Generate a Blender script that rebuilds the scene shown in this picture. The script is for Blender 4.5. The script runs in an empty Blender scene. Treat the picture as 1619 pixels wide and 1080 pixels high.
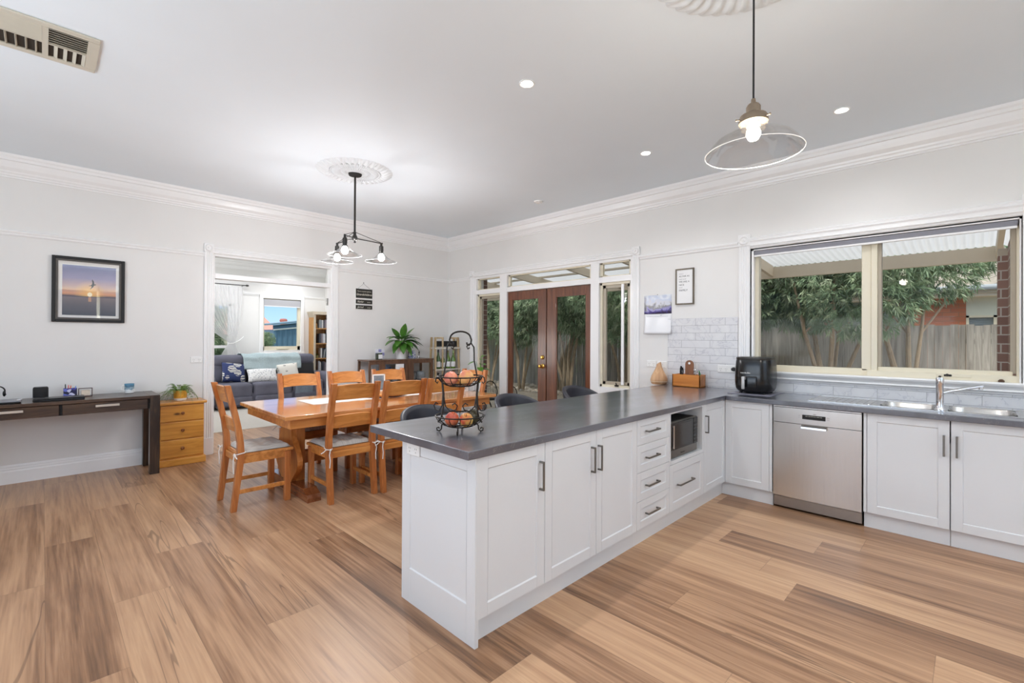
import bpy, bmesh, math, random
from mathutils import Vector, Matrix
random.seed(7)
SC = bpy.context.scene
COL = SC.collection
PI = math.pi

# ------------------------------------------------------------------ camera
H = 1.40
def make_camera():
    yaw, pitch, roll = map(math.radians, (44.832, .2516, .2921))
    F = Vector((math.cos(yaw), math.sin(yaw), 0)); R = Vector((math.sin(yaw), -math.cos(yaw), 0)); U = Vector((0, 0, 1))
    F, U = F*math.cos(pitch)+U*math.sin(pitch), U*math.cos(pitch)-F*math.sin(pitch)
    R, U = R*math.cos(roll)+U*math.sin(roll), U*math.cos(roll)-R*math.sin(roll)
    cd = bpy.data.cameras.new('camera'); co = bpy.data.objects.new('camera', cd); COL.objects.link(co)
    cd.sensor_width = 36; cd.sensor_fit = 'HORIZONTAL'
    cd.lens = 736.95*36/1619
    cd.shift_y = -8.05/1619
    cd.clip_start = .05; cd.clip_end = 200
    m = Matrix(((R.x, U.x, -F.x, 0), (R.y, U.y, -F.y, 0), (R.z, U.z, -F.z, H), (0, 0, 0, 1)))
    co.matrix_world = m
    SC.camera = co
make_camera()

# ------------------------------------------------------------------ world
w = bpy.data.worlds.new('world'); SC.world = w; w.use_nodes = True
nt = w.node_tree; nt.nodes.clear()
out = nt.nodes.new('ShaderNodeOutputWorld'); bg = nt.nodes.new('ShaderNodeBackground')
tc = nt.nodes.new('ShaderNodeTexCoord'); sp = nt.nodes.new('ShaderNodeSeparateXYZ'); nt.links.new(tc.outputs['Generated'], sp.inputs[0])
cr = nt.nodes.new('ShaderNodeValToRGB'); e = cr.color_ramp.elements      # blue towards the horizon, bright thin cloud overhead
e[0].position = .0; e[0].color = (.50, .56, .60, 1); e[1].position = .9; e[1].color = (1.0, .97, .92, 1)
for p, c in ((.02, (.40, .60, .90, 1)), (.14, (.17, .38, .80, 1)), (.30, (.50, .66, .86, 1)), (.5, (.95, .95, .92, 1))):
    k = e.new(p); k.color = c
nt.links.new(sp.outputs['Z'], cr.inputs[0]); nt.links.new(cr.outputs[0], bg.inputs[0])
bg.inputs[1].default_value = 1.08
nt.links.new(bg.outputs[0], out.inputs[0])

def light(name, typ, loc, power, color=(1, 1, 1), rot=(0, 0, 0), **k):
    l = bpy.data.lights.new(name, typ); l.energy = power; l.color = color
    for a, v in k.items(): setattr(l, a, v)
    o = bpy.data.objects.new(name, l); COL.objects.link(o); o.location = loc; o.rotation_euler = rot
    return o
# soft sun from behind the house
light('sun', 'SUN', (0, 0, 10), 1.4, (1, .95, .88), (math.radians(38), 0, math.radians(-60)), angle=math.radians(6))
# added fill lights behind the camera, tilted upwards for ceiling bounce
light('rear_fill', 'AREA', (1.6, -2.70, 1.35), 285, (.81, .905, 1), (math.radians(-116), 0, 0), shape='RECTANGLE', size=3.6, size_y=2.0)
light('side_fill', 'AREA', (-2.50, 2.2, 1.35), 85, (.81, .905, 1), (0, math.radians(-145), 0), shape='RECTANGLE', size=2.0, size_y=3.8)
light('living_fill', 'AREA', (-.9, 9.6, 1.4), 100, (1, .98, .96), (0, math.radians(-130), 0), shape='RECTANGLE', size=2.0, size_y=2.4)  # added fill light by the solid living-room side wall
SC.view_settings.view_transform = 'Standard'; SC.view_settings.look = 'None'
SC.view_settings.exposure = 0.54; SC.view_settings.gamma = 1.0; SC.view_settings.use_curve_mapping = False
cy = SC.cycles
cy.max_bounces = 10; cy.diffuse_bounces = 7; cy.glossy_bounces = 4; cy.transmission_bounces = 8; cy.transparent_max_bounces = 16
cy.caustics_reflective = False; cy.caustics_refractive = False; cy.sample_clamp_indirect = 6; cy.use_denoising = True

# ------------------------------------------------------------------ materials
def srgb(r, g, b):
    def f(c):
        c /= 255.0
        return c/12.92 if c <= .04045 else ((c+.055)/1.055)**2.4
    return (f(r), f(g), f(b), 1)
MATS = {}
def mat(name, col=(200, 200, 200), rough=.5, metal=0, spec=.5, trans=0, emit=None, estr=0, noise=0, nscale=20, stretch=(1, 1, 1), bump=0, coat=0, alpha=1):
    """plain principled with optional procedural colour variation and bump"""
    if name in MATS: return MATS[name]
    m = bpy.data.materials.new(name); m.use_nodes = True; MATS[name] = m
    nt = m.node_tree; b = nt.nodes['Principled BSDF']
    c = srgb(*col); b.inputs['Base Color'].default_value = c
    b.inputs['Roughness'].default_value = rough; b.inputs['Metallic'].default_value = metal
    b.inputs['Specular IOR Level'].default_value = spec
    b.inputs['Transmission Weight'].default_value = trans
    b.inputs['Coat Weight'].default_value = coat; b.inputs['Coat Roughness'].default_value = .08
    b.inputs['Alpha'].default_value = alpha
    if emit: b.inputs['Emission Color'].default_value = (*emit, 1); b.inputs['Emission Strength'].default_value = estr
    if noise or bump:
        tc = nt.nodes.new('ShaderNodeTexCoord'); mp = nt.nodes.new('ShaderNodeMapping'); mp.inputs['Scale'].default_value = stretch
        nz = nt.nodes.new('ShaderNodeTexNoise'); nz.inputs['Scale'].default_value = nscale; nz.inputs['Detail'].default_value = 5
        nt.links.new(tc.outputs['Object'], mp.inputs[0]); nt.links.new(mp.outputs[0], nz.inputs['Vector'])
        if noise:
            mx = nt.nodes.new('ShaderNodeMixRGB'); mx.blend_type = 'MIX'
            mx.inputs[1].default_value = tuple(x*(1-noise) for x in c[:3])+(1,); mx.inputs[2].default_value = tuple(min(1, x*(1+noise)) for x in c[:3])+(1,)
            rp = nt.nodes.new('ShaderNodeMapRange'); rp.inputs[1].default_value = .3; rp.inputs[2].default_value = .7
            nt.links.new(nz.outputs['Fac'], rp.inputs[0]); nt.links.new(rp.outputs[0], mx.inputs[0]); nt.links.new(mx.outputs[0], b.inputs['Base Color'])
        if bump:
            bp = nt.nodes.new('ShaderNodeBump'); bp.inputs['Strength'].default_value = bump; bp.inputs['Distance'].default_value = .01
            nt.links.new(nz.outputs['Fac'], bp.inputs['Height']); nt.links.new(bp.outputs[0], b.inputs['Normal'])
    return m

def N(nt, t, **k):
    n = nt.nodes.new(t)
    for a, v in k.items(): setattr(n, a, v)
    return n
def math_(nt, op, a, b=None, clamp=False):
    n = nt.nodes.new('ShaderNodeMath'); n.operation = op; n.use_clamp = clamp
    for i, x in enumerate((a, b)):
        if x is None: continue
        if isinstance(x, (int, float)): n.inputs[i].default_value = x
        else: nt.links.new(x, n.inputs[i])
    return n.outputs[0]
def ramp(nt, fac, stops):
    r = nt.nodes.new('ShaderNodeValToRGB'); e = r.color_ramp.elements
    while len(e) > 1: e.remove(e[-1])
    e[0].position = stops[0][0]; e[0].color = srgb(*stops[0][1])
    for p, c in stops[1:]:
        x = e.new(p); x.color = srgb(*c)
    nt.links.new(fac, r.inputs[0]); return r.outputs[0]

def wood(name, dark, mid, light_, rough=.35, scale=1.0, axis='X', coat=0, knots=False, board=0):
    """grain stretched along one object axis"""
    if name in MATS: return MATS[name]
    m = bpy.data.materials.new(name); m.use_nodes = True; MATS[name] = m
    nt = m.node_tree; b = nt.nodes['Principled BSDF']
    tc = N(nt, 'ShaderNodeTexCoord'); mp = N(nt, 'ShaderNodeMapping')
    s = {'X': (.9, 9, 9), 'Y': (9, .9, 9), 'Z': (9, 9, .9)}[axis]
    mp.inputs['Scale'].default_value = tuple(v*scale for v in s)
    nt.links.new(tc.outputs['Object'], mp.inputs[0])
    nz = N(nt, 'ShaderNodeTexNoise'); nz.inputs['Scale'].default_value = 2.2; nz.inputs['Detail'].default_value = 7; nz.inputs['Roughness'].default_value = .62; nz.inputs['Distortion'].default_value = .7
    nt.links.new(mp.outputs[0], nz.inputs['Vector'])
    fac = nz.outputs['Fac']
    if board:
        sx = N(nt, 'ShaderNodeSeparateXYZ'); nt.links.new(tc.outputs['Object'], sx.inputs[0])
        across = {'X': 'Y', 'Y': 'X', 'Z': 'X'}[axis]
        fl = math_(nt, 'FLOOR', math_(nt, 'DIVIDE', sx.outputs[across], board))
        wn = N(nt, 'ShaderNodeTexWhiteNoise', noise_dimensions='1D'); nt.links.new(fl, wn.inputs['W'])
        fac = math_(nt, 'ADD', fac, math_(nt, 'MULTIPLY', math_(nt, 'SUBTRACT', wn.outputs['Value'], .5), .22))
    c = ramp(nt, fac, [(.28, dark), (.5, mid), (.72, light_)])
    if knots:
        vo = N(nt, 'ShaderNodeTexVoronoi'); vo.inputs['Scale'].default_value = 5
        mp2 = N(nt, 'ShaderNodeMapping'); mp2.inputs['Scale'].default_value = {'X': (.6, 1, 1.3), 'Z': (1, 1, .6), 'Y': (1, .6, 1)}[axis]
        nt.links.new(tc.outputs['Object'], mp2.inputs[0]); nt.links.new(mp2.outputs[0], vo.inputs['Vector'])
        k = N(nt, 'ShaderNodeMapRange'); k.inputs[1].default_value = .05; k.inputs[2].default_value = .12; nt.links.new(vo.outputs['Distance'], k.inputs[0])
        mx = N(nt, 'ShaderNodeMixRGB'); mx.inputs[1].default_value = srgb(*[int(v*.55) for v in dark]); nt.links.new(k.outputs[0], mx.inputs[0]); nt.links.new(c, mx.inputs[2]); c = mx.outputs[0]
    nt.links.new(c, b.inputs['Base Color']); b.inputs['Roughness'].default_value = rough; b.inputs['Coat Weight'].default_value = coat; b.inputs['Coat Roughness'].default_value = .12
    bp = N(nt, 'ShaderNodeBump'); bp.inputs['Strength'].default_value = .06; nt.links.new(nz.outputs['Fac'], bp.inputs['Height']); nt.links.new(bp.outputs[0], b.inputs['Normal'])
    return m

def floor_mat():
    m = bpy.data.materials.new('timber_floor'); m.use_nodes = True; nt = m.node_tree; b = nt.nodes['Principled BSDF']
    geo = N(nt, 'ShaderNodeTexCoord'); sp = N(nt, 'ShaderNodeSeparateXYZ'); nt.links.new(geo.outputs['Object'], sp.inputs[0])
    X, Y = sp.outputs['X'], sp.outputs['Y']
    u = math_(nt, 'DIVIDE', math_(nt, 'SUBTRACT', X, .016), .254)
    col = math_(nt, 'FLOOR', u); fu = math_(nt, 'SUBTRACT', u, col)
    wn = N(nt, 'ShaderNodeTexWhiteNoise', noise_dimensions='1D'); nt.links.new(math_(nt, 'ADD', col, 3.7), wn.inputs['W'])
    v = math_(nt, 'ADD', math_(nt, 'DIVIDE', Y, 1.83), wn.outputs['Value'])
    row = math_(nt, 'FLOOR', v); fv = math_(nt, 'SUBTRACT', v, row)
    cmb = N(nt, 'ShaderNodeCombineXYZ'); nt.links.new(col, cmb.inputs[0]); nt.links.new(row, cmb.inputs[1])
    w2 = N(nt, 'ShaderNodeTexWhiteNoise', noise_dimensions='3D'); nt.links.new(cmb.outputs[0], w2.inputs['Vector'])
    sc2 = N(nt, 'ShaderNodeSeparateXYZ'); nt.links.new(w2.outputs['Color'], sc2.inputs[0])
    r1, r2, r3 = sc2.outputs
    # grain coordinates, shifted per plank
    gx = math_(nt, 'ADD', X, math_(nt, 'MULTIPLY', r1, 31.0)); gy = math_(nt, 'ADD', Y, math_(nt, 'MULTIPLY', r2, 57.0))
    def grain(sx, sy, detail, dist):
        c = N(nt, 'ShaderNodeCombineXYZ'); nt.links.new(math_(nt, 'MULTIPLY', gx, sx), c.inputs[0]); nt.links.new(math_(nt, 'MULTIPLY', gy, sy), c.inputs[1])
        n = N(nt, 'ShaderNodeTexNoise'); n.inputs['Scale'].default_value = 1; n.inputs['Detail'].default_value = detail; n.inputs['Distortion'].default_value = dist; n.inputs['Roughness'].default_value = .6
        nt.links.new(c.outputs[0], n.inputs['Vector']); return n.outputs['Fac']
    g1 = grain(8.5, .55, 4, .6); g2 = grain(60, 1.6, 5, .2); g3 = grain(20, .8, 3, .9)
    t = math_(nt, 'ADD', math_(nt, 'MULTIPLY', math_(nt, 'SUBTRACT', r3, .5), .34), .5)
    t = math_(nt, 'ADD', t, math_(nt, 'MULTIPLY', math_(nt, 'SUBTRACT', g1, .5), .70))
    t = math_(nt, 'ADD', t, math_(nt, 'MULTIPLY', math_(nt, 'SUBTRACT', g2, .5), .55))
    t = math_(nt, 'ADD', t, math_(nt, 'MULTIPLY', math_(nt, 'SUBTRACT', g3, .5), .42))
    c = ramp(nt, t, [(.14, (98, 70, 50)), (.34, (143, 106, 78)), (.52, (176, 137, 105)), (.70, (195, 156, 121)), (.90, (214, 180, 143))])
    # dark gum veins
    vein = math_(nt, 'ABSOLUTE', math_(nt, 'SUBTRACT', grain(7.0, .30, 2, .7), .5))
    vm = N(nt, 'ShaderNodeMapRange'); vm.inputs[1].default_value = .0; vm.inputs[2].default_value = .007; nt.links.new(vein, vm.inputs[0])
    gate = math_(nt, 'GREATER_THAN', r1, .62)
    vf = math_(nt, 'MAXIMUM', vm.outputs[0], math_(nt, 'SUBTRACT', 1.0, math_(nt, 'MULTIPLY', gate, .45)))
    mx = N(nt, 'ShaderNodeMixRGB', blend_type='MIX'); mx.inputs[1].default_value = srgb(70, 46, 32); nt.links.new(vf, mx.inputs[0]); nt.links.new(c, mx.inputs[2])
    # joints
    e1 = math_(nt, 'MINIMUM', fu, math_(nt, 'SUBTRACT', 1.0, fu)); e1 = math_(nt, 'GREATER_THAN', e1, .0045)
    e2 = math_(nt, 'MINIMUM', fv, math_(nt, 'SUBTRACT', 1.0, fv)); e2 = math_(nt, 'GREATER_THAN', e2, .0008)
    e = math_(nt, 'MULTIPLY', e1, e2); ef = math_(nt, 'ADD', .68, math_(nt, 'MULTIPLY', e, .32))
    mj = N(nt, 'ShaderNodeMixRGB', blend_type='MULTIPLY'); mj.inputs[0].default_value = 1; nt.links.new(mx.outputs[0], mj.inputs[1])
    cc = N(nt, 'ShaderNodeCombineXYZ'); [nt.links.new(ef, cc.inputs[i]) for i in range(3)]; nt.links.new(cc.outputs[0], mj.inputs[2])
    nt.links.new(mj.outputs[0], b.inputs['Base Color'])
    b.inputs['Roughness'].default_value = .33; b.inputs['Specular IOR Level'].default_value = .45
    rr = math_(nt, 'ADD', .27, math_(nt, 'MULTIPLY', g2, .16)); nt.links.new(rr, b.inputs['Roughness'])
    bp = N(nt, 'ShaderNodeBump'); bp.inputs['Strength'].default_value = .12; bp.inputs['Distance'].default_value = .002
    nt.links.new(math_(nt, 'MULTIPLY', math_(nt, 'ADD', g2, math_(nt, 'MULTIPLY', e, 1.0)), 1.0), bp.inputs['Height']); nt.links.new(bp.outputs[0], b.inputs['Normal'])
    return m

def stone_mat():
    m = bpy.data.materials.new('dark_slate_laminate'); m.use_nodes = True; nt = m.node_tree; b = nt.nodes['Principled BSDF']
    tc = N(nt, 'ShaderNodeTexCoord'); n1 = N(nt, 'ShaderNodeTexNoise'); n1.inputs['Scale'].default_value = 2.2; n1.inputs['Detail'].default_value = 8; n1.inputs['Distortion'].default_value = .6
    mp = N(nt, 'ShaderNodeMapping'); mp.inputs['Scale'].default_value = (1.0, 2.6, 2); mp.inputs['Rotation'].default_value = (0, 0, .35)
    nt.links.new(tc.outputs['Object'], mp.inputs[0]); nt.links.new(mp.outputs[0], n1.inputs['Vector'])
    c = ramp(nt, n1.outputs['Fac'], [(.25, (56, 58, 66)), (.5, (74, 77, 88)), (.75, (98, 101, 113))])
    # thin pale veins
    n2 = N(nt, 'ShaderNodeTexNoise'); n2.inputs['Scale'].default_value = 7; n2.inputs['Detail'].default_value = 6; n2.inputs['Distortion'].default_value = 1.6
    nt.links.new(mp.outputs[0], n2.inputs['Vector'])
    v = math_(nt, 'ABSOLUTE', math_(nt, 'SUBTRACT', n2.outputs['Fac'], .5)); v = math_(nt, 'LESS_THAN', v, .004)
    n3 = N(nt, 'ShaderNodeTexNoise'); n3.inputs['Scale'].default_value = 3; nt.links.new(tc.outputs['Object'], n3.inputs['Vector'])
    v = math_(nt, 'MULTIPLY', v, math_(nt, 'GREATER_THAN', n3.outputs['Fac'], .55))
    mx = N(nt, 'ShaderNodeMixRGB'); nt.links.new(math_(nt, 'MULTIPLY', v, .5), mx.inputs[0]); nt.links.new(c, mx.inputs[1]); mx.inputs[2].default_value = srgb(170, 165, 160)
    nt.links.new(mx.outputs[0], b.inputs['Base Color']); b.inputs['Roughness'].default_value = .34; b.inputs['Specular IOR Level'].default_value = .9; b.inputs['Coat Weight'].default_value = .9; b.inputs['Coat Roughness'].default_value = .15; b.inputs['Coat IOR'].default_value = 1.75
    return m

def tile_mat(width=.31, height=.0797, grout=(160, 160, 162)):
    """running-bond marble-look wall tiles on a wall facing x; the y, z object coordinates carry the joints"""
    m = bpy.data.materials.new('marble_wall_tile'); m.use_nodes = True; nt = m.node_tree; b = nt.nodes['Principled BSDF']
    tc = N(nt, 'ShaderNodeTexCoord'); sp = N(nt, 'ShaderNodeSeparateXYZ'); nt.links.new(tc.outputs['Object'], sp.inputs[0])
    v = math_(nt, 'DIVIDE', math_(nt, 'SUBTRACT', sp.outputs['Z'], 1.629-9*.0797), height); r = math_(nt, 'FLOOR', v); fv = math_(nt, 'SUBTRACT', v, r)
    off = math_(nt, 'MULTIPLY', math_(nt, 'ABSOLUTE', math_(nt, 'MODULO', r, 2.0)), .5)
    u = math_(nt, 'ADD', math_(nt, 'DIVIDE', math_(nt, 'SUBTRACT', sp.outputs['Y'], 1.514), width), off); c = math_(nt, 'FLOOR', u); fu = math_(nt, 'SUBTRACT', u, c)
    e1 = math_(nt, 'MULTIPLY', math_(nt, 'MINIMUM', fu, math_(nt, 'SUBTRACT', 1.0, fu)), width)
    e2 = math_(nt, 'MULTIPLY', math_(nt, 'MINIMUM', fv, math_(nt, 'SUBTRACT', 1.0, fv)), height)
    e = math_(nt, 'MINIMUM', e1, e2); g = math_(nt, 'GREATER_THAN', e, .0016)
    cm = N(nt, 'ShaderNodeCombineXYZ'); nt.links.new(c, cm.inputs[0]); nt.links.new(r, cm.inputs[1])
    wn = N(nt, 'ShaderNodeTexWhiteNoise', noise_dimensions='3D'); nt.links.new(cm.outputs[0], wn.inputs['Vector'])
    va = N(nt, 'ShaderNodeVectorMath', operation='MULTIPLY_ADD'); nt.links.new(wn.outputs['Color'], va.inputs[0]); va.inputs[1].default_value = (9, 9, 9); nt.links.new(tc.outputs['Object'], va.inputs[2])
    nz = N(nt, 'ShaderNodeTexNoise'); nz.inputs['Scale'].default_value = 5; nz.inputs['Detail'].default_value = 6; nz.inputs['Distortion'].default_value = 1.2; nt.links.new(va.outputs[0], nz.inputs['Vector'])
    col = ramp(nt, nz.outputs['Fac'], [(.3, (222, 222, 224)), (.49, (217, 217, 220)), (.505, (196, 196, 202)), (.52, (219, 219, 221)), (.8, (228, 228, 229))])
    mx = N(nt, 'ShaderNodeMixRGB'); nt.links.new(g, mx.inputs[0]); mx.inputs[1].default_value = srgb(*grout); nt.links.new(col, mx.inputs[2])
    nt.links.new(mx.outputs[0], b.inputs['Base Color']); b.inputs['Roughness'].default_value = .28
    bp = N(nt, 'ShaderNodeBump'); bp.inputs['Strength'].default_value = .35; bp.inputs['Distance'].default_value = .002; nt.links.new(g, bp.inputs['Height']); nt.links.new(bp.outputs[0], b.inputs['Normal'])
    return m

def brick_mat(name, c1, c2, mortar, axis='Y', scale=1.0):
    m = bpy.data.materials.new(name); m.use_nodes = True; MATS[name] = m; nt = m.node_tree; b = nt.nodes['Principled BSDF']
    tc = N(nt, 'ShaderNodeTexCoord'); sp = N(nt, 'ShaderNodeSeparateXYZ'); nt.links.new(tc.outputs['Object'], sp.inputs[0])
    cm = N(nt, 'ShaderNodeCombineXYZ')
    if axis == 'XY': nt.links.new(math_(nt, 'ADD', sp.outputs['X'], sp.outputs['Y']), cm.inputs[0])
    else: nt.links.new(sp.outputs[axis], cm.inputs[0])
    nt.links.new(sp.outputs['Z'], cm.inputs[1])
    br = N(nt, 'ShaderNodeTexBrick'); nt.links.new(cm.outputs[0], br.inputs['Vector'])
    br.inputs['Color1'].default_value = srgb(*c1); br.inputs['Color2'].default_value = srgb(*c2); br.inputs['Mortar'].default_value = srgb(*mortar)
    br.inputs['Scale'].default_value = 1; br.inputs['Brick Width'].default_value = .24*scale; br.inputs['Row Height'].default_value = .086*scale; br.inputs['Mortar Size'].default_value = .006*scale
    nt.links.new(br.outputs['Color'], b.inputs['Base Color']); b.inputs['Roughness'].default_value = .85
    return m

def glass_mat(name, tint=(1, 1, 1), refl=.06, edge=.35, pw=5.0):
    """thin pane: clear with a weak sky reflection"""
    m = bpy.data.materials.new(name); m.use_nodes = True; MATS[name] = m; nt = m.node_tree; nt.nodes.clear()
    o = N(nt, 'ShaderNodeOutputMaterial'); mx = N(nt, 'ShaderNodeMixShader'); t = N(nt, 'ShaderNodeBsdfTransparent'); g = N(nt, 'ShaderNodeBsdfGlossy'); g.inputs['Roughness'].default_value = .01
    t.inputs[0].default_value = (*tint, 1)
    lw = N(nt, 'ShaderNodeLayerWeight'); lw.inputs['Blend'].default_value = .5
    f = math_(nt, 'ADD', math_(nt, 'MULTIPLY', math_(nt, 'POWER', lw.outputs['Facing'], pw), edge), refl, True)
    nt.links.new(f, mx.inputs[0]); nt.links.new(t.outputs[0], mx.inputs[1]); nt.links.new(g.outputs[0], mx.inputs[2]); nt.links.new(mx.outputs[0], o.inputs[0])
    return m

M_WALL = mat('white_wall_paint', (228, 227, 225), .62, noise=.012, nscale=3)
M_CEIL = mat('ceiling_paint', (231, 240, 247), .75, noise=.01, nscale=2)
M_TRIM = mat('gloss_white_trim', (238, 238, 238), .28, spec=.45, noise=.008, nscale=4)
M_CAB = mat('satin_white_cabinet', (221, 223, 225), .38, noise=.006, nscale=4)
M_GAP = mat('slot_shadow_and_print', (60, 58, 56), .8, noise=.02)  # dark fill painted for the shaded socket slots, also dark lettering
M_CREAM = mat('cream_aluminium', (226, 218, 196), .35, noise=.01, nscale=6)
M_CREAM2 = mat('cream_painted_timber', (214, 203, 184), .55, noise=.02, nscale=6)
M_FLOOR = floor_mat(); M_STONE = stone_mat(); M_TILE = tile_mat()
M_GLASS = glass_mat('window_glass', (.985, .99, .985), .004)
M_SHADE = glass_mat('clear_lamp_glass', (.96, .96, .96), .05, .6, 2.5)
M_STEEL = mat('brushed_steel', (206, 204, 201), .27, 1, noise=.04, nscale=3, stretch=(1, 60, 1))
M_STEELV = mat('brushed_steel_handle', (132, 130, 126), .32, 1, noise=.03)
M_CHROME = mat('chrome', (225, 225, 228), .07, 1, noise=.005)
M_BLACK = mat('black_plastic', (14, 14, 15), .22, noise=.05)
M_BLKM = mat('matt_black', (26, 26, 27), .6, noise=.05)
M_IRON = mat('wrought_iron_bronze', (44, 38, 33), .42, .6, noise=.15, nscale=60)
M_GUN = mat('gunmetal', (66, 64, 62), .35, .8, noise=.05)
M_WHITE = mat('white_plastic', (238, 238, 236), .35, noise=.005)
M_PAPER = mat('white_paper', (236, 236, 236), .7, noise=.01)
M_INK = mat('dark_ink', (60, 60, 62), .7, noise=.02)
M_CHALK = mat('chalk_white', (232, 228, 214), .7, noise=.02)
M_ORWOOD = wood('honey_stained_pine', (156, 90, 42), (196, 124, 62), (220, 152, 86), .30, 1.0, 'Z', coat=.25)
M_ORWOODX = wood('honey_stained_pine_rail', (158, 94, 44), (202, 132, 66), (226, 160, 90), .30, 1.0, 'X', coat=.25)
M_TABLE = wood('honey_table_boards', (168, 104, 54), (206, 140, 82), (230, 172, 114), .16, 1.0, 'X', coat=.5, board=.12)
M_PINE = wood('yellow_pine', (168, 106, 44), (204, 142, 62), (222, 164, 82), .32, .8, 'X', coat=.2, knots=True)
M_DESK = wood('dark_acacia', (30, 20, 14), (62, 43, 30), (96, 72, 52), .3, 1.0, 'X', coat=.2)
M_DESKZ = wood('dark_acacia_upright', (22, 16, 12), (46, 33, 24), (84, 63, 46), .3, 1.0, 'Z', coat=.2)
M_DOORW = wood('merbau_door', (72, 38, 22), (104, 58, 34), (128, 76, 48), .3, 1.0, 'Z', coat=.2)
M_OAK = wood('weathered_oak', (138, 112, 84), (172, 146, 114), (196, 172, 140), .5, 1.0, 'Z')
M_WALNUT = wood('walnut_veneer', (66, 42, 28), (98, 66, 44), (122, 86, 60), .28, 1.0, 'Z', coat=.3)
M_BAMBOO = wood('amber_bamboo', (168, 96, 34), (196, 120, 48), (214, 142, 66), .35, .7, 'Y')
M_LWOOD = wood('light_wood_grain', (176, 128, 88), (204, 160, 118), (222, 184, 146), .45, .8, 'Z')

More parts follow.
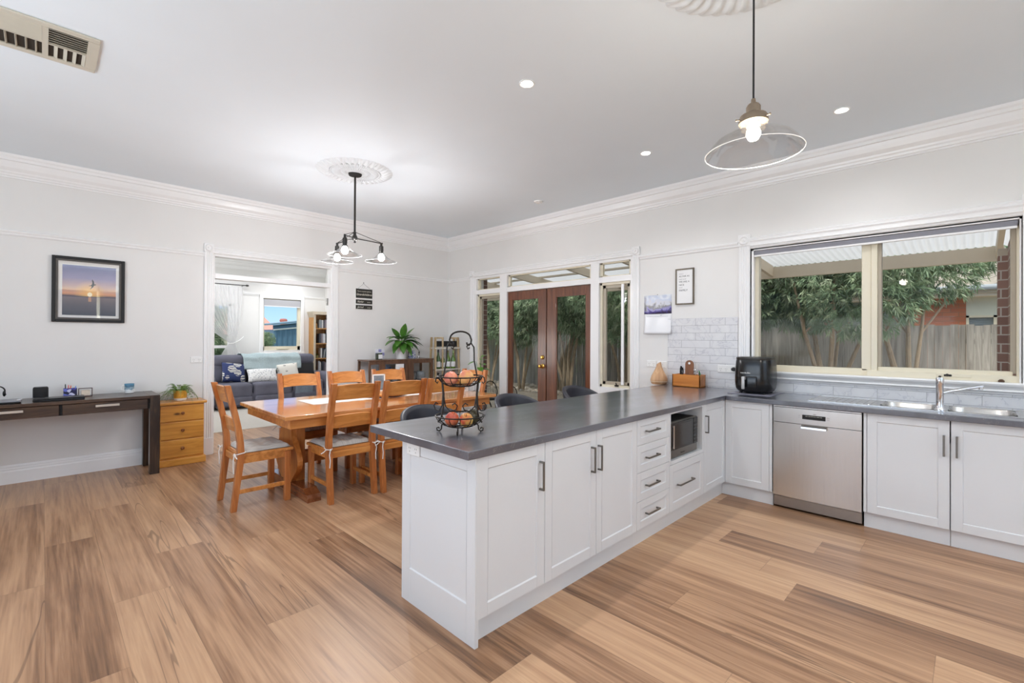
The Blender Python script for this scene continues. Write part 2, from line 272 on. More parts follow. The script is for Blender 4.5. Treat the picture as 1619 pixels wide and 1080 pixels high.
# ------------------------------------------------------------------ mesh builder
ORI = {}
def origin(o):
    while o.parent is not None: o = o.parent
    return ORI.get(o.name, Vector((0, 0, 0)))
class M:
    def __init__(s): s.bm = bmesh.new()
    def _add(s, verts, faces):
        vs = [s.bm.verts.new(v) for v in verts]
        for f in faces:
            try: s.bm.faces.new([vs[i] for i in f])
            except ValueError: pass
        return s
    def box(s, x0, x1, y0, y1, z0, z1, bev=0, seg=1, rot=None):
        x0, x1 = sorted((x0, x1)); y0, y1 = sorted((y0, y1)); z0, z1 = sorted((z0, z1))
        t = bmesh.new(); bmesh.ops.create_cube(t, size=1)
        for v in t.verts: v.co = Vector(((x0+x1)/2+v.co.x*(x1-x0), (y0+y1)/2+v.co.y*(y1-y0), (z0+z1)/2+v.co.z*(z1-z0)))
        if bev: bmesh.ops.bevel(t, geom=list(t.edges), offset=min(bev, .45*min(x1-x0, y1-y0, z1-z0)), segments=seg, affect='EDGES', profile=.5)
        if rot:  # (axis, angle, pivot)
            mt = Matrix.Translation(rot[2]) @ Matrix.Rotation(rot[1], 4, rot[0]) @ Matrix.Translation(-Vector(rot[2])); t.transform(mt)
        return s.merge(t)
    def merge(s, t):
        me = bpy.data.meshes.new('tmp'); t.to_mesh(me); t.free(); s.bm.from_mesh(me); bpy.data.meshes.remove(me); return s
    def tube(s, pts, r, seg=8, caps=True, closed=False):
        pts = [Vector(p) for p in pts]; n = len(pts); rr = r if isinstance(r, (list, tuple)) else [r]*n
        rings = []; prev = None
        for i, p in enumerate(pts):
            if closed: d = pts[(i+1) % n]-pts[i-1]
            else: d = (pts[min(i+1, n-1)]-pts[max(i-1, 0)])
            d = d.normalized() if d.length > 1e-9 else Vector((0, 0, 1))
            if prev is None:
                a = Vector((0, 0, 1)) if abs(d.z) < .9 else Vector((1, 0, 0)); u = d.cross(a).normalized()
            else:
                u = (prev-d*prev.dot(d)); u = u.normalized() if u.length > 1e-9 else d.orthogonal().normalized()
            prev = u; v = d.cross(u)
            rings.append([s.bm.verts.new(p+(u*math.cos(2*PI*k/seg)+v*math.sin(2*PI*k/seg))*rr[i]) for k in range(seg)])
        m = n if closed else n-1
        for i in range(m):
            A, B = rings[i], rings[(i+1) % n]
            for k in range(seg): s.bm.faces.new((A[k], A[(k+1) % seg], B[(k+1) % seg], B[k]))
        if caps and not closed: s.bm.faces.new(rings[0][::-1]); s.bm.faces.new(rings[-1])
        return s
    def cyl(s, p0, p1, r0, r1=None, seg=20):
        return s.tube([p0, p1], [r0, r0 if r1 is None else r1], seg)
    def lathe(s, prof, c=(0, 0, 0), seg=32, close=False, fn=None):
        c = Vector(c); rings = []
        for r, z in prof:
            if r < 1e-5: rings.append([s.bm.verts.new(c+Vector((0, 0, z)))])
            else:
                rings.append([s.bm.verts.new(c+Vector(((r*(fn(2*PI*k/seg) if fn else 1))*math.cos(2*PI*k/seg), (r*(fn(2*PI*k/seg) if fn else 1))*math.sin(2*PI*k/seg), z))) for k in range(seg)])
        R = list(zip(rings, rings[1:]+([rings[0]] if close else [])))
        if not close: R = R[:len(rings)-1]
        for A, B in R:
            for k in range(seg):
                a, b = A[k % len(A)], A[(k+1) % len(A)]; c_, d = B[(k+1) % len(B)], B[k % len(B)]
                q = []
                for v in (a, b, c_, d):
                    if v not in q: q.append(v)
                if len(q) >= 3:
                    try: s.bm.faces.new(q)
                    except ValueError: pass
        return s
    def sphere(s, c, r, seg=16, sc=(1, 1, 1)):
        t = bmesh.new(); bmesh.ops.create_uvsphere(t, u_segments=seg, v_segments=max(6, seg//2), radius=r)
        for v in t.verts: v.co = Vector((c[0]+v.co.x*sc[0], c[1]+v.co.y*sc[1], c[2]+v.co.z*sc[2]))
        return s.merge(t)
    def prism(s, poly, ext, axis='X'):
        """poly in the other two axes, extruded from ext[0] to ext[1] along axis"""
        def p(a, u, v): return {'X': (a, u, v), 'Y': (u, a, v), 'Z': (u, v, a)}[axis]
        n = len(poly); vs = [p(ext[0], *q) for q in poly]+[p(ext[1], *q) for q in poly]
        s._add(vs, [tuple(range(n))[::-1], tuple(range(n, 2*n))]+[(i, (i+1) % n, n+(i+1) % n, n+i) for i in range(n)])
        return s
    def grid(s, f, nu, nv, thick=0):
        """surface f(u, v) -> point with optional thickness along the normal"""
        P = [[Vector(f(i/nu, j/nv)) for j in range(nv+1)] for i in range(nu+1)]
        def lay(Q): return [[s.bm.verts.new(q) for q in r] for r in Q]
        A = lay(P)
        for i in range(nu):
            for j in range(nv): s.bm.faces.new((A[i][j], A[i+1][j], A[i+1][j+1], A[i][j+1]))
        if thick:
            Q = []
            for i in range(nu+1):
                r = []
                for j in range(nv+1):
                    a = P[min(i+1, nu)][j]-P[max(i-1, 0)][j]; b = P[i][min(j+1, nv)]-P[i][max(j-1, 0)]; n = a.cross(b)
                    r.append(P[i][j]-(n.normalized() if n.length > 1e-12 else Vector((0, 0, 1)))*thick)
                Q.append(r)
            B = lay(Q)
            for i in range(nu):
                for j in range(nv): s.bm.faces.new((B[i][j], B[i][j+1], B[i+1][j+1], B[i+1][j]))
            for i in range(nu):
                s.bm.faces.new((A[i][0], B[i][0], B[i+1][0], A[i+1][0])); s.bm.faces.new((A[i][nv], A[i+1][nv], B[i+1][nv], B[i][nv]))
            for j in range(nv):
                s.bm.faces.new((A[0][j], A[0][j+1], B[0][j+1], B[0][j])); s.bm.faces.new((A[nu][j], B[nu][j], B[nu][j+1], A[nu][j+1]))
        return s
    def xf(s, m): s.bm.transform(m); return s
    def build(s, name, m, parent=None, smooth=False, label=None, kind=None, cat=None, group=None, local=False, sub=0):
        bmesh.ops.recalc_face_normals(s.bm, faces=s.bm.faces)
        me = bpy.data.meshes.new(name)
        if parent is not None and not local: s.bm.transform(Matrix.Translation(-origin(parent)))
        s.bm.to_mesh(me); s.bm.free()
        me.materials.append(m)
        if smooth:
            me.polygons.foreach_set('use_smooth', [True]*len(me.polygons))
            if smooth != 2: me.set_sharp_from_angle(angle=math.radians(38))
        o = bpy.data.objects.new(name, me); COL.objects.link(o)
        if parent is not None: o.parent = parent
        if sub:
            md = o.modifiers.new('subd', 'SUBSURF'); md.levels = sub; md.render_levels = sub
        tag(o, label, cat, group, kind); return o
def tag(o, label=None, cat=None, group=None, kind=None):
    if label: o['label'] = label
    if cat: o['category'] = cat
    if group: o['group'] = group
    if kind: o['kind'] = kind
    return o
def thing(name, label, cat, loc=(0, 0, 0), rotz=0, group=None, world=True):
    """Empty at the thing's base; with world=True its parts are written in room coordinates"""
    o = bpy.data.objects.new(name, None); COL.objects.link(o); o.empty_display_size = .05
    o.location = loc; o.rotation_euler = (0, 0, rotz); tag(o, label, cat, group)
    ORI[o.name] = Vector(loc) if world else Vector((0, 0, 0))
    return o
def struct(name, m, mt, parent=None, smooth=False, label=None):
    return m.build(name, mt, parent, smooth, label=label, kind=None if parent else 'structure')
def copy_tree(o, parent=None, label=None, loc=None, rotz=None):
    c = o.copy(); COL.objects.link(c); c.parent = parent
    if label: c['label'] = label
    if loc is not None: c.location = loc
    if rotz is not None: c.rotation_euler = (0, 0, rotz)
    for ch in list(o.children): copy_tree(ch, c)
    return c
def text(body, loc, size, rot, m, parent, name='lettering', ext=.0006, align='CENTER', shear=0):
    cu = bpy.data.curves.new(name, 'FONT'); cu.body = body; cu.size = size; cu.extrude = ext; cu.align_x = align; cu.align_y = 'CENTER'; cu.shear = shear
    cu.resolution_u = 3
    tmp = bpy.data.objects.new(name, cu); COL.objects.link(tmp); bpy.context.view_layer.update()
    me = bpy.data.meshes.new_from_object(tmp.evaluated_get(bpy.context.evaluated_depsgraph_get())); bpy.data.objects.remove(tmp); bpy.data.curves.remove(cu)
    me.materials.clear(); me.materials.append(m); me.name = name
    o = bpy.data.objects.new(name, me); COL.objects.link(o)
    o.location = Vector(loc)-(origin(parent) if parent else Vector((0, 0, 0))); o.rotation_euler = rot
    if parent: o.parent = parent
    return o
RB = (PI/2, 0, -PI/2)   # lettering upright on a face that looks towards -x
RA = (PI/2, 0, 0)       # lettering upright on a face that looks towards -y
# ================================================================== ROOM SHELL
YA, XB, ZC = 6.48, 4.95, 3.10
XL, YR = -2.6, -2.8
struct('floor', M().box(XL, XB, YR, 7.86, -.12, 0), M_FLOOR)
M_CARPET = mat('pale_carpet', (186, 180, 172), .95, noise=.08, nscale=180, bump=.3)
struct('floor', M().box(-1.0, 5.7, 7.86, 11.6, -.12, .004), M_CARPET)
struct('ceiling', M().box(XL-.2, 5.9, YR-.2, 11.8, ZC, ZC+.15), M_CEIL)
# left-hand wall with the doorway to the living room
AX0, AX1, AZ = 1.432, 2.885, 2.39
struct('wall_left', M().box(XL, AX0, YA, YA+.12, 0, ZC).box(AX1, XB, YA, YA+.12, 0, ZC).box(AX0, AX1, YA, YA+.12, AZ, ZC), M_WALL)
# window wall: french doors and kitchen window openings
FY0, FY1, FZ = 2.90, 5.79, 2.385
KY0, KY1, KZ0, KZ1 = -.235, 1.575, 1.065, 2.29
m = M()
for (a, b, c, d) in ((YR, KY0, 0, ZC), (KY0, KY1, 0, KZ0), (KY0, KY1, KZ1, ZC), (KY1, FY0, 0, ZC), (FY0, FY1, FZ, ZC), (FY1, 11.6, 0, ZC)): m.box(XB, XB+.2, a, b, c, d)
struct('wall_right', m, M_WALL)
# rear and far-side walls (behind the camera) with unseen openings added for the fill lights
m = M()
for a, b, c, d in ((XL, -.3, 0, ZC), (3.5, XB, 0, ZC), (-.3, 3.5, 0, .35), (-.3, 3.5, 2.6, ZC)): m.box(a, b, YR-.15, YR, c, d)
struct('wall_rear', m, M_WALL)
m = M()
for a, b, c, d in ((YR, .2, 0, ZC), (4.2, YA, 0, ZC), (.2, 4.2, 0, .35), (.2, 4.2, 2.6, ZC)): m.box(XL-.15, XL, a, b, c, d)
struct('wall_side', m, M_WALL)
m = M()
for x in (-.3, .95, 2.2, 3.44): m.box(x, x+.06, YR-.1, YR-.04, .35, 2.6)
m.box(-.3, 3.5, YR-.1, YR-.04, .35, .41).box(-.3, 3.5, YR-.1, YR-.04, 2.54, 2.6)
struct('added_window_4', m, M_CREAM)  # unseen window frame added behind the rear fill light
m = M()
for y in (.2, 1.53, 2.86, 4.14): m.box(XL-.1, XL-.04, y, y+.06, .35, 2.6)
m.box(XL-.1, XL-.04, .2, 4.2, .35, .41).box(XL-.1, XL-.04, .2, 4.2, 2.54, 2.6)
struct('added_window_5', m, M_CREAM)  # unseen window frame added behind the side fill light
# living room shell
LY = 11.5
LWX0, LWX1, LWZ0, LWZ1 = 3.53, 4.36, 1.10, 2.29      # window with the blue view
CX0, CX1, CZ0, CZ1 = 1.55, 2.88, .45, 2.12           # curtained window
m = M()
for a, b, c, d in ((-1.0, CX0, 0, ZC), (CX0, CX1, 0, CZ0), (CX0, CX1, CZ1, ZC), (CX1, LWX0, 0, ZC), (LWX0, LWX1, 0, LWZ0), (LWX0, LWX1, LWZ1, ZC), (LWX1, 5.7, 0, ZC)): m.box(a, b, LY, LY+.2, c, d)
struct('wall_far', m, M_WALL)
struct('wall_living', M().box(-1.1, -1.0, YA+.12, LY, 0, ZC), M_WALL)
struct('wall_living', M().box(-1.1, XL, YA+.12, YA+.2, 0, ZC), M_WALL)

# cornices (swept profile: steps and a cove)
def corn_prof(z):
    return [(0, z-.205), (.012, z-.205), (.012, z-.19), (.022, z-.186), (.026, z-.17), (.034, z-.160), (.038, z-.145), (.060, z-.118), (.072, z-.085), (.078, z-.062), (.094, z-.058), (.098, z-.035), (.108, z-.022), (.112, z), (0, z)]
def sweep_x(prof, x0, x1, ywall, sgn=-1, m0=0, m1=0):
    """profile (depth, z) along x on a wall at ywall; m0/m1 = 1 mitres that end inward"""
    m = M(); n = len(prof)
    vs = [(x0+m0*d, ywall+sgn*d, z) for d, z in prof]+[(x1-m1*d, ywall+sgn*d, z) for d, z in prof]
    return m._add(vs, [tuple(range(n)), tuple(range(n, 2*n))]+[(i, (i+1) % n, n+(i+1) % n, n+i) for i in range(n)])
def sweep_y(prof, y0, y1, xwall, sgn=-1, m0=0, m1=0):
    m = M(); n = len(prof)
    vs = [(xwall+sgn*d, y0+m0*d, z) for d, z in prof]+[(xwall+sgn*d, y1-m1*d, z) for d, z in prof]
    return m._add(vs, [tuple(range(n)), tuple(range(n, 2*n))]+[(i, (i+1) % n, n+(i+1) % n, n+i) for i in range(n)])
cp = corn_prof(ZC)
struct('trim_1', sweep_x(cp, XL, XB, YA, -1, 0, 1), M_TRIM, label='stepped plaster cornice above the left wall')
struct('trim_2', sweep_y(cp, YR, YA, XB, -1, 0, 1), M_TRIM, label='stepped plaster cornice above the window wall')
struct('trim_3', sweep_x(cp, -1, 5.7, LY, -1), M_TRIM)
rp = [(0, 0), (.008, .002), (.014, .012), (.014, .022), (.022, .034), (.024, .044), (.016, .052), (0, .055)]
def rail(z): return [(d, z+h) for d, h in rp]
struct('trim_4', sweep_x(rail(2.35), XL, 1.338, YA), M_TRIM)
struct('trim_5', sweep_x(rail(2.35), 2.97, XB, YA, -1, 0, 1), M_TRIM)
struct('trim_6', sweep_y(rail(2.33), 1.70, 2.80, XB), M_TRIM)
struct('trim_7', sweep_y(rail(2.35), 5.89, YA, XB, -1, 0, 1), M_TRIM)
struct('trim_8', sweep_x(rail(2.33), 2.9, LWX0-.09, LY), M_TRIM)
struct('trim_9', sweep_x(rail(2.33), LWX1+.09, 4.95, LY), M_TRIM)
sk = [(0, 0), (.018, 0), (.018, .115), (.014, .125), (.014, .142), (.009, .150), (.009, .162), (.004, .172), (0, .178)]
struct('baseboard_left', sweep_x(sk, XL, 1.345, YA), M_TRIM)
struct('baseboard_left', sweep_x(sk, 2.97, XB, YA, -1, 0, 1), M_TRIM)
struct('baseboard_right', sweep_y(sk, 5.88, YA, XB, -1, 0, 1), M_TRIM)
struct('baseboard_right', sweep_y(sk, 2.46, 2.81, XB), M_TRIM)
struct('baseboard_far', sweep_x(sk, -1, 5.7, LY), M_TRIM)

# ---- architraves with fluted faces and rosette blocks
def flutes(w):  # profile across the width w: (across, depth)
    q = [(0, 0), (0, .016), (.006, .02)]
    for k in range(3):
        a = w*(.22+.2*k); q += [(a, .02), (a+w*.04, .013), (a+w*.12, .013), (a+w*.16, .02)]
    return q+[(w-.006, .02), (w, .016), (w, 0)]
def arch_v_A(x0, w, z0, z1, y=YA, m=None):
    m = m or M(); return m.prism([(x0+a, y-d) for a, d in flutes(w)], (z0, z1), 'Z')
def arch_v_B(y0, w, z0, z1, x=XB, m=None):
    m = m or M(); return m.prism([(x-d, y0+a) for a, d in flutes(w)], (z0, z1), 'Z')
def rosette(m, c, s, face):  # square block with a turned boss; face 'A' looks -y, 'B' looks -x
    t = .026
    if face == 'A': m.box(c[0]-s/2, c[0]+s/2, c[1]-t, c[1], c[2]-s/2, c[2]+s/2, .003)
    else: m.box(c[0]-t, c[0], c[1]-s/2, c[1]+s/2, c[2]-s/2, c[2]+s/2, .003)
    k = M().lathe([(0, .012), (s*.10, .012), (s*.14, .004), (s*.22, .004), (s*.28, .012), (s*.36, .012), (s*.42, .003), (s*.45, 0), (0, -.002)], seg=28)
    if face == 'A': k.xf(Matrix.Translation((c[0], c[1]-t, c[2])) @ Matrix.Rotation(PI/2, 4, 'X'))
    else: k.xf(Matrix.Translation((c[0]-t, c[1], c[2])) @ Matrix.Rotation(-PI/2, 4, 'Y'))
    m.merge(k.bm); return m
# living-room doorway
m = arch_v_A(1.338, .094, .20, 2.415); arch_v_A(AX1, .09, .20, 2.415, m=m)
m.box(1.334, 1.436, YA-.026, YA, 0, .20, .002).box(AX1-.004, AX1+.094, YA-.026, YA, 0, .20, .002)
m.prism([(YA-d, 2.39+.012+a*.75) for a, d in flutes(.094)], (1.432, AX1), 'X')
rosette(m, (1.385, YA, 2.46), .10, 'A'); rosette(m, (2.93, YA, 2.46), .10, 'A')
m.box(1.432, 1.45, YA, YA+.12, 0, AZ).box(AX1-.018, AX1, YA, YA+.12, 0, AZ).box(1.45, AX1-.018, YA, YA+.12, AZ-.018, AZ)
m.box(1.45, AX1-.018, YA+.005, YA+.115, 2.105, 2.165, .003).box(1.45, 1.462, YA+.05, YA+.065, 2.165, AZ-.02).box(AX1-.03, AX1-.018, YA+.05, YA+.065, 2.165, AZ-.02)
d1 = struct('door_1', m, M_TRIM, label='white fluted doorway surround opening to the living room')
M().box(1.46, AX1-.03, YA+.055, YA+.061, 2.165, AZ-.018).build('transom_pane', M_GLASS, d1)
m = M().box(AX1-.021, AX1-.018, YA+.07, YA+.105, 1.86, 1.96).cyl((AX1-.024, YA+.115, 1.86), (AX1-.024, YA+.115, 1.96), .007, seg=10)
m.build('hinge', M_STEELV, d1)

# ---- french door set
def vbox(y0, y1, z0, z1, x0=XB-.005, x1=XB+.10, b=.003, m=None): return (m or M()).box(x0, x1, y0, y1, z0, z1, b)
m = M()
arch_v_B(5.79, .095, 0, 2.40, m=m); arch_v_B(2.805, .09, 0, 2.40, m=m)
m.prism([(XB-d, FZ+.005+a*.8) for a, d in flutes(.094)], (2.895, 5.79), 'Y')
rosette(m, (XB, 5.838, 2.445), .10, 'B'); rosette(m, (XB, 2.85, 2.44), .10, 'B')
for a, b in ((5.735, 5.79), (5.03, 5.185), (3.375, 3.50), (2.90, 2.925)): vbox(a, b, 0, FZ, m=m, b=0)
for a, b in ((5.185, 5.735), (3.50, 5.03), (2.925, 3.375)): vbox(a, b, 2.30+.055, FZ, XB-.002, m=m, b=0); vbox(a, b, 2.105, 2.175, XB-.002, m=m, b=0)
vbox(5.185, 5.735, 0, .18, XB-.002, m=m, b=0); vbox(2.925, 3.375, 0, .80, XB-.002, m=m, b=0)
d2 = struct('door_2', m, M_TRIM, label='white framed french door set with transoms and sidelights')
m = M()
for a, b in ((5.185, 5.735), (3.50, 5.03), (2.925, 3.375)):
    m.box(XB+.03, XB+.07, a, a+.035, 2.175, 2.355).box(XB+.03, XB+.07, b-.035, b, 2.175, 2.355).box(XB+.03, XB+.07, a, b, 2.175, 2.19).box(XB+.03, XB+.07, a, b, 2.34, 2.355)
m.build('transom_frame', M_CREAM, d2)
for a, b in ((5.22, 5.70), (3.535, 4.995), (2.96, 3.34)): M().box(XB+.045, XB+.051, a, b, 2.19, 2.34).build('transom_pane', M_GLASS, d2)
def casement(y0, y1, z0, z1, parent, openang=0, mt=M_CREAM):
    m = M(); x0, x1 = XB+.03, XB+.075; t = .03
    m.box(x0, x1, y0, y0+t, z0, z1, .002).box(x0, x1, y1-t, y1, z0, z1, .002).box(x0, x1, y0, y1, z0, z0+t, .002).box(x0, x1, y0, y1, z1-t, z1, .002)
    f = m.build('sidelight_frame', mt, parent)
    m = M(); u = .04; a0, a1, b0, b1 = y0+t, y1-t, z0+t, z1-t
    m.box(x0+.02, x1+.01, a0, a0+u, b0, b1, .002).box(x0+.02, x1+.01, a1-u, a1, b0, b1, .002).box(x0+.02, x1+.01, a0, a1, b0, b0+u, .002).box(x0+.02, x1+.01, a0, a1, b1-u, b1, .002)
    p = M().box(x0+.04, x0+.046, a0+u, a1-u, b0+u, b1-u)
    if openang:
        R_ = Matrix.Translation((x1, a0, 0)) @ Matrix.Rotation(openang, 4, 'Z') @ Matrix.Translation((-x1, -a0, 0)); m.xf(R_); p.xf(R_)
    m.build('sash', mat('taupe_aluminium', (176, 166, 148), .4, noise=.02), parent); p.build('pane', M_GLASS, parent)
casement(5.185, 5.735, .18, 2.105, d2)
casement(2.925, 3.375, .80, 2.105, d2)
# fly-screen edge standing open and lock furniture of the right-hand sidelight
M().box(XB+.0, XB+.02, 3.02, 3.055, .84, 2.07, .003).build('screen_stile', M_TRIM, d2)
M().box(XB+.005, XB+.03, 3.10, 3.15, .815, .835, .004).cyl((XB+.01, 3.12, .83), (XB-.02, 3.11, .86), .007, seg=8).build('winder', M_GUN, d2)
for k, (y0, y1) in enumerate(((4.27, 5.03), (3.50, 4.255))):
    m = M(); x0, x1 = XB+.02, XB+.062; s = .115
    o0 = s if k == 0 else .10; o1 = .10 if k == 0 else .12
    yy0, yy1 = y0+(.14 if k == 0 else .085), y1-(.085 if k == 0 else .16)
    m.box(x0, x1, y0, yy0, 0, 2.10, .003).box(x0, x1, yy1, y1, 0, 2.10, .003).box(x0+.001, x1-.001, yy0, yy1, 0, .24).box(x0+.001, x1-.001, yy0, yy1, 1.985, 2.10)
    dl = struct('door_3' if k == 0 else 'door_4', m, M_DOORW, label='dark timber framed glass french door leaf, ' + ('left leaf with brass knob' if k == 0 else 'right leaf'))
    M().box(x0+.018, x0+.024, yy0, yy1, .24, 1.985).build('pane', M_GLASS, dl)
    m = M()
    for a in (yy0, yy1-.012): m.box(x0+.004, x0+.016, a, a+.012, .24, 1.985)
    m.box(x0+.004, x0+.016, yy0, yy1, .24, .252).box(x0+.004, x0+.016, yy0, yy1, 1.973, 1.985)
    m.build('glazing_bead', M_DOORW, dl)
    if k == 0:
        brass = mat('polished_brass', (224, 178, 92), .16, 1, noise=.03)
        for z, r, nm in ((1.01, .027, 'door_knob'), (1.135, .024, 'deadbolt')):
            kn = M().lathe([(0, 0), (.034, 0), (.034, .006), (.02, .012), (.012, .02), (.012, .035), (r*.8, .042), (r, .055), (r*.85, .07), (0, .076)] if nm == 'door_knob' else [(0, 0), (.03, 0), (.03, .01), (.022, .016), (.018, .026), (0, .028)], seg=24)
            kn.xf(Matrix.Translation((x0, y0+.06, z)) @ Matrix.Rotation(-PI/2, 4, 'Y')).build(nm, brass, dl, smooth=True)

# ---- kitchen window
m = M()
arch_v_B(1.585, .105, 1.02, 2.34, m=m)
ap = [(0, 0), (.018, .0), (.022, .012), (.030, .022), (.022, .030), (.026, .055), (.034, .07), (.026, .08), (.030, .095), (.018, .105), (0, .11)]
m2 = sweep_y([(d, 2.305+a) for d, a in ap], -.30, 1.58, XB); m.merge(m2.bm)
rosette(m, (XB, 1.638, 2.39), .115, 'B')
arch_v_B(-.345, .105, 1.02, 2.34, m=m); rosette(m, (XB, -.292, 2.39), .115, 'B')
m.box(XB, XB+.16, 1.555, 1.585, 1.08, 2.30).box(XB, XB+.16, -.245, -.225, 1.08, 2.30).box(XB, XB+.16, -.235, 1.575, 2.28, 2.30)
st = [(0, 0), (.016, 0), (.020, .012), (.030, .022), (.022, .034), (.030, .048), (.040, .062), (.044, .076), (.036, .086), (0, .088)]
m2 = sweep_y([(d, 1.01+a) for d, a in st], -.345, 1.69, XB); m.merge(m2.bm)
w1 = struct('window_1', m, M_TRIM, label='white moulded kitchen window surround')
x0, x1 = XB+.05, XB+.12
m = M()
m.box(x0, x1, 1.523, 1.56, 1.10, 2.28, .002).box(x0, x1, .633, .70, 1.14, 2.28, .003).box(x0-.01, x1, .590, .633, 1.12, 2.28, .003)
m.box(x0, x1, -.240, -.212, 1.10, 2.28, .002).box(x0, x1, -.235, 1.56, 2.24, 2.28)
m.box(x0-.0, x1, .66, 1.56, 1.085, 1.155, .004).box(x0-.03, x1, -.235, .66, 1.085, 1.145, .004)
m.box(x0-.045, x1, -.235, 1.56, 1.085, 1.10)
m.box(x0+.01, x1-.01, -.195, .59, 1.135, 1.175, .003)
m.build('window_frame', M_CREAM, w1)
M().box(x0+.012, x1+.01, -.212, -.182, 1.16, 2.26, .003).box(x0+.012, x1+.01, .565, .592, 1.16, 2.26, .003).build('sash', mat('taupe_aluminium', (176, 166, 148), .4), w1)
M().box(x0+.03, x0+.036, .70, 1.523, 1.15, 2.25).build('pane', M_GLASS, w1)
M().box(x0+.03, x0+.036, -.185, .575, 1.165, 2.25).build('pane', M_GLASS, w1)
M().box(x0-.035, x0-.02, .02, .22, 1.118, 1.142, .003).build('winder', M_CREAM, w1)
M().cyl((x0-.04, .155, 1.13), (x0-.055, .155, 1.135), .010, seg=10).box(x0-.042, x0-.034, .13, .175, 1.122, 1.138, .003).build('winder_handle', M_GUN, w1)
M().box(x0-.06, x0-.035, -.152, -.118, 1.098, 1.112, .003).sphere((x0-.05, -.135, 1.113), .010, 10, (1, 1.3, .7)).build('window_lock', mat('bronze_latch', (96, 74, 58), .4, .6), w1)

# ---- living-room window
m = M()
arch = .08
m.box(LWX0-arch, LWX0, LY-.02, LY, 1.0, 2.37, .004).box(LWX1, LWX1+arch, LY-.02, LY, 1.0, 2.37, .004).box(LWX0-arch, LWX1+arch, LY-.022, LY, LWZ1, 2.37, .004).box(LWX0-arch, LWX1+arch, LY-.035, LY, 1.0, 1.045, .004)
w2 = struct('window_2', m, M_TRIM)
m = M(); y0, y1 = LY+.03, LY+.09
m.box(LWX0, LWX0+.03, y0, y1, LWZ0, LWZ1).box(LWX1-.06, LWX1, y0, y1, LWZ0, LWZ1).box(LWX0, LWX1, y0, y1, LWZ0, LWZ0+.09).box(LWX0, LWX1, y0, y1, LWZ1-.04, LWZ1)
m.build('window_frame', M_CREAM, w2)
M().box(LWX0+.03, LWX1-.06, y0+.02, y0+.026, LWZ0+.09, LWZ1-.04).build('pane', M_GLASS, w2)
M().box(3.83, 4.08, y0-.03, y0-.005, LWZ0+.02, LWZ0+.045, .003).build('winder', M_CREAM, w2)
m = M(); m.box(CX0, CX0+.05, LY, LY+.07, CZ0, CZ1).box(CX1-.05, CX1, LY, LY+.07, CZ0, CZ1).box(CX0, CX1, LY, LY+.07, CZ0, CZ0+.05).box(CX0, CX1, LY, LY+.07, CZ1-.05, CZ1).box(CX0, CX1, LY-.01, LY+.07, 1.16, 1.22)
w3 = struct('window_3', m, M_TRIM)
M().box(CX0+.05, CX1-.05, LY+.03, LY+.036, CZ0+.05, CZ1-.05).build('pane', M_GLASS, w3)

# ---- wall tiles (part of the wall's finish)
struct('trim_10', M().box(XB-.008, XB, 1.70, 2.45, .90, 1.629, .001), M_TILE, label='white marble-look subway tile splashback below the framed quote')
struct('trim_11', M().box(XB-.008, XB, -.9, 1.70, .90, 1.012, .001), M_TILE, label='low row of marble-look tiles below the kitchen window')
# ================================================================== KITCHEN
def shaker(m, face, u0, u1, z0, z1, d, t=.018, fr=.058):
    """routed shaker panel: raised border, recessed middle. face 'Y' looks -y at y=d, face 'X' looks -x at x=d"""
    def B(a0, a1, b0, b1, p0, p1, bev=0):
        if face == 'Y': m.box(a0, a1, p0, p1, b0, b1, bev)
        else: m.box(p0, p1, a0, a1, b0, b1, bev)
    fr = min(fr, (z1-z0)*.27)
    B(u0, u0+fr, z0, z1, d, d+t, .0012); B(u1-fr, u1, z0, z1, d, d+t, .0012)
    B(u0+fr-.0005, u1-fr+.0005, z0, z0+fr, d, d+t, .0008); B(u0+fr-.0005, u1-fr+.0005, z1-fr, z1, d, d+t, .0008)
    B(u0+fr, u1-fr, z0+fr, z1-fr, d+.006, d+t)
    s = .0045; a0, a1, b0, b1 = u0+fr, u1-fr, z0+fr, z1-fr           # chamfer round the recess
    def P3(u, z, p): return (u, p, z) if face == 'Y' else (p, u, z)
    q = [P3(a0, b0, d), P3(a1, b0, d), P3(a1, b1, d), P3(a0, b1, d), P3(a0+s, b0+s, d+.006), P3(a1-s, b0+s, d+.006), P3(a1-s, b1-s, d+.006), P3(a0+s, b1-s, d+.006)]
    m._add(q, [(0, 1, 5, 4), (1, 2, 6, 5), (2, 3, 7, 6), (3, 0, 4, 7)])
    return m
def bar_handle(face, u, z, d, L, vert=True):
    m = M(); w, s = .0055, .032
    def B(a0, a1, b0, b1, p0, p1, bev=.001):
        if face == 'Y': m.box(a0, a1, p0, p1, b0, b1, bev)
        else: m.box(p0, p1, a0, a1, b0, b1, bev)
    if vert:
        B(u-w, u+w, z-L/2, z+L/2, d-s, d-s+.008)
        for k in (-1, 1): B(u-w, u+w, z+k*(L/2-.005)-.005, z+k*(L/2-.005)+.005, d-s+.006, d)
    else:
        B(u-L/2, u+L/2, z-w, z+w, d-s, d-s+.008)
        for k in (-1, 1): B(u+k*(L/2-.005)-.005, u+k*(L/2-.005)+.005, z-w, z+w, d-s+.006, d)
    return m
PF = 1.600   # front face of the peninsula doors
BF = 4.335   # front face of the doors under the window
g = .0017
def unit(name, label, face, u0, u1, depth, d):
    """carcass box with a plinth; returns the cabinet"""
    c = (u0+u1)/2
    loc = (c, d+.3, 0) if face == 'Y' else (d+.3, c, 0)
    return thing(name, label, 'cabinet', loc)
